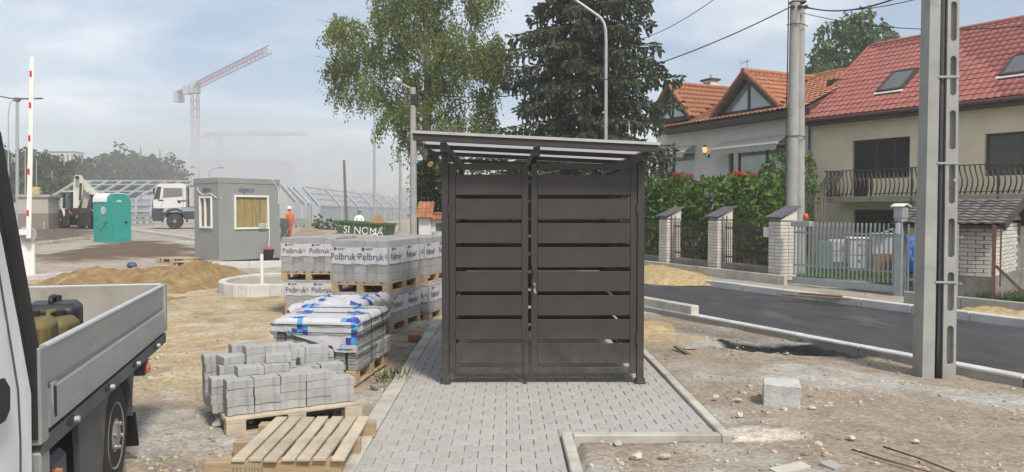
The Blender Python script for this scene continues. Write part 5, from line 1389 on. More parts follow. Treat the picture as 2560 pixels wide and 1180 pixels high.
# tv antenna on the ridge
axp = onplane(1868, 146, HO + HN * RY, HN); ax0 = (axp - HO).dot(HE); az = axp.z
an = O_('antenna', MB().cyl((ax0, RY, ORZ - .1), (ax0, RY, az), .02), K['galv_dull'])
b = MB().bar((ax0 - .55, RY, az - .15), (ax0 + .25, RY, az - .15), .02, .02)
for k in range(6): b.bar((ax0 - .5 + k * .12, RY - .02, az - .35 + .03 * k), (ax0 - .5 + k * .12, RY - .02, az + .05 - .03 * k), .012, .012, up=(1, 0, 0))
O_('antenna_elements', b, K['galv_dull'], an)['kind'] = 'stuff'

# ------------------------------------------------------------------ garden walls, gates, garage
ZG = .10
def gpx(u, v, z=ZG): return G(u, v, z)
PILL = [(1674, 660), (1804, 676), (1955, 706)]
FP = [gpx(1674, 672), gpx(1804, 687), gpx(1955, 706)]
FDIR = (FP[2] - FP[0]).normalized(); FANG = math.atan2(FDIR.y, FDIR.x)
FP[0] = FP[2] - FDIR * ((FP[2] - FP[0]).length); FP[1] = FP[0] + FDIR * ((FP[1] - FP[0]).dot(FDIR))
def pillar(label, p, h, w=.40, d=.46):
    t = thing('brick_pillar', label, 'gate pillar', p, FANG, 'white brick fence pillars')
    MB().box((0, 0, h / 2 - .02), (w - .03, d - .03, h - .04)).build('core', K['plinth'], t)
    me = MB().box((0, 0, 0), (w / 2 - .010, d / 2 - .010, .066), ch=.004).mesh('brick', K['brick_white'])
    n = int((h - .06) / .076)
    for k in range(n):
        z = .1 + k * .076
        for sx in (-1, 1):
            for sy in (-1, 1):
                o_ = .05 * (1 if k % 2 else -1)
                put('brick', me, t, Matrix.Translation((sx * w / 4, sy * d / 4, z)) @ Matrix.Diagonal((1 + random.uniform(-.02, .02), 1 + random.uniform(-.02, .02), 1, 1)))
    # sloping cap of dark tiles in two steps
    for s, (y0, y1, dz) in enumerate(((-d / 2 - .06, 0.03, 0.0), (-.02, d / 2 + .06, .11))):
        z0 = h + .015 + dz; z1 = z0 + .14
        MB().prism([(-w / 2 - .05, y0, z0), (-w / 2 - .05, y1, z1), (-w / 2 - .05, y1, z1 + .03), (-w / 2 - .05, y0, z0 + .03)], (w + .10, 0, 0)).build('cap_tile', K['slate'], t)
    MB().prism([(-w / 2 + .005, -d / 2 + .005, h - .03), (-w / 2 + .005, d / 2 - .005, h - .03), (-w / 2 + .005, d / 2 - .005, h + .25)], (w - .01, 0, 0)).build('gable_block', K['brick_white'], t)
    return t
pillar('white brick pillar with dark tile cap, nearest the shelter', FP[0], 1.42); pillar('white brick pillar with dark tile cap, middle one of the garden fence', FP[1], 1.42)
gp_ = pillar('white brick pillar with letter box, beside the grey sliding gate', FP[2], 1.42)
MB().box((-.25, -.1, 1.12), (.12, .36, .22), ch=.01).build('letter_box', K['wall_white'], gp_)
far0 = FP[0] - FDIR * 3.4
segs = [(far0, FP[0]), (FP[0], FP[1]), (FP[1], FP[2])]
K['fence_dark'] = mat('dark_brown_fence_steel', (.05, .036, .03), .6, var=.15)
for k, (a, c) in enumerate(segs):
    L_ = (c - a).length - .40; m_ = (a + c) / 2
    t = thing('iron_fence', ('dark iron bar fence panel beside the shelter, left of the pillars', 'dark iron bar fence panel between the first two white pillars', 'dark iron bar fence panel between the middle pillar and the gate pillar')[k], 'fence', m_, FANG, 'iron fence panels')
    MB().box((0, .02, .08), (L_ + .02, .26, .5), ch=.012).build('plinth', K['plinth'], t)
    for z in (.48, 1.18): MB().box((0, 0, z), (L_, .02, .03)).build('rail', K['fence_dark'], t)
    me = MB().box((0, 0, .83), (.014, .014, 1.02)).mesh('bar', K['fence_dark']); n = int(L_ / .075)
    for q in range(n): put('bar', me, t, Matrix.Translation((-L_ / 2 + (q + .5) * L_ / n, .018, 0)))
    if k < 2:
        for q in (0, 1): put('bar', MB().box((0, 0, .9), (.022, .022, 1.15)).mesh('side_bar', K['iron']), t, Matrix.Translation((L_ / 2 + .44 + .02 * q, -.10 + .1 * q, 0)))
# pale kerb along the wall foot
kl = [gpx(1590, 683), gpx(1700, 690), gpx(1760, 696), gpx(1860, 716), gpx(1915, 724), gpx(1952, 727)]
kl = [FP[0] - FDIR * 1.5 + Vector((FDIR.y, -FDIR.x, 0)) * .38 + FDIR * q * 1.0 for q in range(7)]
kr = bpy.data.objects.new('kerb', None); COL.objects.link(kr); kr['kind'] = 'structure'
me = MB().box((0, 0, 0), (.994, .08, .26), ch=.01).mesh('kerb_stone', K['kerb'])
for q in kl: put('kerb_stone', me, kr, Matrix.Translation(q + Vector((0, 0, .07))) @ Matrix.Rotation(FANG, 4, 'Z'))
# sliding gate of grey bars
ga, gb = gpx(1982, 712), gpx(2238, 738); GD = (gb - ga).normalized(); GANG = math.atan2(GD.y, GD.x); GLn = (gb - ga).length
def bar_gate(label, a, L_, ang, n, h=1.36, group=None, cat='gate', base=True):
    t = thing('sliding_gate' if base else 'garden_gate', label, cat, a, ang)
    zb_ = .22 if base else .10
    if base: MB().box((L_ / 2, .02, .11), (L_, .10, .14), ch=.01).build('bottom_beam', K['galv_dull'], t)
    for z in (zb_ + .22, h - .22): MB().box((L_ / 2, .012, z), (L_, .03, .04)).build('rail', K['galv_dull'], t)
    me = MB().box((0, 0, (zb_ + h) / 2), (.032, .022, h - zb_), ch=.003).mesh('bar', K['galv_dull'])
    for q in range(n): put('bar', me, t, Matrix.Translation(((q + .5) * L_ / n, -.016, 0)))
    return t
bar_gate('long grey steel sliding gate of vertical bars across the driveway', ga, GLn, GANG, 25)
gpost = thing('gate_post', 'square grey steel gate post with small capped box on top', 'gate post', gb + GD * .09, GANG)
MB().box((0, 0, .80), (.16, .16, 1.6), ch=.006).build('post', K['galv_dull'], gpost); MB().box((0, -.0, 1.56), (.19, .17, .20), ch=.006).build('top_box', K['galv'], gpost); MB().prism([(-.13, -.13, 1.67), (.13, -.13, 1.67), (.13, 0, 1.72), (.13, .13, 1.67), (-.13, .13, 1.67), (-.13, 0, 1.72)], (0, 0, .02)).build('cap', K['wall_white'], gpost); MB().box((-.0, -.086, 1.28), (.08, .02, .22)).build('intercom', K['wall_white'], gpost)
bar_gate('narrow grey barred garden gate between the gate post and the slotted pole', gb + GD * .20, 1.05, GANG, 8, base=False)
b = thing('meter_box', 'grey meter box with white top behind the narrow garden gate', 'meter box', gb + GD * 1.05 + Vector((.05, .4, 0)), GANG)
MB().box((0, 0, .5), (.26, .2, 1.0)).build('stand', K['plinth'], b); MB().box((0, 0, 1.10), (.32, .24, .34), ch=.01).build('box', K['galv_dull'], b); MB().box((0, 0, 1.29), (.36, .28, .05), ch=.01).build('lid', K['wall_white'], b)
t = thing('beacon', 'small orange warning beacon on the left end of the sliding gate', 'beacon lamp', ga + GD * .32 + Vector((0, 0, 1.38)), GANG)
MB().box((-.12, .02, -.06), (.5, .12, .12), ch=.01).build('housing', K['galv_dull'], t); MB().lathe([(.06, 0), (.055, .1), (.03, .14), (.001, .15)], (0, 0, .02)).build('lens', mat('beacon_lens', (.55, .12, .04), .3), t, smooth=True)
# white brick bin store with dark tiled roof
bc = gpx(2478, 752); bl_ = gpx(2330, 742)
BD = (bc - bl_).normalized(); BANG = math.atan2(BD.y, BD.x)
st = thing('brick_shed', 'low white brick shed with dark tiled roof behind the slotted pole', 'shed', bc, BANG)
BH = 1.36; LW = 1.30; LD = 3.0
MB().box((-LW / 2 - .01, .06, .16), (LW, .1, .50)).box((-.06, LD / 2 + .1, .16), (.1, LD, .50)).build('plinth', K['plinth'], st)
MB().box((-LW / 2 - .04, .13, .85), (LW - .1, .06, 1.0)).box((-.12, LD / 2 + .1, .85), (.06, LD - .1, 1.0)).build('inner_wall', K['plinth'], st)
me = MB().box((0, 0, 0), (.245, .10, .064), ch=.004).mesh('brick', K['brick_white']); me2 = MB().box((0, 0, 0), (.10, .245, .064), ch=.004).mesh('brick', K['brick_white'])
for k in range(13):
    z = .45 + k * .0735
    for q in range(4): put('brick', me, st, Matrix.Translation((-.135 - q * .254 - (.127 if k % 2 else 0) + random.uniform(-.003, .003), .06 + random.uniform(-.004, .004), z)))
    for q in range(8): put('brick', me2, st, Matrix.Translation((-.055 + random.uniform(-.004, .004), .24 + q * .254 + (.127 if k % 2 else 0), z)))
    if k % 2: put('brick', MB().box((0, 0, 0), (.118, .10, .064), ch=.004).mesh('brick', K['brick_white']), st, Matrix.Translation((-.062, .06, z)))
# gable wall triangle above the right side and roof
MB().prism([(-.10, .1, BH + .06), (-.10, LD, BH + .06), (-.10, LD * .5, BH + .36)], (.09, 0, 0)).build('gable', K['brick_white'], st)
srf = MB().prism([(-LW - .3, -.26, BH - .02), (-LW - .3, LD * .5, BH + .42), (-LW - .3, LD + .3, BH - .02), (-LW - .3, LD + .3, BH - .08), (-LW - .3, LD * .5, BH + .34), (-LW - .3, -.26, BH - .08)], (LW + .55, 0, 0)).build('roof', K['brown'], st)
su = Vector((0, LD * .5 + .26, .44)); TS = tile_mesh('tile', .205, .22, .02, mat('weathered_dark_tile', (.145, .13, .115), .85, var=.25, scale=9, rnd=.2, coord='World', col2=(.22, .20, .17), f2=.6, s2=4), 4, lip=.022)
for M in slope_tiles((-1.6, -.28, BH), (1, 0, 0), su, 1.9, su.length, .20, .205): put('tile', TS, srf, M)
MB().prism([(.22, -.3, BH - .10), (.22, LD * .5, BH + .38), (.22, LD * .5, BH + .51), (.22, -.3, BH + .03)], (.035, 0, 0)).build('barge_board', K['brown'], srf)
# chain link fence on a brown angle post
fp0 = gpx(2482, 760)
t = thing('mesh_fence', 'chain link fence on a rusty brown post with slanting brace, right picture edge', 'fence', fp0, BANG + R(14))
K['rustpaint'] = mat('brown_rust_paint', (.13, .062, .05), .75, var=.25, scale=8)
MB().box((0, 0, .66), (.06, .06, 1.40)).build('post', K['rustpaint'], t); MB().bar((.03, 0, .66), (.62, 0, .02), .045, .05).build('brace', K['rustpaint'], t); MB().box((.10, 0, .80), (.025, .025, 1.0)).build('rod', K['rustpaint'], t)
MB().box((2.4, 0, .66), (.06, .06, 1.40)).build('post', K['rustpaint'], t)
b = MB(); sp = .075; nW = int(2.3 / sp)
for i in range(-14, nW):
    for sg in (1, -1):
        x0_ = .1 + i * sp; pts_ = []
        z0_, z1_ = .12, 1.16; L_ = z1_ - z0_
        xa_, xb_ = (x0_, x0_ + L_) if sg > 0 else (x0_ + L_, x0_)
        p0_, p1_ = Vector((xa_, 0, z0_)), Vector((xb_, 0, z1_)); d = p1_ - p0_
        lo, hi = 0.0, 1.0
        if d.x > 0: lo = max(lo, (.1 - xa_) / d.x); hi = min(hi, (2.36 - xa_) / d.x)
        else: lo = max(lo, (2.36 - xa_) / d.x); hi = min(hi, (.1 - xa_) / d.x)
        if hi - lo > .02: b.tube([p0_ + d * lo, p0_ + d * hi], .0022, 3, cap=False)
o = b.build('wire_mesh', K['galv'], t, fixn=False); o['kind'] = 'stuff'
MB().tube([(.06, 0, 1.16), (2.4, 0, 1.16)], .004, 5).build('top_wire', K['galv'], t)
# kerb under the shed and weeds
kr = bpy.data.objects.new('kerb', None); COL.objects.link(kr); kr['kind'] = 'structure'
me = MB().box((0, 0, 0), (.994, .09, .30), ch=.01).mesh('kerb_stone', K['concrete'])
k0 = gpx(2262, 758); k1 = gpx(2640, 800); kd = (k1 - k0).normalized()
for q in range(6): put('kerb_stone', me, kr, Matrix.Translation(k0 + kd * (q + .5) + Vector((0, 0, .06))) @ Matrix.Rotation(math.atan2(kd.y, kd.x), 4, 'Z'))
b = MB(); random.seed(31)
for k in range(900):
    q = gpx(2480 + random.random() * 150, 762 + random.random() * 6) + Vector((random.uniform(-.1, .2), random.uniform(0, .8), 0)); h = random.uniform(.06, .26); a = random.random() * 6.28; w_ = .008
    n_ = Vector((-math.sin(a), math.cos(a), 0)) * w_; tp_ = q + Vector((math.cos(a), math.sin(a), 0)) * h * .5 + Vector((0, 0, h))
    b.add([q - n_, q + n_, tp_], [(0, 1, 2)])
tag(b.build('grass', K['grassleaf'], fixn=False), 'dark green grass along the foot of the chain link fence', 'grass', kind='stuff')
MB_ = MB().lathe([(.001, 0), (.03, .01), (.04, .035), (.03, .065), (.001, .07)], (0, 0, 0)).build('red_ball', mat('faded_red', (.35, .12, .07), .6)); MB_.location = gpx(2442, 748) + Vector((0, -.05, .0)); tag(MB_, 'small reddish fruit lying at the plinth of the white brick shed', 'fruit')
# yard behind the gate: pieces of white cupboards, boards, blue bags
def yard(u, v, Y): p = P(u, v, Y); p.z = ZG; return p
K['cupboard'] = mat('grey_white_board', (.50, .50, .48), .6, var=.08, scale=4)
def crate(name, label, u, Y, size, rz, m, cat, lid=None, z=0.0, extra=None):
    p = P(u, 600, Y); t = thing(name, label, cat, (p.x, p.y, ZG + z), rz)
    w_, d_, h_ = size
    MB().box((0, 0, h_ / 2), size, ch=.01).build('body', m, t)
    if lid: MB().box((0, -.02, h_ + .03), (w_ * 1.06, d_ * 1.05, .05), ch=.01).build('top', lid, t)
    if extra: extra(t, w_, d_, h_)
    return t
def drawers(t, w_, d_, h_):
    for i in range(2):
        for j in range(2):
            MB().box((-w_ / 4 + i * w_ / 2, -d_ / 2 - .008, h_ * (.27 + .48 * j)), (w_ / 2 - .04, .016, h_ * .42), ch=.005).build('drawer', K['cupboard'], t)
            MB().box((-w_ / 4 + i * w_ / 2, -d_ / 2 - .022, h_ * (.36 + .48 * j)), (.07, .02, .02)).build('handle', K['black'], t)
crate('cupboard', 'pale grey cupboard carcass standing left of the others on the lawn', 2108, 20.6, (.75, .5, .62), -.3, K['cupboard'], 'cupboard', extra=drawers, z=.22)
crate('cupboard', 'wide pale grey kitchen unit with white worktop in the middle of the lawn', 2170, 20.3, (.95, .55, .86), -.3, K['cupboard'], 'cupboard', K['wall_white'], extra=drawers)
crate('cupboard', 'white topped unit on the lawn, right of the wide one', 2215, 20.0, (.7, .5, .62), -.3, K['cupboard'], 'cupboard', K['wall_white'], z=.35)
crate('board_stack', 'upright brown wooden board under the white unit near the gate post', 2216, 19.7, (.62, .06, .52), -.3, mat('brown_board', (.30, .16, .07), .7, var=.12), 'board')
crate('door_panel', 'teal grey panel leaning on the pale cupboards behind the gate', 2064, 20.2, (.36, .05, .72), -.5, mat('teal_grey_panel', (.17, .24, .22), .6, var=.06), 'panel', z=.1)
o = MB().bar(P(2195, 587, 19.8), P(2232, 572, 19.6), .22, .03).build('white_board', K['wall_white']); tag(o, 'long white board lying tilted on top of the kitchen units', 'board')
K['blue_bag'] = mat('blue_plastic_bag', (.05, .14, .42), .45, var=.25, scale=7, bump=.5, bscale=20)
for k, (u, Y, s, l) in enumerate(((2270, 19.2, .30, 'blue plastic sack standing behind the narrow gate'), (2284, 19.0, .26, 'smaller blue plastic sack right of the other sack'))):
    bm = bmesh.new(); bmesh.ops.create_icosphere(bm, subdivisions=4, radius=1)
    for v in bm.verts:
        f_ = 1 + .22 * NZ(v.co * 3 + Vector((k * 9, 0, 0))); v.co = Vector((v.co.x * s * .8 * f_, v.co.y * s * .7 * f_, (v.co.z + 1) * .5 * (.95 - .12 * k) * f_))
    me = bpy.data.meshes.new('rubbish_sack'); bm.to_mesh(me); bm.free(); me.materials.append(K['blue_bag']); me.polygons.foreach_set('use_smooth', [True] * len(me.polygons))
    o = put('rubbish_sack', me); o.location = yard(u, 600, Y); tag(o, l, 'sack', 'blue sacks')
# lawn blades in front of the yard things
b = MB(); random.seed(77)
for k in range(9000):
    u = random.uniform(1985, 2300); Y = random.uniform(18.4, 20.8); p = P(u, 600, Y); p.z = ZG - .02; h = random.uniform(.04, .13); a = random.random() * 6.28; w_ = .012
    n_ = Vector((-math.sin(a), math.cos(a), 0)) * w_; tp_ = p + Vector((math.cos(a), math.sin(a), 0)) * h * .4 + Vector((0, 0, h)); b.add([p - n_, p + n_, tp_], [(0, 1, 2)])
K['lawn'] = leafmat('lawn_blade', [(.05, .12, .015), (.09, .19, .03), (.14, .24, .05)], trans=.3)
tag(b.build('grass', K['lawn'], fixn=False), 'bright green lawn behind the sliding gate', 'lawn', kind='stuff')
# ------------------------------------------------------------------ trees and hedges
def leaf_quad(vs, fs, p, d, n, L, w):
    """a pointed leaf of four corners at p along d"""
    b = len(vs); s = d.cross(n)
    if s.length < 1e-5: s = Vector((1, 0, 0))
    s.normalize(); s *= w
    vs += [p, p + d * (L * .45) + s, p + d * L, p + d * (L * .45) - s]; fs.append((b, b + 1, b + 2, b + 3))
def rv(): 
    while True:
        v = Vector((random.uniform(-1, 1), random.uniform(-1, 1), random.uniform(-1, 1)))
        if .01 < v.length < 1: return v
def leaf_obj(name, vs, fs, m, par, M=None):
    me = bpy.data.meshes.new(name); 
    if M is not None: vs = [M @ v for v in vs]
    me.from_pydata([tuple(v) for v in vs], [], fs); me.materials.append(m)
    o = put(name, me, par); return o
def clump_tree(name, label, base, trunk, clumps, Y, leafm, n_per=1.0, leaf=(.11, .035), twig=.7, hang=.8, depth=1.0, tr=.25, seed=1, barkm=None, group=None, cat='tree', branches=True, tw_leaves=11, gapt=-.16, gfr=1.15):
    """clumps: (u, v, ru, rv[, dY]) in picture pixels at distance Y; leaves hang on short twigs inside each clump"""
    random.seed(seed); t = thing(name, label, cat, base, 0, group); M = t.matrix_basis.inverted(); px = Y / F
    vs, fs = [], []; b = MB()
    tp = [Vector(p) for p in trunk]
    b.tube(tp, [tr * (1 - .72 * k / (len(tp) - 1)) for k in range(len(tp))], 9)
    for c in clumps:
        u, v, ru, rv_ = c[:4]; y = Y + (c[4] if len(c) > 4 else random.uniform(-1, 1) * depth * 1.2)
        ctr = P(u, v, y); a, h = ru * px, rv_ * px; dd = min(max(a, .6), 1.6) * depth
        if branches:
            k = min(range(len(tp)), key=lambda i: abs(tp[i].z - (ctr.z - (ctr - tp[i]).length * .45)))
            s = tp[k]; mid = s.lerp(ctr, .5) + Vector((0, 0, .12 * (ctr - s).length)) + rv() * .15
            r0 = tr * .24 * (1 - .6 * k / len(tp)); pts = [s, s.lerp(mid, .55) + rv() * .08, mid, mid.lerp(ctr, .5) + rv() * .12, ctr, ctr + (ctr - mid) * .5]
            b.tube(pts, [r0, r0 * .8, r0 * .6, r0 * .42, r0 * .28, r0 * .12], 6)
            for q in range(6):
                o = pts[random.choice((2, 3, 4))]; e = ctr + Vector((rv().x * a, rv().y * dd, rv().z * h)); b.tube([o, o.lerp(e, .5) + rv() * .1, e], [r0 * .25, r0 * .16, r0 * .06], 4)
        n = int(n_per * a * h * 62 * (1 + .3 * dd))
        for q in range(n):
            w = rv(); w = w.normalized() * (w.length ** .7)
            p = ctr + Vector((w.x * a, w.y * dd, w.z * h))
            if NZ(p * gfr + Vector((seed, 0, 0))) < gapt: continue
            d = (Vector((w.x * .5, w.y * .5, 0)) + rv() * .5 + Vector((0, 0, -hang))).normalized()
            L = twig * random.uniform(.5, 1.2)
            for j in range(tw_leaves):
                s = p + d * (L * j / tw_leaves) + Vector((0, 0, -hang * .25 * L * (j / tw_leaves) ** 2)) + rv() * .05
                ld = (rv() + Vector((0, 0, -hang * .9))).normalized(); k = random.uniform(.7, 1.25)
                leaf_quad(vs, fs, s, ld, rv(), leaf[0] * k, leaf[1] * k)
    b.build('trunk', barkm or K['bark'], t, smooth=True, world=True, fixn=False)
    leaf_obj('crown', vs, fs, leafm, t, M)
    return t
K['leaf_birch'] = leafmat('willow_leaf', [(.15, .195, .045), (.19, .24, .06), (.235, .285, .08), (.28, .32, .11)], trans=.5)
K['bark_pale'] = mat('pale_grey_bark', (.20, .17, .13), .9, var=.3, scale=5, bump=.4, bscale=20)
BY = 31.0
bb = P(1076, 600, BY); bb.z = .1
clumps = [(870, 85, 50, 45), (848, 150, 36, 55), (900, 145, 60, 60), (935, 205, 50, 42), (872, 222, 45, 26), (845, 60, 26, 30), (915, 95, 40, 30),
          (960, 20, 45, 42), (1040, 30, 70, 62), (1130, 40, 72, 60), (1182, 20, 40, 42), (1060, 110, 80, 55), (1150, 120, 62, 55), (985, 90, 40, 40),
          (1220, 90, 42, 52), (1246, 145, 36, 52), (1200, 185, 60, 50), (1232, 240, 38, 40), (1212, 300, 36, 32), (1195, 130, 45, 50),
          (1000, 180, 50, 50), (1080, 190, 70, 55), (1140, 225, 60, 50), (962, 245, 42, 36), (990, 292, 46, 45), (1000, 342, 34, 30), (972, 312, 28, 36), (1032, 330, 28, 42),
          (1100, 290, 60, 40), (1150, 312, 60, 34), (1190, 335, 38, 24), (1050, 250, 55, 40), (1050, -60, 90, 50), (1140, -60, 60, 50), (960, -40, 40, 40), (1210, -30, 40, 40)]
tr_ = [P(1078, 600, BY), P(1074, 480, BY), P(1070, 400, BY), P(1066, 320, BY), P(1068, 250, BY), P(1070, 170, BY), P(1066, 90, BY), P(1060, 0, BY), P(1062, -70, BY)]
bt = clump_tree('willow_tree', 'tall light green loose crowned tree with drooping twigs, behind the shelter left', bb, tr_, clumps, BY, K['leaf_birch'], n_per=5.0, leaf=(.12, .036), twig=.75, hang=.9, depth=1.0, tr=.26, seed=4, barkm=K['bark_pale'], tw_leaves=10, gapt=-.06, gfr=.95)
# ivy round its trunk
random.seed(8); vs, fs = [], []
for q in range(5200):
    v = random.uniform(372, 600); y = BY; wdt = 26 + 12 * NZ(Vector((v * .03, 1, 2))) + (10 if v > 430 else 0) - (14 if v < 400 else 0)
    a = random.uniform(0, 2 * PI); c = P(1080, v, y); r = wdt * BY / F * random.uniform(.6, 1.1)
    p = c + Vector((math.cos(a) * r, math.sin(a) * r, 0)); leaf_quad(vs, fs, p, (rv() + Vector((math.cos(a), math.sin(a), -.6))).normalized(), rv(), .16, .06)
for q in range(500):
    p = P(1050 - random.random() * 28 * random.random(), random.uniform(410, 560), BY) + rv() * .2; leaf_quad(vs, fs, p, (rv() + Vector((0, 0, -1))).normalized(), rv(), .13, .045)
K['leaf_ivy'] = leafmat('ivy_leaf', [(.022, .035, .010), (.035, .055, .014), (.06, .09, .02)], trans=.2)
leaf_obj('ivy', vs, fs, K['leaf_ivy'], bt, bt.matrix_basis.inverted())
o = MB().cyl((0, 0, 0), (-.05, -.35, -.06), .11, .10, 12).build('sawn_branch', mat('cut_wood', (.50, .33, .16), .8), bt); o.matrix_basis = bt.matrix_basis.inverted() @ Matrix.Translation(P(1080, 409, BY - .3))

# spruce
def spruce(name, label, base, H_, z0, Rb, seed, center_off=0):
    random.seed(seed); t = thing(name, label, 'tree', base); b = MB()
    b.tube([(0, 0, -.1), (0, 0, H_ * .5), (0, 0, H_)], [.26, .16, .02], 9)
    vs, fs = [], []
    def tuft(p, d, L):
        for k in range(2):
            n = rv(); leaf_quad(vs, fs, p, d, n, L * 1.25, L * .30)
    z = z0
    while z < min(H_ - .4, 12.5):
        f = (H_ - z) / (H_ - z0); Rz = Rb * (f ** .72); nb = random.randint(9, 11); a0 = random.random() * 6.28
        for k in range(nb):
            a = a0 + 2 * PI * k / nb + random.uniform(-.25, .25); L = Rz * random.uniform(.62, 1.10); zz = z + random.uniform(-.13, .13)
            dirn = Vector((math.cos(a), math.sin(a), 0)); droop = .30 + .12 * random.random()
            pts = []
            for j in range(9):
                s = j / 8; pts.append(dirn * (L * s) + Vector((0, 0, zz + L * (.10 * s - droop * s * s * 1.15 + .20 * s ** 4))) + rv() * .03)
            b.tube(pts, [.045 * (1 - .85 * j / 8) for j in range(9)], 4, cap=False)
            side = Vector((-dirn.y, dirn.x, 0)); ns = int(7 + L * 8.5)
            for j in range(ns):
                s = .16 + .84 * (j + random.random()) / ns; q = s * 8; i = min(7, int(q)); p = pts[i].lerp(pts[i + 1], q - i)
                tl = (.20 + .42 * (1 - s)) * random.uniform(.6, 1.2) * min(1, L / 1.5 + .3)
                for sg in (-1, 1):
                    if random.random() < .2: continue
                    td = (side * sg * random.uniform(.45, 1.0) + dirn * .55 + Vector((0, 0, -random.uniform(.15, .8)))).normalized()
                    m = max(2, int(tl / .10))
                    for w in range(m):
                        pp = p + td * (tl * (w + .4) / m) + Vector((0, 0, -.10 * ((w + .4) / m) ** 2)); tuft(pp, (td + rv() * .45 + Vector((0, 0, -.25))).normalized(), random.uniform(.11, .19))
                    if random.random() < .55:
                        hp = p + td * tl * random.uniform(.2, .9); hl = random.uniform(.15, .42)
                        for w in range(3): tuft(hp + Vector((0, 0, -hl * w / 3)), (Vector((0, 0, -1)) + rv() * .3).normalized(), random.uniform(.13, .2))
                tuft(p + Vector((0, 0, .02)), (dirn + rv() * .4 + Vector((0, 0, .25))).normalized(), random.uniform(.12, .19))
        z += .56 + .12 * random.random()
    b.build('trunk', K['bark'], t, smooth=True, fixn=False); leaf_obj('crown', vs, fs, K['leaf_spruce'], t)
    return t
K['leaf_spruce'] = leafmat('spruce_needles', [(.036, .060, .034), (.056, .086, .046), (.085, .118, .06), (.12, .145, .074), (.095, .08, .05)], trans=.2)
sb_ = P(1464, 640, 27.0); sb_.z = .1
spruce('spruce_tree', 'big dark green spruce with layered drooping branches behind the shelter', sb_, 17.0, 1.7, 3.8, 15)

# leafy tree behind the houses
K['leaf_dark'] = leafmat('dark_green_leaf', [(.04, .08, .016), (.065, .115, .024), (.10, .155, .038), (.13, .19, .055)], trans=.3)
TY = 52.0; tb = P(2140, 560, TY); tb.z = 0
cl = [(2035, 155, 34, 30), (2062, 135, 30, 26), (2095, 95, 55, 46), (2150, 70, 52, 42), (2195, 105, 44, 46), (2125, 145, 80, 40), (2222, 100, 22, 14), (2110, 60, 34, 26), (2160, 45, 26, 22), (2080, 180, 70, 30), (2180, 160, 60, 40)]
clump_tree('leafy_tree', 'rounded dark green tree showing above the orange roof behind the houses', tb, [tb, P(2140, 300, TY), P(2142, 150, TY), P(2145, 70, TY)], cl, TY, K['leaf_dark'], n_per=.85, leaf=(.30, .11), twig=.7, hang=.3, depth=1.2, tr=.35, seed=6, tw_leaves=7)

# hedge behind the garden fence, with a paler shrub in front and flowers above
K['leaf_hedge'] = leafmat('hedge_leaf', [(.042, .085, .014), (.075, .145, .022), (.115, .205, .034), (.18, .28, .055)], trans=.3)
K['leaf_shrub'] = leafmat('fresh_shrub_leaf', [(.05, .11, .015), (.09, .17, .025), (.15, .25, .04)], trans=.35)
def leaf_mass(name, label, cat, zones, m, leaf, dens, seed, group=None, core=True, stems=True):
    """zones: (u, v, ru, rv, Y, ry) ellipsoids full of leaves, dense at the outside"""
    random.seed(seed); c0 = P(zones[0][0], zones[0][1], zones[0][4]); base = Vector((c0.x, c0.y, .1)); t = thing(name, label, cat, base, 0, group); vs, fs = [], []; b = MB()
    for (u, v, ru, rv_, Y, ry) in zones:
        px = Y / F; c = P(u, v, Y); a, h = ru * px, rv_ * px; n = int(dens * (a * h + a * ry + h * ry))
        for q in range(n):
            w = rv(); w = w.normalized() * random.uniform(.72, 1.06) * (1 + .16 * NZ(w.normalized() * 2.5 + Vector((u, v, 0)) * .1))
            p = c + Vector((w.x * a, w.y * ry, w.z * h))
            if p.z < .12: continue
            d = (w.normalized() * .5 + rv() * .7 + Vector((0, 0, -.25))).normalized(); k = random.uniform(.6, 1.2); leaf_quad(vs, fs, p, d, rv(), leaf[0] * k, leaf[1] * k)
        if stems:
            for q in range(5):
                x = c + Vector((random.uniform(-.7, .7) * a, random.uniform(-.3, .3) * ry, 0)); b.tube([(x.x, x.y, .05), (x.x + random.uniform(-.1, .1), x.y, max(.3, x.z - h * .3)), (x.x + random.uniform(-.2, .2), x.y, max(.4, x.z + h * .6))], [.03, .022, .008], 5)
    if b.v: b.build('stems', K['bark'], t, world=True, fixn=False)
    leaf_obj('foliage', vs, fs, m, t, t.matrix_basis.inverted()); return t
hz_ = [(1630, 530, 60, 85, 25.4, .9), (1700, 525, 70, 78, 24.8, .9), (1780, 520, 75, 75, 24.0, .9), (1860, 520, 70, 80, 23.2, .9), (1925, 530, 55, 90, 22.4, .8), (1640, 600, 60, 70, 24.6, .7), (1740, 610, 80, 65, 24.0, .7), (1840, 610, 80, 65, 23.0, .7), (1920, 610, 50, 70, 21.8, .6)]
leaf_mass('hedge', 'dense dark green clipped hedge behind the iron garden fence', 'hedge', hz_, K['leaf_hedge'], (.17, .062), 640, 3)
leaf_mass('shrub', 'bright green shrub in front of the hedge near the letter box pillar', 'shrub', [(1855, 585, 48, 48, 21.6, .45), (1830, 545, 30, 22, 21.8, .35), (1880, 555, 36, 28, 21.6, .4), (1868, 525, 24, 24, 21.8, .3)], K['leaf_shrub'], (.13, .055), 620, 5)
leaf_mass('climber', 'green climbing plant on the house corner beside the twin concrete poles', 'climbing plant', [(1950, 415, 36, 32, 29.0, .4), (1965, 460, 40, 36, 28.6, .4), (1950, 500, 36, 40, 28.4, .4), (2022, 440, 16, 60, 28.6, .25), (2024, 500, 18, 60, 28.0, .25), (2046, 470, 26, 6, 27.4, .12), (1985, 390, 40, 16, 29.0, .3), (1920, 430, 20, 24, 29.2, .3)], K['leaf_hedge'], (.15, .055), 420, 7)
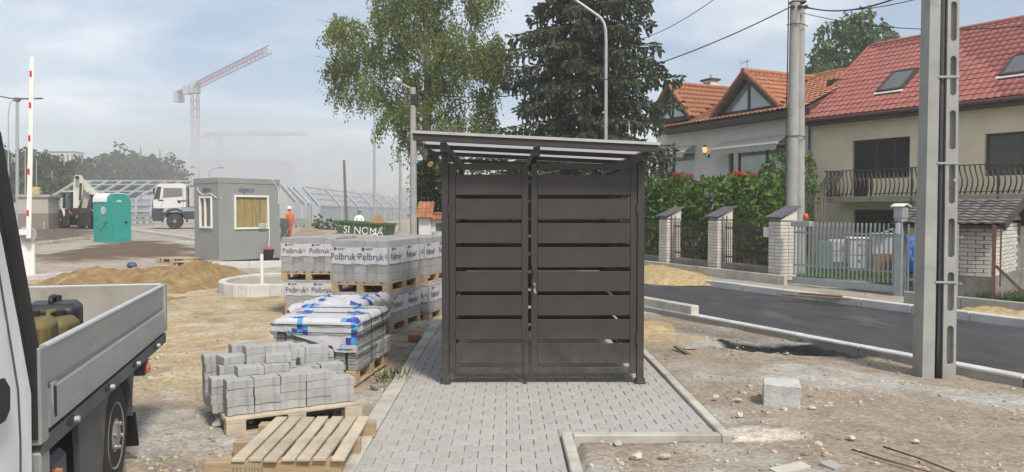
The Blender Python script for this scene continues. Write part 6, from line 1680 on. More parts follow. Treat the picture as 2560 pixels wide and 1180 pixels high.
leaf_mass('bush', 'dark green bushes behind the shelter between the two big trees', 'bush', [(1150, 430, 60, 60, 30.0, 1.0), (1235, 440, 60, 55, 29.6, 1.0), (1320, 450, 60, 50, 29.0, 1.0), (1180, 520, 70, 70, 29.5, .9)], K['leaf_hedge'], (.17, .062), 260, 29)
K['petal'] = leafmat('red_petal', [(.50, .02, .02), (.62, .05, .03), (.60, .14, .03), (.45, .03, .06)], trans=.2)
K['petal_mix'] = leafmat('flower_box_leaf', [(.05, .10, .02), (.10, .18, .03), (.28, .26, .03)], trans=.3)
def flowers(label, u, v, ru, rv_, Y, seed):
    t = leaf_mass('flower_box', label, 'flowers', [(u, v + 6, ru, rv_, Y, .3)], K['petal_mix'], (.12, .05), 420, seed, 'red flowers along the house sills', stems=False)
    random.seed(seed); vs, fs = [], []; px = Y / F; c = P(u, v, Y)
    for q in range(900):
        w = rv(); p = c + Vector((w.x * ru * px, w.y * .3 - .12, w.z * rv_ * px)); 
        if NZ(p * 3) < -.25: continue
        leaf_quad(vs, fs, p, (rv() + Vector((0, -.5, .2))).normalized(), rv(), .075, .036)
    leaf_obj('blossom', vs, fs, K['petal'], t, t.matrix_basis.inverted())
    MB().box((0, .1, c.z - t.location.z - rv_ * px - .05), (ru * 2 * px, .22, .16), rz=HA).build('box', K['brown'], t)
flowers('red flowers under the left house window, partly behind the spruce branch', 1692, 441, 38, 11, 33.0, 11)
flowers('red and orange flowers under the right house window with the wide awning', 1852, 440, 38, 11, 30.6, 12)

# garden wall with red tile coping behind the stacked packs
wb = P(1050, 625, 29.6); wb.z = .08
t = thing('garden_wall', 'white rendered garden wall with orange red tile coping behind the stacked packs', 'wall', wb, R(-4))
MB().box((2.6, .1, .66), (4.6, .22, 1.32), ch=.01).build('wall', K['wall_white'], t); MB().box((.20, .1, .72), (.46, .42, 1.48), ch=.01).build('pillar', K['wall_white'], t)
MB().prism([(-.03, -.11, 1.46), (-.03, .31, 1.46), (-.03, .31, 1.86)], (.46, 0, 0)).build('gable', K['wall_white'], t)
TW_ = tile_mesh('coping_tile', .17, .40, .04, K['tile_orange'], 5, lip=.02)
for M in slope_tiles((-.10, -.22, 1.40), (1, 0, 0), (0, .52, .50), .60, .70, .15, .24): put('coping_tile', TW_, t, M)
for sgn in (-1, 1):
    for M in slope_tiles((.42 if sgn < 0 else 4.9, .1 + sgn * .24, 1.30), (1 if sgn < 0 else -1, 0, 0), (0, -sgn * .24, .17), 4.4, .29, .17, .29): put('coping_tile', TW_, t, M)
b = MB(); b.tube([(.42 + .3 * k, .1, 1.50) for k in range(16)], [.07 + .012 * (k % 2) for k in range(16)], 8); b.build('ridge_cap', K['tile_orange'], t, smooth=True)
MB().box((.72, -.02, 1.0), (.22, .03, .30), ch=.008).build('mail_slot', K['slate'], t)
text('house_number', '11', t, K['slate'], face_matrix((.74, -.016, .64), (1, 0, 0), (0, 0, 1)), .16)
# IBC cage tank
ib = G(1097, 702, .0); ib = P(1083, 700, 20.0); ib.z = .02
t = thing('caged_tank', 'caged pallet tank of grey bars standing at the road beside the shelter', 'tank', ib + Vector((.5, .5, 0)), R(-3))
MB().box((0, 0, .64), (.94, .94, .92), ch=.06).build('bottle', mat('cloudy_plastic', (.42, .42, .38), .5, var=.08), t)
MB().box((0, 0, .09), (1.0, 1.0, .14), ch=.01).build('base_pallet', K['wood_dark'], t)
vb = MB().cyl((0, 0, .16), (0, 0, 1.14), .012, n=6).mesh('cage_bar', K['galv_dull'])
for k in range(8):
    for (x, y) in ((-.5 + k / 7, -.5), (-.5 + k / 7, .5), (-.5, -.5 + k / 7), (.5, -.5 + k / 7)): put('cage_bar', vb, t, Matrix.Translation((x, y, 0)))
hb = MB().tube([(-.51, -.51, 0), (.51, -.51, 0), (.51, .51, 0), (-.51, .51, 0), (-.51, -.51, 0)], .012, 5).mesh('cage_ring', K['galv_dull'])
for z in (.20, .40, .62, .84, 1.12): put('cage_ring', hb, t, Matrix.Translation((0, 0, z)))
# ------------------------------------------------------------------ left and far: booth, toilet, machines, barriers, crane
def TZ(p): p = Vector(p); p.z = terrain(p.x, p.y); return p
# grey guard booth
nb = P(548, 655, 25.2); nb.z = .03
rd = Vector((.62, .78, 0)).normalized(); ang = math.atan2(rd.y, rd.x)
bo = thing('guard_booth', 'grey site guard cabin with boarded windows and a sloping cable on its wall', 'cabin', nb, ang)
BWd, BDp, BHt = 2.30, 1.45, 2.72
def BO(name, b, m, par=bo, **k): return b.build(name, m, par, **k)
WR = (.55, 1.86, 1.06, 2.18)       # window on the long face: x0,x1,z0,z1 (y = 0 face)
WL = (.36, 1.10, 1.10, 2.14)       # window on the short face: along y
def holed(face, r, L):
    b = MB(); a0, a1, z0, z1 = r
    parts = [((0, L), (.06, z0)), ((0, L), (z1, BHt - .16)), ((0, a0), (z0, z1)), ((a1, L), (z0, z1))]
    for (a, c), (q0, q1) in parts:
        if face == 0: b.box(((a + c) / 2, .03, (q0 + q1) / 2), (c - a, .06, q1 - q0))
        else: b.box((.03, (a + c) / 2, (q0 + q1) / 2), (.06, c - a, q1 - q0))
    return b
w0 = BO('front_panel', holed(0, WR, BWd), K['cabin'])
b = holed(1, WL, BDp - .062); 
for v in b.v: v.y += .061
w1 = BO('side_panel', b, K['cabin'])
BO('back_panel', MB().box((BWd - .03, BDp / 2 + .03, BHt / 2 - .05), (.06, BDp - .06, BHt - .22)).box((BWd / 2, BDp - .03, BHt / 2 - .05), (BWd - .13, .06, BHt - .22)), K['cabin'])
BO('roof_trim', MB().box((BWd / 2, BDp / 2, BHt - .07), (BWd + .03, BDp + .03, .18), ch=.01), K['cabin'])
BO('floor_frame', MB().box((BWd / 2, BDp / 2, .02), (BWd - .02, BDp - .02, .10)), K['black'])
K['board_old'] = mat('old_yellow_board', (.33, .245, .10), .7, var=.2, scale=3, col2=(.22, .20, .13), f2=.55, s2=2.2, stretch=(5, 5, 1))
def bwin(face, r, par, glass, split=None):
    a0, a1, z0, z1 = r; b = MB(); f_ = .06
    seg = [((a0 + a1) / 2, z0 + f_ / 2, a1 - a0, f_), ((a0 + a1) / 2, z1 - f_ / 2, a1 - a0, f_), (a0 + f_ / 2, (z0 + z1) / 2, f_, z1 - z0 - 2 * f_), (a1 - f_ / 2, (z0 + z1) / 2, f_, z1 - z0 - 2 * f_)]
    if split: seg.append((a0 + (a1 - a0) * split, (z0 + z1) / 2, .04, z1 - z0 - 2 * f_))
    for a, z, la, lz in seg: b.box((a, .0, z), (la, .09, lz), ch=.006) if face == 0 else b.box((.0, a, z), (.09, la, lz), ch=.006)
    f = BO('window', b, K['white_paint'], par)
    g = MB().box(((a0 + a1) / 2, .03, (z0 + z1) / 2), (a1 - a0 - .1, .02, z1 - z0 - .1)) if face == 0 else MB().box((.03, (a0 + a1) / 2, (z0 + z1) / 2), (.02, a1 - a0 - .1, z1 - z0 - .1))
    BO('window_board', g, glass, f); return f
wf = bwin(0, WR, w0, K['board_old']); 
for k in range(3):
    x = .95 + .3 * k; MB().box((x, .018, 1.62), (.008, .006, 1.0)).build('board_joint', K['wood_dark'], wf)
bwin(1, (WL[0], WL[1], WL[2], WL[3]), w1, mat('curtained_glass', (.16, .14, .10), .3, var=.4, scale=4, stretch=(1, 6, 1)), .55)
MB().box((1.60, -.05, 1.17), (.32, .012, .18)).build('sticker', K['label'], wf)
text('lettering', 'USi', wf, mat('green_print', (.02, .25, .07), .5), face_matrix((1.60, -.058, 1.17), (1, 0, 0), (0, 0, 1)), .19)
MB().box((1.60, -.05, 1.055), (.30, .010, .025)).build('sticker', mat('green_strip', (.03, .35, .12), .5), wf)
text('lettering', 'algeco', w0, K['ink'], face_matrix((1.02, -.004, 2.36), (1, 0, 0), (0, 0, 1)), .26, sx=.9, extrude=.003)
text('lettering', 'algeco', w1, K['ink'], face_matrix((-.004, .66, 2.36), (0, -1, 0), (0, 0, 1)), .26, sx=.8, extrude=.003)
BO('cable', MB().tube([(1.95, -.02, BHt + .05), (2.05, -.03, BHt - .05), (2.2, -.03, 2.45), (2.25, -.03, 2.2), (2.24, -.03, 1.9)], .015, 5), K['white_paint'])
BO('cable', MB().tube([(-.02, 1.2, 2.45), (-.02, 1.15, 2.32), (-.02, .9, 2.2), (-.02, .4, 2.22), (-.02, .1, 2.10), (.1, -.02, 2.1)], .012, 5), K['white_paint'])
bt2 = bo.matrix_basis @ Vector((1.72, -.16, 0))
o = MB().tube([bt2 + Vector((0, 0, .1)), bt2 + Vector((.03, .08, 1.1))], .014, 6).build('broom_handle', K['white_paint']); tag(o, 'thin white broom handle leaning on the grey guard cabin', 'broom handle')
t = thing('bucket', 'black bucket with red rag standing at the guard cabin wall', 'bucket', bo.matrix_basis @ Vector((1.62, -.32, 0)) + Vector((0, 0, .03)))
MB().lathe([(.13, 0), (.19, .34), (.175, .34), (.12, .03)], (0, 0, 0), n=16).build('pail', K['black'], t, smooth='auto'); MB().lathe([(.16, .30), (.17, .36), (.10, .40), (.02, .42)], (0, 0, 0), n=9).build('rag', mat('red_rag', (.5, .05, .06), .8), t)
# two pallets by the booth
for (l, u, v) in (('pale wooden pallet lying left of the guard cabin, farther of two', 452, 652), ('pale wooden pallet touching the guard cabin corner, nearer of two', 490, 661)):
    q = G(u, v, .06); pallet(l, (q.x, q.y, .02), R(-12), 1.2, .9, K['wood'], top=7)
# portable toilet
tb_ = P(272, 609, 37.0); tb_.z = terrain(tb_.x, tb_.y) - .02
ld = Vector((-.86, .51, 0)); an_ = math.atan2(-ld.y, -ld.x)
to = thing('portable_toilet', 'turquoise portable toilet cabin with white rounded roof', 'toilet cabin', tb_, an_)
# local: x runs from the left face's far end (-) to the near corner (0); y into depth
TWd, TDp, TH = 1.16, 1.16, 2.36
def arch_prof(y0, y1, z0, zs, zt, n=8):
    p = [(y0, z0), (y0, zs)]; r = zt - zs
    p += [(y0 + r * .75 * (1 - math.cos(a)), zs + r * math.sin(a)) for a in [PI / 2 * k / n for k in range(1, n + 1)]]
    q = [(y0 + y1 - y, z) for y, z in p[::-1]]; return p + q
body = arch_prof(0, TDp, .02, 1.86, TH - .02)
TO_ = lambda name, b, m, par=to, **k: b.build(name, m, par, **k)
bd_ = TO_('body', MB().prism([(-TWd, y, z) for y, z in body], (TWd, 0, 0)), K['teal'], smooth='auto')
roofp = arch_prof(-.03, TDp + .03, 1.95, 1.96, TH + .01); inn_ = arch_prof(0.005, TDp - .005, 1.95, 1.96, TH - .022)
b = MB()
for k in range(len(roofp) - 1): b.prism([(-TWd - .02, *roofp[k]), (-TWd - .02, *roofp[k + 1]), (-TWd - .02, *inn_[k + 1]), (-TWd - .02, *inn_[k])], (TWd - .10, 0, 0))
TO_('roof', b, K['white_paint'], smooth='auto')
TO_('base', MB().box((-TWd / 2, TDp / 2, .04), (TWd + .05, TDp + .05, .08), ch=.01), K['teal'])
for x in (-TWd + .03, -.03): TO_('corner_rib', MB().box((x, -.008, .98), (.05, .03, 1.80), ch=.008), K['teal'])
TO_('emblem', MB().lathe([(.001, .012), (.19, .012), (.19, 0)], (-.38, -.002, 1.55), (0, -1, 0), 24), K['label'])
TO_('emblem', MB().lathe([(.001, .012), (.17, .012), (.17, 0)], (.002, .55, 1.88), (1, 0, 0), 24), K['label'])
TO_('emblem', MB().box((-.37, -.017, 1.55), (.03, .006, .12)).box((-.30, -.017, 1.50), (.12, .006, .03)), mat('print_grey', (.25, .3, .3), .6))
for p0, p1 in (((-1.0, 1.02), (-.55, .66)), ((-.55, .66), (-.05, 1.14)), ((-1.0, .92), (-.55, .56)), ((-1.1, 1.20), (-.8, 1.20)), ((-.4, .96), (-.08, 1.02))): TO_('moulded_rib', MB().bar((p0[0], -.006, p0[1]), (p1[0], -.006, p1[1]), .05, .05, up=(0, -1, 0)), K['teal'], bd_)
dr_ = TO_('door', MB().box((.012, .58, 1.02), (.03, .78, 1.86), ch=.008), K['teal']); TO_('handle', MB().box((.04, .86, .98), (.05, .12, .10), ch=.01), K['black'], dr_); TO_('frame_rib', MB().bar((.02, .25, .85), (.02, .42, 1.3), .03, .03), K['teal'], dr_)
# dump truck
fw = P(437, 573, 53.7); fw.z = terrain(fw.x, fw.y)
hd = Vector((-.93, -.36, 0)).normalized(); lf = Vector((-hd.y, hd.x, 0)); 
ro = fw - lf * 1.15
dt = thing('dump_truck', 'white cab construction dump truck with dark bumper facing left, beside the guard cabin', 'dump truck', ro, math.atan2(hd.y, hd.x))
D = lambda name, b, m, par=dt, **k: b.build(name, m, par, **k)
K['truck_grey'] = mat('truck_dark_grey', (.045, .047, .05), .6, var=.15); K['dusty_white'] = mat('dusty_white_paint', (.66, .66, .63), .45, var=.05, scale=2)
prof_ = [(1.30, 1.42), (1.36, 2.05), (1.10, 2.92), (.98, 3.08), (-.55, 3.12), (-.72, 3.04), (-.74, 1.50), (.45, 1.42)]
cb = D('cab', MB().prism([(x, -1.17, z) for x, z in prof_], (0, 2.34, 0)), K['dusty_white'])
D('windscreen', MB().prism([(1.355, -1.0, 2.08), (1.125, -1.0, 2.88), (1.10, -1.0, 2.88), (1.33, -1.0, 2.08)], (0, 2.0, 0)), K['glass_dark'], cb)
D('windscreen_edge', MB().prism([(1.28, 1.172, 2.02), (1.06, 1.172, 2.88), (.80, 1.172, 2.88), (.92, 1.172, 2.02)], (0, .004, 0)), K['glass_dark'], cb)
sw = D('side_window', MB().prism([(.72, 1.174, 2.12), (.66, 1.174, 2.80), (-.50, 1.174, 2.80), (-.50, 1.174, 2.22)], (0, .006, 0)), K['glass_dark'], cb)
D('stripe', MB().box((-.45, 1.174, 1.92), (.55, .006, .10)).box((.85, 1.174, 1.95), (.35, .006, .09)), mat('purple_stripe', (.06, .04, .20), .5), cb)
D('door_line', MB().box((.78, 1.174, 1.85), (.02, .006, .7)).box((-.55, 1.174, 2.2), (.02, .006, 1.3)), K['gap'], cb)
D('door_handle', MB().box((-.30, 1.185, 1.82), (.16, .02, .10)), K['black'], cb)
D('bumper', MB().prism([(1.34, -1.2, .55), (1.42, -1.2, .85), (1.38, -1.2, 1.42), (.80, -1.2, 1.42), (.72, -1.2, .75), (.80, -1.2, .55)], (0, 2.4, 0)), K['truck_grey'])
D('grille', MB().box((1.37, 0, 1.72), (.04, 1.5, .5), ch=.01), K['truck_grey'], cb)
for y in (-.85, .85): 
    h_ = D('headlight', MB().box((1.38, y, 1.16), (.10, .42, .22), ch=.02), K['glass_grey']); D('fog_light', MB().box((1.42, y, .80), (.05, .26, .14), ch=.02), K['galv'])
for z in (.50, .85, 1.20): D('step', MB().box((.72, 1.12, z), (.34, .12, .05)), K['galv_dull'])
ar_ = [(.72 * math.cos(a), .52 + .72 * math.sin(a)) for a in [R(-5) + R(190) * k / 12 for k in range(13)]]; ar2 = [(.84 * math.cos(a), .54 + .88 * math.sin(a)) for a in [R(-5) + R(190) * k / 12 for k in range(13)]]
b = MB()
for k in range(12): b.prism([(ar_[k][0], .72, ar_[k][1]), (ar2[k][0], .72, ar2[k][1]), (ar2[k + 1][0], .72, ar2[k + 1][1]), (ar_[k + 1][0], .72, ar_[k + 1][1])], (0, .46, 0))
D('mudguard', b, K['truck_grey'])
D('chassis', MB().box((-3.0, 0, .95), (7.4, .9, .35)).box((-1.1, .85, .95), (1.0, .5, .55), ch=.03), K['truck_grey'])
def big_wheel(par, x, y, r, w, s):
    o = MB().lathe([(r * .55, -w / 2), (r * .92, -w / 2), (r, -w * .32), (r, w * .32), (r * .92, w / 2), (r * .55, w / 2)], (x, y, r), (0, s, 0), 28).build('wheel', K['rubber'], par, smooth='auto')
    MB().lathe([(r * .56, 0), (r * .50, .02), (r * .40, -.06), (r * .25, .02), (r * .2, .08), (.001, .09)], (x, y + s * (w / 2 - .05), r), (0, s, 0), 20).build('rim', K['rimm'], o, smooth='auto'); return o
for x in (0, -1.85, -4.6, -5.95):
    for s in (-1, 1): big_wheel(dt, x, s * .98, .52, .34, s)
K['tipper'] = mat('dusty_tipper_body', (.46, .44, .38), .7, var=.12, scale=2)
tbod = D('tipper_body', MB().prism([(-1.0, -1.2, 1.55), (-.95, -1.2, 2.85), (-6.4, -1.2, 2.85), (-6.9, -1.2, 1.55)], (0, 2.4, 0)), K['tipper'])
for k in range(6): D('rib', MB().box((-1.25 - k * .95, 1.23, 2.2), (.10, .07, 1.25)), K['tipper'], tbod)
D('bulkhead', MB().box((-.86, 0, 2.2), (.08, 2.2, 1.4)), K['truck_grey'])
for x, y in ((.75, .9), (.55, -.6)): D('beacon', MB().lathe([(.09, 0), (.08, .14), (.001, .18)], (x, y, 3.09)), K['orange'], cb)
D('mirror', MB().box((1.25, 1.40, 2.55), (.10, .22, .45), ch=.02).bar((1.15, 1.18, 2.8), (1.25, 1.4, 2.72), .03, .03), K['black'], cb)
# people: skin-modifier figures
def figure(name, label, base, rz, joints, edges, radii, mats, cat='person', clothes=None):
    t = thing(name, label, cat, base, rz)
    me = bpy.data.meshes.new('body'); me.from_pydata(joints, edges, []); me.materials.append(mats)
    o = put('body', me, t); sk = o.modifiers.new('skin', 'SKIN'); 
    for v, r in zip(me.skin_vertices[0].data, radii): v.radius = (r, r)
    me.skin_vertices[0].data[0].use_root = True
    sd = o.modifiers.new('sub', 'SUBSURF'); sd.levels = 1; sd.render_levels = 2; return t
K['hiviz'] = mat('orange_work_clothes', (.68, .17, .05), .8, var=.12, scale=8); K['skin'] = mat('skin', (.48, .29, .21), .6); K['helmet'] = mat('white_helmet', (.75, .75, .73), .35)
def person_parts(t, z, tilt=0, helmet=True, hair=None, x=0, y=0):
    MB().lathe([(.03, -.13), (.07, -.10), (.092, -.02), (.095, .04), (.08, .10), (.04, .125), (.001, .13)], (x, y, z)).build('head', K['skin'], t, smooth=True)
    if helmet:
        MB().lathe([(.125, -.01), (.118, .0), (.118, .05), (.09, .11), (.03, .14), (.001, .145)], (x, y, z + .03)).build('helmet', K['helmet'], t, smooth=True)
    else: MB().lathe([(.108, .0), (.112, .04), (.09, .11), (.03, .14), (.001, .145)], (x, y + .015, z)).build('hair', hair or K['black'], t, smooth=True)
    MB().box((x, y - .095, z - .02), (.03, .03, .045), ch=.01).build('nose', K['skin'], t)
def standing(name, label, base, rz, m, helmet=True):
    J = [(0, 0, .98), (0, 0, 1.22), (0, 0, 1.45), (0, -.01, 1.56), (-.10, 0, .93), (-.12, -.03, .50), (-.12, .02, .08), (-.12, -.12, .04), (.10, 0, .93), (.13, .05, .50), (.14, .10, .08), (.14, -.04, .04),
         (-.20, 0, 1.42), (-.27, -.03, 1.14), (-.24, -.20, .95), (.20, 0, 1.42), (.28, -.02, 1.14), (.26, -.18, .95)]
    E = [(0, 1), (1, 2), (2, 3), (0, 4), (4, 5), (5, 6), (6, 7), (0, 8), (8, 9), (9, 10), (10, 11), (2, 12), (12, 13), (13, 14), (2, 15), (15, 16), (16, 17)]
    Rr = [.15, .15, .16, .06, .10, .075, .055, .05, .10, .075, .055, .05, .075, .055, .04, .075, .055, .04]
    t = figure(name, label, base, rz, J, E, Rr, m); person_parts(t, 1.68, helmet=helmet)
    for s, x in ((-1, -.24), (1, .26)):
        MB().box((x, -.23, .90), (.06, .05, .09), ch=.02).build('hand', K['skin'], t)
    return t
dv_ = dt.matrix_basis @ Vector((.12, .72, 1.62))
t = thing('person', 'truck driver in orange clothing seen through the cab side window', 'person', dv_, math.atan2(hd.y, hd.x) + PI / 2)
me = bpy.data.meshes.new('body'); me.from_pydata([(0, 0, .1), (0, 0, .45), (0, 0, .66), (0, -.02, .78), (-.2, 0, .62), (-.26, -.2, .42), (-.2, -.42, .5), (.2, 0, .62), (.26, -.2, .42), (.2, -.42, .5)], [(0, 1), (1, 2), (2, 3), (2, 4), (4, 5), (5, 6), (2, 7), (7, 8), (8, 9)], []); me.materials.append(K['hiviz'])
o = put('body', me, t); o.modifiers.new('skin', 'SKIN')
for v, r in zip(me.skin_vertices[0].data, (.17, .17, .17, .06, .08, .06, .045, .08, .06, .045)): v.radius = (r, r)
me.skin_vertices[0].data[0].use_root = True; o.modifiers.new('sub', 'SUBSURF').render_levels = 2
person_parts(t, .92, helmet=True)
# clear side glass so the driver shows: replace the pane's paint by thin glass
K['clear'] = mat('clear_cab_glass', (.10, .11, .11), .05, alpha=.35, spec=.6); sw.data.materials.clear(); sw.data.materials.append(K['clear'])
# the cab is hollow behind that window: dark lining set just inside
bm = bmesh.new(); bm.from_mesh(cb.data); bm.free()
wk = P(724, 598, 41.0); wk.z = .1
standing('person', 'worker in orange clothes and white helmet beside the dark wrapped bundle', wk, R(60), K['hiviz'])
t = thing('wrapped_bundle', 'tall dark bundle wrapped in torn plastic film beside the orange worker', 'bundle', P(713, 605, 38.5).xy.to_3d(), R(10)); t.location.z = .08
t.matrix_basis = Matrix.Translation(t.location) @ Matrix.Rotation(R(10), 4, 'Z')
K['blackfilm'] = mat('grey_black_film', (.09, .09, .095), .35, var=.5, scale=5, bump=.5, bscale=12, col2=(.36, .36, .37), f2=.6, s2=3)
bm = bmesh.new(); bmesh.ops.create_cube(bm, size=1); bmesh.ops.subdivide_edges(bm, edges=bm.edges, cuts=8, use_grid_fill=True)
for v in bm.verts: v.co = Vector((v.co.x * .40, v.co.y * .38, (v.co.z + .5) * 1.22)) + noise.noise_vector(v.co * 5) * .045
me = bpy.data.meshes.new('wrapping'); bm.to_mesh(me); bm.free(); me.materials.append(K['blackfilm']); put('wrapping', me, t)
MB().tube([(-.2, -.22, .1), (-.08, -.24, .3), (.1, -.23, .5), (.21, -.2, .8)], .012, 5).build('torn_film', K['wrap'], t)
# backhoe loader
bk = P(158, 562, 52.0); bk.z = terrain(bk.x, bk.y); hb_ = Vector((-.70, .71, 0)).normalized(); lb_ = Vector((-hb_.y, hb_.x, 0))
dg = thing('backhoe_loader', 'white backhoe loader seen from behind with folded digging arm, left of the toilet', 'excavator', bk - lb_ * .95, math.atan2(hb_.y, hb_.x))
E_ = lambda name, b, m, par=dg, **k: b.build(name, m, par, **k)
K['digger'] = mat('offwhite_machine_paint', (.58, .56, .49), .5, var=.08, scale=3, col2=(.36, .33, .27), f2=.66, s2=3)
for s in (-1, 1): big_wheel(dg, 0, s * .88, .64, .44, s); big_wheel(dg, 2.1, s * .80, .48, .34, s)
b = MB()
for s in (-1, 1):
    pr = [(.78 * math.cos(a), .66 + .76 * math.sin(a)) for a in [R(10) + R(150) * k / 10 for k in range(11)]]
    b2 = MB()
    for k in range(10): b2.prism([(pr[k][0], s * .66, pr[k][1]), (pr[k + 1][0], s * .66, pr[k + 1][1]), (pr[k + 1][0] * .93, s * .66, pr[k + 1][1] * .95), (pr[k][0] * .93, s * .66, pr[k][1] * .95)], (0, s * .46, 0))
    E_('fender', b2, K['digger'])
E_('chassis', MB().box((.9, 0, .95), (3.6, 1.1, .55), ch=.05), K['black']); E_('hood', MB().prism([(1.0, -.5, 1.2), (1.0, -.5, 1.75), (2.7, -.5, 1.5), (2.8, -.5, 1.0)], (0, 1.0, 0)), K['digger'])
cbk = E_('cab', MB().box((.15, 0, 2.52), (1.7, 1.45, .10), ch=.03), K['digger'])
for x in (-.62, .92):
    for y in (-.66, .66): E_('cab_post', MB().bar((x, y, 1.35), (x * .95, y * .97, 2.48), .08, .08), K['black'], cbk)
E_('cab_glass', MB().box((.15, 0, 1.95), (1.42, 1.24, 1.05)), mat('tinted_cab_glass', (.05, .07, .07), .1, alpha=.8), cbk)
E_('seat', MB().box((.1, 0, 1.5), (.5, .5, .12)).box((.32, 0, 1.8), (.12, .48, .6)), K['black'], cbk)
E_('beacon', MB().lathe([(.09, 0), (.08, .14), (.001, .18)], (.3, .5, 2.57)), K['orange'], cbk)
E_('mirror', MB().box((.95, .95, 2.15), (.06, .18, .28), ch=.02), K['black'], cbk)
E_('rear_frame', MB().box((-.95, 0, 1.05), (.25, 2.1, .35), ch=.03).box((-1.0, 0, .62), (.3, .8, .7), ch=.04), K['black'])
for s in (-1, 1):
    E_('stabiliser', MB().box((-1.0, s * .98, .85), (.2, .22, 1.1), ch=.02), K['black']); E_('tail_lamp', MB().box((-1.09, s * .80, 1.12), (.05, .18, .14)), K['red'])
E_('rear_plate', MB().box((-1.10, .35, 1.0), (.03, .3, .4)), K['digger'])
inv = dg.matrix_basis.inverted(); pt = lambda u, v, Y: inv @ P(u, v, Y)
def arm(name, pts, ws, th, m):
    b = MB()
    for (a, c), (w0_, w1_) in zip(zip(pts, pts[1:]), zip(ws, ws[1:])):
        d = (c - a).normalized(); vw = (inv.to_3x3() @ Vector((.4, -1, 0))).normalized(); s = d.cross(vw).normalized()
        b.add([a + s * w0_ / 2 + vw * th / 2, a - s * w0_ / 2 + vw * th / 2, a - s * w0_ / 2 - vw * th / 2, a + s * w0_ / 2 - vw * th / 2, c + s * w1_ / 2 + vw * th / 2, c - s * w1_ / 2 + vw * th / 2, c - s * w1_ / 2 - vw * th / 2, c + s * w1_ / 2 - vw * th / 2],
              [(0, 1, 2, 3), (4, 7, 6, 5), (0, 4, 5, 1), (1, 5, 6, 2), (2, 6, 7, 3), (3, 7, 4, 0)])
    return E_(name, b, m)
arm('dipper_arm', [pt(197, 438, 50.6), pt(197, 452, 50.6), pt(195, 490, 50.5), pt(189, 522, 50.4)], [.36, .56, .50, .22], .30, K['digger'])
arm('boom', [pt(199, 446, 51.2), pt(212, 462, 51.3), pt(226, 477, 51.4), pt(246, 486, 51.5)], [.34, .44, .42, .2], .34, K['digger'])
arm('boom', [pt(212, 462, 51.5), pt(216, 490, 51.6), pt(210, 520, 51.7)], [.3, .34, .3], .3, K['digger'])
E_('arm_ram', MB().cyl(pt(202, 458, 50.4), pt(200, 500, 50.3), .07, n=8), K['black']); E_('arm_pin', MB().cyl(pt(193, 444, 50.3), pt(193.2, 444, 50.0), .12, n=12), K['black'])
E_('bucket', MB().prism([pt(182, 520, 50.2), pt(196, 520, 50.2), pt(198, 534, 50.2), pt(188, 538, 50.2)], (inv.to_3x3() @ Vector((.5, .4, 0)))), K['black'])
E_('loader_bucket', MB().prism([(3.0, -1.1, .3), (3.6, -1.1, .25), (3.5, -1.1, 1.1), (3.05, -1.1, 1.0)], (0, 2.2, 0)), K['black'])
E_('loader_arm', MB().bar((1.0, .75, 1.5), (3.0, .75, .7), .12, .2).bar((1.0, -.75, 1.5), (3.0, -.75, .7), .12, .2), K['digger'])
# green skip with lettering
sk = P(846, 594, 46.0); sk.z = .02
sp = thing('skip_container', 'green steel waste skip with large white letters, behind the wrapped packs', 'skip', sk, R(-9))
sp.matrix_basis = sp.matrix_basis @ Matrix.Rotation(R(3.0), 4, 'Y'); sp.rotation_euler = (0, R(3.0), R(-9)); sp.matrix_basis = Matrix.Translation(sk) @ Matrix.Rotation(R(-9), 4, 'Z') @ Matrix.Rotation(R(3.0), 4, 'Y')
S_ = lambda name, b, m, par=sp, **k: b.build(name, m, par, **k)
b = MB(); Lk, Hk, Dk = 2.78, 1.05, 1.6
for q, (a, c) in enumerate((((0, 0), (Lk, 0)), ((Lk, 0), (Lk, Dk)), ((Lk, Dk), (0, Dk)), ((0, Dk), (0, 0)))):
    f = lambda p, z: (p[0] + (-.18 if p[0] == 0 else .18) * z / Hk, p[1], z)
    n_ = Vector((-(c[1] - a[1]), c[0] - a[0], 0)).normalized() * .05
    b.prism([Vector(f(a, .0)), Vector(f(c, .0)), Vector(f(c, Hk)), Vector(f(a, Hk))], n_)
b.box((Lk / 2, Dk / 2, .04), (Lk - .1, Dk - .1, .06)); hull = S_('hull', b, K['skip'])
S_('rim', MB().box((Lk / 2, -.04, Hk), (Lk + .5, .10, .10)).box((Lk / 2, Dk + .04, Hk), (Lk + .5, .10, .10)).box((-.2, Dk / 2, Hk), (.1, Dk, .10)).box((Lk + .2, Dk / 2, Hk), (.1, Dk, .10)), K['skip'], hull)
for k in range(4): S_('rib', MB().box((-.02 + k * (Lk + .04) / 3, -.05, Hk / 2), (.09, .10, Hk - .1)), K['skip'], hull)
S_('lug', MB().cyl((-.30, -.02, .7), (-.30, -.16, .7), .06), K['skip'], hull)
for k, w_ in enumerate(('SI', 'NO', 'MA')): text('lettering', w_, hull, K['white_paint'], face_matrix((.50 + k * .90, -.058, .60 - .02 * k), (1, 0, 0), (0, 0, 1)), .62, extrude=.004, sx=.95)
b = MB(); random.seed(3)
for x0_, n_ in ((.25, 9), (1.25, 8)):
    for k in range(n_): b.box((x0_ + k * .085, -.06, .17), (.05 if k % 3 else .03, .008, random.uniform(.05, .10)))
S_('small_print', b, K['label'], hull)['kind'] = 'stuff'
S_('plate', MB().box((2.62, -.108, .82), (.14, .01, .18)).box((.12, -.108, .82), (.2, .01, .06)), mat('pink_plate', (.50, .30, .22), .6), hull)
cb_ = P(940, 566, 46.6); t = thing('cardboard_box', 'open brown cardboard box on top of the green skip', 'box', cb_ + Vector((0, .3, -.22)), R(20))
K['card'] = mat('cardboard', (.42, .25, .11), .85, var=.08)
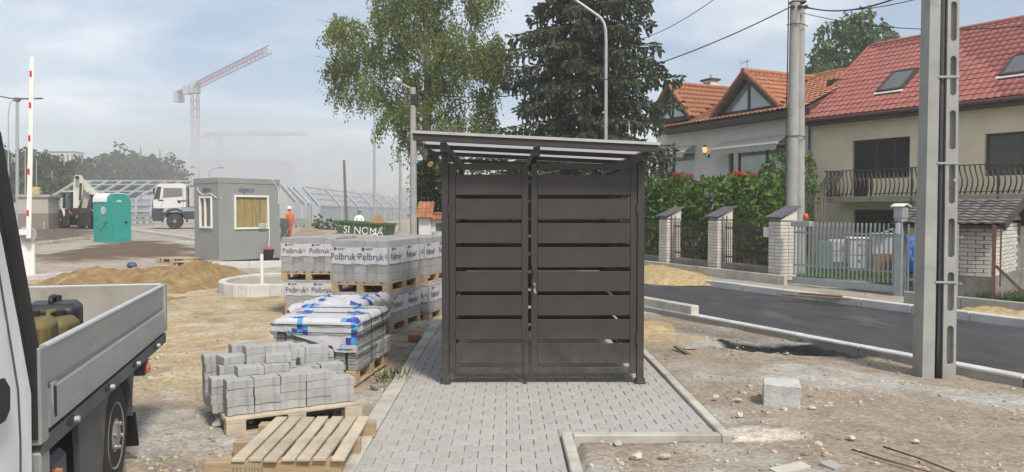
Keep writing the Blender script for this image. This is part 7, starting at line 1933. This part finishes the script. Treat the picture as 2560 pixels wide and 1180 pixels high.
MB().prism([(-.45, 0, .1), (.40, 0, 0), (.40, 0, .62), (-.05, 0, .80), (-.5, 0, .35)], (0, .5, 0)).build('carton', K['card'], t); MB().prism([(-.05, -.01, .80), (.15, -.02, .98), (.42, -.01, .64)], (0, .02, 0)).build('flap', K['card'], t)
pb_ = P(898, 560, 50.0); pb_.z = terrain(pb_.x, pb_.y)
J = [(0, 0, .42), (0, -.06, .66), (0, -.10, .90), (0, -.12, 1.02), (-.12, -.30, .55), (-.13, -.22, .10), (-.13, -.34, .05), (.12, -.30, .55), (.13, -.22, .10), (.13, -.34, .05), (-.20, -.10, .88), (-.27, -.24, .66), (-.16, -.42, .62), (.20, -.10, .88), (.27, -.24, .66), (.16, -.42, .62)]
pk = figure('person', 'dark haired person in white top crouching behind the green skip', pb_, R(10), J, [(0, 1), (1, 2), (2, 3), (0, 4), (4, 5), (5, 6), (0, 7), (7, 8), (8, 9), (2, 10), (10, 11), (11, 12), (2, 13), (13, 14), (14, 15)], [.15, .15, .16, .06, .10, .07, .05, .10, .07, .05, .075, .055, .04, .075, .055, .04], K['white_paint'])
person_parts(pk, 1.16, helmet=False, y=-.12)
o = MB().tube([P(925, 602, 43.0), P(932, 592, 43.0), P(938, 585, 43.0), P(945, 592, 43.0)], [.05, .16, .12, .05], 7).build('plastic_sheet', K['label'], smooth=True); tag(o, 'scrap of white plastic sheet in front of the green skip letters', 'plastic sheet')
# poles in the haze
def plain_pole(name, label, u, v0, v1, Y, r, m, cat='pole', lean=0):
    a = P(u, v0, Y); c = P(u + lean, v1, Y); t = thing(name, label, cat, TZ(a)); i = t.matrix_basis.inverted()
    MB().tube([i @ Vector((a.x, a.y, t.location.z - .3)), i @ a, i @ c], [r, r, r * .75], 9).build('shaft', m, t, smooth='auto'); return t
plain_pole('wooden_pole', 'bare grey brown wooden pole rising behind the green skip', 866, 548, 400, 53, .11, mat('grey_pole_wood', (.17, .145, .12), .9, var=.2, scale=5), lean=-6)
plain_pole('concrete_pole', 'pale concrete pole in the haze, left of the concrete lamp post', 1001, 562, 390, 48, .10, K['concrete'], 'utility pole')
def lamp(label, u, v0, vt, Y, du, r=.07, head=.9, gr='street lamps in the haze', ah=14, dbl=False):
    a = P(u, v0, Y); t = thing('street_lamp', label, 'street lamp', TZ(a), 0, gr); i = t.matrix_basis.inverted(); tp_ = P(u, vt, Y)
    s = 1 if du > 0 else -1; k = Y / F; L_ = abs(du)
    rise = L_ * .12
    pts = [Vector((a.x, a.y, t.location.z - .2)), P(u, vt + ah, Y), P(u + s * 2, vt + ah * .45, Y), P(u + s * L_ * .2, vt + ah * .12, Y), P(u + s * L_ * .65, vt - 1, Y)]
    MB().tube([i @ p for p in pts], [r, r * .7, r * .6, r * .55, r * .5], 8).build('pole', K['galv_dull'], t, smooth='auto')
    MB().bar(i @ P(u + s * L_ * .6, vt - 1, Y), i @ P(u + s * L_, vt, Y), .28, .09, ch=.02).build('lamp_head', K['slate'], t); return t
lamp('tall street lamp with arm to the left, between the bare poles', 936, 548, 274, 53, -46, .095)
lamp('pale street lamp with arm to the right above the guard cabin', 522, 560, 420, 95, 40, .08, ah=22)
lamp('pale street lamp with arm to the left above the guard cabin', 500, 560, 418, 97, -24, .08, ah=14)
lamp('thin curved street lamp at the far left behind the double armed one', 21, 560, 252, 85, 20, .08, ah=40)
plain_pole('thin_pole', 'thin pale pole behind the barrier arm, left one', 63, 560, 372, 80, .05, K['wood_pale']); plain_pole('thin_pole', 'thin pale pole right of the barrier arm', 91, 560, 400, 80, .05, K['galv'])
q = P(43, 560, 60); t = thing('street_lamp', 'double armed street lamp with flat dark heads left of the barrier arm', 'street lamp', TZ(q)); i = t.matrix_basis.inverted()
MB().tube([Vector((0, 0, -.2)), i @ P(43, 420, 60), i @ P(43, 246, 60)], [.12, .12, .10], 10).build('pole', K['galv_dull'], t, smooth='auto'); MB().box(i @ P(43, 249, 60), (.4, .3, .3), ch=.04).build('bracket', K['slate'], t)
for (u0, u1, v0, v1) in ((38, -4, 248, 240), (48, 106, 247, 246)): MB().bar(i @ P(u0, v0, 60), i @ P(u1, v1, 60), .30, .09, ch=.03).build('lamp_head', K['slate'], t)
# barrier with raised arm
bq = G(72, 696, .0); bq = P(72, 694, 19.8); bq.z = 0
br = thing('road_barrier', 'white car park barrier with its striped arm raised upright', 'barrier', bq, R(28))
MB().box((0, 0, .58), (.30, .26, 1.16), ch=.03).build('cabinet', K['white_paint'], br); MB().cyl((0, -.12, 1.12), (0, -.20, 1.12), .20, n=24).build('motor_cover', K['galv'], br); MB().cyl((0, -.20, 1.12), (0, -.215, 1.12), .11, n=20).build('hub', K['galv_dull'], br)
i = br.matrix_basis.inverted(); fa = i @ P(72, 586, 19.6); ta_ = i @ P(81.5, 145, 19.6)
ar = MB().bar(fa + Vector((0, -.1, -.1)), ta_ + Vector((0, -.1, 0)), .11, .075, up=(0, -1, 0), ch=.01).build('arm', K['white_paint'], br)
for v in (187, 265, 347, 430, 533): 
    c = i @ P(72 + 9.5 * (586 - v) / 441 - 1.5, v, 19.6) + Vector((-.012, -.142, 0)); MB().box(c, (.05, .012, .15)).build('reflector', K['red'], ar)
MB().bar(i @ P(52, 580, 19.6) + Vector((0, -.1, 0)), i @ P(73, 580, 19.6) + Vector((0, -.1, 0)), .12, .14).build('counterweight', K['white_paint'], br)
# small kiosk at the far left
kq = P(84, 580, 50.0); kq.z = terrain(kq.x, kq.y)
t = thing('utility_kiosk', 'small flat roofed beige and brown utility building behind the barrier', 'utility building', kq, R(12))
MB().box((0, 1, .55), (1.75, 2, 1.1)).build('plinth', mat('brown_grey_render', (.22, .195, .165), .9, var=.08), t); MB().box((0, 1, 1.62), (1.72, 1.97, 1.03)).build('wall', mat('beige_grey_render', (.40, .375, .32), .9, var=.06), t); MB().box((0, 1, 2.22), (1.95, 2.2, .17), ch=.01).build('roof_slab', K['concrete'], t)
MB().box((.62, -.03, .3), (.10, .06, .6)).build('drain_pipe', K['galv'], t)
o = MB().box((0, 0, .25), (.5, .3, .5), ch=.05).build('sack', mat('yellow_sack', (.50, .40, .20), .8, var=.2)); o.location = kq + Vector((-.3, .8, 2.30)); tag(o, 'yellowish sack lying on the utility kiosk roof', 'sack')
# noise-barrier galleries: posts, leaning rafters and purlins
K['frame'] = mat('galvanised_frame', (.50, .53, .55), .45, .4, var=.08)
K['screen'] = mat('pale_acrylic_screen', (.36, .41, .44), .25, var=.06, alpha=.55)
def gallery(label, posts, rafter, rails, name='noise_barrier', screen=None, rw=.14):
    a0 = posts[0][0]; t = thing(name, label, 'noise barrier', (a0.x, a0.y, a0.z)); i = t.matrix_basis.inverted()
    for (p, q) in posts: MB().bar(i @ p, i @ q, .2, .22, up=(0, 1, 0)).build('post', K['frame'], t)
    for (p, q) in rafter: MB().bar(i @ p, i @ q, rw, rw * 1.2).build('rafter', K['frame'], t)
    for (p, q) in rails: MB().bar(i @ p, i @ q, .10, .12).build('purlin', K['frame'], t)
    for s in screen or []: MB().prism([i @ p for p in s], (0, .04, 0)).build('screen_panel', K['screen'], t)
    return t
posts, rafs, rails, scr = [], [], [], []
g0, g1 = 118, 520
for k in range(12):
    u = g0 + k * 37; base = P(u, 564, 72); base.z = terrain(base.x, base.y) - .2; top = P(u + 2, 497, 72)
    posts.append((base, top)); rafs.append((top, P(u + 76, 452, 77)))
for f_, v in ((1.0, 452), (.80, 461), (.42, 478), (.0, 497)):
    Yk = 72 + 5 * f_; du = 76 * f_; rails.append((P(g0 + du, v, Yk), P(g0 + 11 * 37 + du, v, Yk)))
for v in (512, 528): rails.append((P(g0, v, 71.9), P(g0 + 11 * 37, v, 71.9)))
for k in range(11):
    u = g0 + k * 37; scr.append([P(u, 497, 72), P(u + 37, 497, 72), P(u + 37, 545, 72), P(u, 545, 72)])
gallery('long pale steel barrier frame with leaning rafters behind the toilet and dump truck', posts, rafs, rails, screen=scr)
posts, rafs, rails, scr = [], [], [], []
L0, L1 = P(798, 515, 62), P(1120, 528, 190)
for k in range(17):
    f_ = k / 16; f_ = f_ * 1.0; b0 = L0.lerp(L1, f_); zt_ = L0.z + (3.1 - L0.z) * 0
    base = Vector((b0.x, b0.y, .25)); top = Vector((b0.x, b0.y, 2.1)); posts.append((base, top))
    tip = top + Vector((-1.9, 2.4, 1.55)); rafs.append((top, tip))
    if k: 
        pt0, pt1 = rafs[-2], rafs[-1]
        for g_ in (0, .33, .66, 1.0): rails.append((pt0[0].lerp(pt0[1], g_), pt1[0].lerp(pt1[1], g_)))
        pb0 = posts[-2]; scr.append([pb0[0], base, top, pb0[1]])
gallery('second noise barrier of glazed panels running away into the haze, behind the green skip', posts, rafs, rails, screen=scr, rw=.16)
for k, (u, v, ut, vt, l) in enumerate(((742, 506, 704, 463, 'unfinished leaning barrier frame nearest the guard cabin'), (765, 512, 722, 470, 'unfinished leaning barrier frame, middle of three'), (776, 513, 736, 470, 'unfinished leaning barrier frame nearest the glazed barrier'))):
    a = P(u, 550, 60 + k); a.z = .3; p0_ = P(u, v, 60 + k); p1_ = P(ut, vt, 63 + k); t = thing('barrier_frame', l, 'steel frame', a, 0, 'unfinished barrier frames'); i = t.matrix_basis.inverted()
    MB().bar(i @ a, i @ p0_, .42 - .12 * k, .3, up=(0, 1, 0)).build('post', K['frame'], t); MB().bar(i @ p0_, i @ p1_, .24, .26).build('rafter', K['edge_metal'] if k == 0 else K['frame'], t)
def guardrail(label, u0, u1, v0, dv_, Y, nb_, n):
    a = P((u0 + u1) / 2, 560, Y); t = thing('guard_rail', label, 'guard rail', TZ(a), 0, 'guard rails'); i = t.matrix_basis.inverted()
    for k in range(nb_): 
        p, q = i @ P(u0, v0 + k * dv_, Y), i @ P(u1, v0 + k * dv_ + .5, Y); MB().bar(p + Vector((0, 0, .06)), q + Vector((0, 0, .06)), .06, .11).bar(p - Vector((0, 0, .08)), q - Vector((0, 0, .08)), .06, .11).bar(p + Vector((0, .05, 0)), q + Vector((0, .05, 0)), .02, .2).build('beam', K['galv'], t)
    for k in range(n):
        u = u0 + (u1 - u0) * (k + .5) / n; p = P(u, v0 - 3, Y + .2); MB().bar(i @ p, i @ Vector((p.x, p.y, TZ(p).z - .1)), .12, .12, up=(0, 1, 0)).build('post', K['galv_dull'], t)
guardrail('grey steel guard rail between the toilet and the dump truck', 318, 384, 538, 12, 66, 3, 4)
guardrail('grey steel guard rail right of the guard cabin', 690, 770, 549, 9, 58, 2, 4)
# tower cranes
K['crane_red'] = mat('crane_red_lattice', (.36, .13, .13), .6, var=.1); K['crane_pale'] = mat('crane_pale_grey', (.42, .44, .46), .6, var=.1)
def lattice(b, p, q, w, n, r, up=Vector((0, 0, 1)), tri=False):
    p, q = Vector(p), Vector(q); d = (q - p).normalized(); x = d.cross(up)
    if x.length < .1: x = d.cross(Vector((0, 1, 0)))
    x.normalize(); y = x.cross(d)
    cs = [x * -.5 + y * -.5, x * .5 + y * -.5, x * .5 + y * .5, x * -.5 + y * .5] if not tri else [x * -.5 + y * -.45, x * .5 + y * -.45, y * .55]
    for c in cs: b.tube([p + c * w, q + c * w], r, 4)
    m = len(cs)
    for k in range(n):
        for j in range(m):
            a, c = p.lerp(q, k / n) + cs[j] * w, p.lerp(q, (k + 1) / n) + cs[(j + 1) % m] * w; b.tube([a, c], r * .6, 3, cap=False)
            b.tube([a, p.lerp(q, k / n) + cs[(j + 1) % m] * w], r * .6, 3, cap=False)
ct = P(491, 527, 200); base = Vector((ct.x, ct.y, .3)); HC = 34.0
cr_ = thing('tower_crane', 'tall red and grey tower crane with its jib raised to the right, in the haze', 'tower crane', base)
b = MB(); lattice(b, (0, 0, 0), (0, 0, HC - 3), 1.5, 16, .085); b.build('mast', K['crane_red'], cr_)
jv = P(672, 123, 164); jl = jv - base; hb2 = Vector((0, 0, HC - 1.0)); 
b = MB(); lattice(b, hb2, Vector((jl.x, jl.y, jl.z)), 1.5, 22, .075, tri=True); b.build('jib', K['crane_red'], cr_)
cj = Vector((-jl.x, -jl.y, 0)).normalized() * 14; b = MB(); b.bar(hb2, hb2 + cj, 1.2, .5); b.build('counter_jib', K['crane_pale'], cr_)
MB().box(hb2 + cj * .92 + Vector((0, 0, -1.4)), (2.4, 1.6, 2.8)).build('counterweight', K['crane_pale'], cr_); MB().box((0, 0, HC - 1.6), (2.2, 2.2, 2.6)).build('slewing_unit', K['crane_pale'], cr_); MB().box((-1.6, -1.2, HC - 2.2), (1.4, 1.6, 2.2)).build('cab', K['crane_pale'], cr_)
ct2 = P(551, 527, 400); base2 = Vector((ct2.x, ct2.y, 0)); HC2 = (527 - 336) * 400 / F + 1.7
c2 = thing('tower_crane', 'faint distant tower crane with level jib pointing right, almost lost in the haze', 'tower crane', base2)
b = MB(); lattice(b, (0, 0, 0), (0, 0, HC2), 1.9, 14, .16); b.build('mast', K['crane_red'], c2); b = MB(); lattice(b, (0, 0, HC2), (43, 0, HC2), 1.6, 20, .13, tri=True); lattice(b, (0, 0, HC2), (-8, 0, HC2), 1.6, 5, .13); b.build('jib', K['crane_red'], c2)
b = MB().tube([(0, 0, HC2), (0, 0, HC2 + 6)], .2, 4).tube([(0, 0, HC2 + 6), (30, 0, HC2 + .8)], .06, 3).tube([(0, 0, HC2 + 6), (-8, 0, HC2 + .5)], .06, 3).tube([(8, 0, HC2), (8, 0, HC2 - 14)], .05, 3); b.build('tie_rods', K['crane_pale'], c2); MB().box((-7, 0, HC2 - 1), (3, 1.5, 2.4)).build('counterweight', K['crane_pale'], c2)
# hazy buildings
def block(name, label, u0, u1, vt, Y, floors, nw, m, depth=14, roof=None):
    a, c = P(u0, 527, Y), P(u1, 527, Y); w_ = c.x - a.x; h = EYE + (527 - vt) * Y / F; t = thing(name, label, 'building', ((a.x + c.x) / 2, Y, 0))
    MB().box((0, depth / 2, h / 2), (w_, depth, h)).build('wall', m, t); MB().box((0, depth / 2, h + .15), (w_ + .5, depth + .5, .3)).build('roof', roof or K['slate'], t)
    me = MB().box((0, 0, 0), (w_ / nw * .5, .2, h / floors * .5)).mesh('window', K['glass_grey'])
    for f_ in range(floors):
        for k in range(nw): put('window', me, t, Matrix.Translation((-w_ / 2 + (k + .5) * w_ / nw, -.03, (f_ + .55) * h / floors)))
K['block_pale'] = mat('pale_block_render', (.45, .46, .48), .9, var=.05); K['block_white'] = mat('white_block_render', (.62, .60, .56), .9, var=.05)
block('apartment_block', 'wide hazy apartment building under construction behind the red crane', 505, 690, 402, 330, 7, 14, K['block_pale'], 30)
block('apartment_block', 'white hillside apartment building with dark roof at the far left above the trees', 118, 190, 382, 240, 6, 6, K['block_white'], 5)
# wooded edge at the left: single trees
K['leaf_far'] = leafmat('far_leaf', [(.025, .048, .016), (.04, .07, .02), (.06, .095, .028)], trans=.25)
K['leaf_far2'] = leafmat('far_leaf_warm', [(.035, .055, .015), (.055, .08, .022), (.08, .105, .03)], trans=.25)
random.seed(70)
FT = [(70, 400, 40, 46, 118), (112, 398, 42, 44, 122), (160, 420, 46, 50, 112), (205, 408, 46, 44, 128), (250, 425, 52, 54, 108), (300, 405, 56, 52, 120), (352, 400, 58, 56, 116), (400, 408, 56, 54, 112), (440, 432, 36, 40, 118), (30, 420, 44, 60, 110), (-30, 400, 60, 70, 115), (285, 450, 60, 40, 102), (130, 452, 70, 44, 100)]
names_ = ['left of the barrier arm top', 'right beside the barrier arm', 'above the backhoe cab', 'above the backhoe arm', 'low in front above the toilet', 'second highest of the wooded edge', 'highest broad one of the wooded edge', 'broad one left of the hazy right end', 'last one at the hazy right end', 'behind the double armed lamp', 'at the far left picture edge', 'lowest one in front over the noise barrier', 'low one behind the utility kiosk']
for k, (u, v, ru, rv_, Y) in enumerate(FT):
    b_ = P(u, 560, Y); b_.z = .2; cl = []
    for q in range(7):
        w = rv(); cl.append((u + w.x * ru * .6, v + w.z * rv_ * .55 + 6, ru * random.uniform(.34, .55), rv_ * random.uniform(.32, .5), w.y * 2.5))
    cl.append((u, v + rv_ * .8, ru * .8, rv_ * .6, 0))
    clump_tree('far_tree', 'hazy green tree ' + names_[k], b_, [b_, P(u, 500, Y), P(u, v, Y), P(u, v - rv_ * .6, Y)], cl, Y, K['leaf_far'] if k % 3 else K['leaf_far2'], n_per=.17, leaf=(.62, .24), twig=1.6, hang=.25, depth=1.6, tr=.28, seed=100 + k, group='trees of the wooded edge', branches=False, tw_leaves=7)
random.seed(71)
# far treeline seen through the haze at the right end, one mass
vs, fs = [], []
for q in range(9000):
    u = random.uniform(640, 1300); Y = random.uniform(205, 235); hh = (6 + 3.5 * NZ(Vector((u * .018, 3, 1))) + 1.5 * NZ(Vector((u * .06, 5, 1)))) * random.random() ** .6
    p = P(u, 527, Y); p.z = max(.2, hh); leaf_quad(vs, fs, p, rv().normalized(), rv(), 1.5, .55)
o = leaf_obj('treeline', vs, fs, K['leaf_far'], None); tag(o, 'faint treeline in the haze behind the glazed noise barrier', 'treeline', kind='stuff')
vs, fs = [], []
for q in range(12000):
    u = random.uniform(1280, 3100); Y = random.uniform(120, 150); hh = (5 + 2.5 * NZ(Vector((u * .01, 8, 1)))) * random.random() ** .6
    p = P(u, 527, Y); p.z = max(.2, hh); leaf_quad(vs, fs, p, rv().normalized(), rv(), 1.2, .45)
o = leaf_obj('treeline', vs, fs, K['leaf_far'], None); tag(o, 'low belt of trees far behind the houses', 'treeline', kind='stuff')
# mound of ochre sand, kerb island, white stake, kerb lines, soil banks
heap('sand_mound', 'long ochre sand mound across the middle of the site, behind the truck bed', 'sand mound', ring_px(.0, (60, 716), (150, 742), (400, 752), (480, 736), (560, 712), (650, 698), (600, 684), (450, 684), (250, 690), (120, 700)), .5,
     mat('ochre_sand', (.25, .165, .07), .95, var=.3, scale=6, bump=1.0, bscale=26, col2=(.34, .255, .14), f2=.57, s2=2.5, coord='World'), 11, 0.0, n=120, rough=.085, prof=.9,
     lumps=[(*G(520, 712, 0).xy, 1.9, 2.2, .62), (*G(400, 716, 0).xy, 1.6, 1.8, .46), (*G(330, 716, 0).xy, 1.4, 1.7, .42), (*G(240, 716, 0).xy, 1.6, 1.6, .46), (*G(170, 718, 0).xy, 1.5, 1.4, .28), (*G(600, 702, 0).xy, 1.2, 1.5, .26)])
ci = G(672, 722, 0); is_ = bpy.data.objects.new('kerb', None); COL.objects.link(is_); is_['kind'] = 'structure'
me = MB().box((0, 0, .07), (.40, .15, .34), ch=.015).mesh('kerb_stone', K['kerb_white'])
RI = .86
for k in range(13):
    a = R(78) + R(205) * k / 12; put('kerb_stone', me, is_, Matrix.Translation((ci.x + RI * 1.0 * math.cos(a), ci.y + RI * 1.7 * math.sin(a), 0)) @ Matrix.Rotation(math.atan2(1.7 * math.cos(a), -math.sin(a)), 4, 'Z'))
for k in range(5): 
    for sg in (-1, 1): put('kerb_stone', me, is_, Matrix.Translation((ci.x + .28 + .40 * k, ci.y + sg * RI * 1.70, 0)))
o = MB().prism([(ci.x + (RI - .08) * math.cos(a), ci.y + (RI - .08) * 1.7 * math.sin(a), .0) for a in [2 * PI * k / 24 for k in range(24)]], (0, 0, .17)).build('island_fill', mat('gravel_fill', (.36, .31, .23), .95, var=.2, scale=12, bump=.6, coord='World')); o['kind'] = 'structure'
pw = G(655, 716, .15); t = thing('plastic_post', 'white plastic pipe post with forked top standing in the kerb island', 'post', pw)
MB().cyl((0, 0, 0), (0, 0, .66), .035, n=12).build('pipe', K['white_paint'], t, smooth='auto'); MB().bar((0, 0, .65), (-.035, 0, .75), .02, .02).bar((0, 0, .65), (.035, 0, .75), .02, .02).build('fork', K['galv'], t)
def kerbline(a, c, z=.0, w=.15, h=.16, m=None, n=None):
    a, c = Vector(a), Vector(c); d = c - a; n = n or max(1, round(d.length)); r_ = bpy.data.objects.new('kerb', None); COL.objects.link(r_); r_['kind'] = 'structure'
    me = MB().box((0, 0, 0), (d.length / n - .008, w, h + .3), ch=.012).mesh('kerb_stone', m or K['kerb'])
    for k in range(n): 
        p = a + d * ((k + .5) / n); put('kerb_stone', me, r_, Matrix.Translation((p.x, p.y, terrain(p.x, p.y) + z + h - (h + .3) / 2)) @ Matrix.Rotation(math.atan2(d.y, d.x), 4, 'Z'))
kerbline(G(530, 672, .0), G(716, 668, .0), m=K['kerb_white'], h=.2, w=.3); kerbline(G(40, 622, .1), G(222, 606, .1)); kerbline(G(318, 588, .15), G(500, 610, .1), m=K['kerb_white'])
kerbline(G(40, 703, 0), G(190, 690, 0), m=K['kerb_white'], h=.12); kerbline(G(440, 612, .1), G(500, 614, .1), m=K['kerb_white'], h=.1)
kerbline(G(1086, 722, 0), G(1140, 722, 0), m=K['kerb_white'], h=.2, w=.4)
heap('soil_bank', 'bank of brown earth behind the wrapped packs, below the green skip', 'earth bank', ring_px(.1, (690, 612), (850, 612), (860, 572), (780, 568), (700, 572)), .55, mat('dry_earth', (.30, .235, .165), .95, var=.25, scale=3, bump=.8, bscale=14, col2=(.22, .17, .12), f2=.55, s2=1, coord='World'), 17, .1, n=50, rough=.10)
heap('soil_bank', 'earth bank with rubble between the green skip and the concrete lamp post', 'earth bank', ring_px(.1, (960, 602), (1060, 604), (1060, 566), (980, 566)), .5, mat('pale_earth', (.34, .29, .22), .95, var=.25, scale=3, bump=.8, bscale=14, coord='World'), 19, .1, n=40, rough=.12)
leaf_mass('weeds', 'dark green weeds on the bank left of the green skip', 'weeds', [(810, 560, 26, 12, 52, .8), (835, 566, 16, 7, 51, .6), (796, 550, 8, 16, 53, .4)], K['leaf_far'], (.22, .09), 90, 23, stems=False)
o = MB().lathe([(.001, 0), (.10, .03), (.15, .10), (.10, .18), (.001, .20)], (0, 0, 0), n=9).build('blue_bag', mat('blue_rag', (.05, .09, .20), .6, var=.3)); o.location = G(330, 672, .02); tag(o, 'small crumpled blue bag on the pale ground behind the sand mound', 'bag')
# dark drinks bottle lying in front of the empty pallet
q = G(638, 1172, .035); t = thing('drinks_can', 'dark crushed drinks can with green print lying in front of the empty pallet', 'can', q, R(12))
MB().lathe([(.022, 0), (.030, .01), (.032, .02), (.032, .15), (.028, .165), (.012, .17)], (-.085, 0, 0), (1, 0, 0), 18).build('can', K['black'], t, smooth='auto'); MB().lathe([(.0325, .055), (.0325, .11)], (-.085, 0, 0), (1, 0, 0), 18).build('label', mat('dark_green_print', (.02, .09, .06), .4, var=.4, scale=40), t)
# loose stones: many small ones joined as gravel
random.seed(44); vs, fs = [], []
ico = bmesh.new(); bmesh.ops.create_icosphere(ico, subdivisions=1, radius=1); iv = [v.co.copy() for v in ico.verts]; ifc = [tuple(v.index for v in f.verts) for f in ico.faces]; ico.free()
def stone(x, y, s):
    h, _ = ground_at(x, y); b0 = len(vs); sx, sy, sz = s * random.uniform(.7, 1.3), s * random.uniform(.7, 1.3), s * random.uniform(.4, .8); a = random.random() * 6.28; ca, sa = math.cos(a), math.sin(a)
    for v in iv:
        k = 1 + random.uniform(-.22, .22); X_, Y_ = v.x * sx * k, v.y * sy * k; vs.append(Vector((x + X_ * ca - Y_ * sa, y + X_ * sa + Y_ * ca, h + v.z * sz * k + sz * .25)))
    fs.extend(tuple(b0 + q for q in f) for f in ifc)
n_ = 0
while n_ < 2200:
    Yr = 4.8 + 11 * random.random() ** 1.7; xr = random.uniform(-.68, .70) * Yr
    if inpad(xr, Yr, .04) or road_offset(xr, Yr) > -.2 and road_offset(xr, Yr) < ROADW + .3: continue
    d_ = fbm(xr, Yr, .8) + (.35 if (-2.6 < xr < -1.15) else 0)
    if d_ < random.uniform(-.5, .4): continue
    stone(xr, Yr, random.choice((.008, .010, .012, .014, .018, .024)) * (1.4 if random.random() < .05 else 1)); n_ += 1
K['stones'] = leafmat('loose_stone', [(.22, .18, .13), (.33, .28, .21), (.42, .38, .32), (.50, .46, .40), (.42, .31, .17)], rough=.9, trans=0.0)
o = leaf_obj('gravel', vs, fs, K['stones'], None); tag(o, 'loose small stones scattered over the bare ground', 'gravel', kind='stuff')
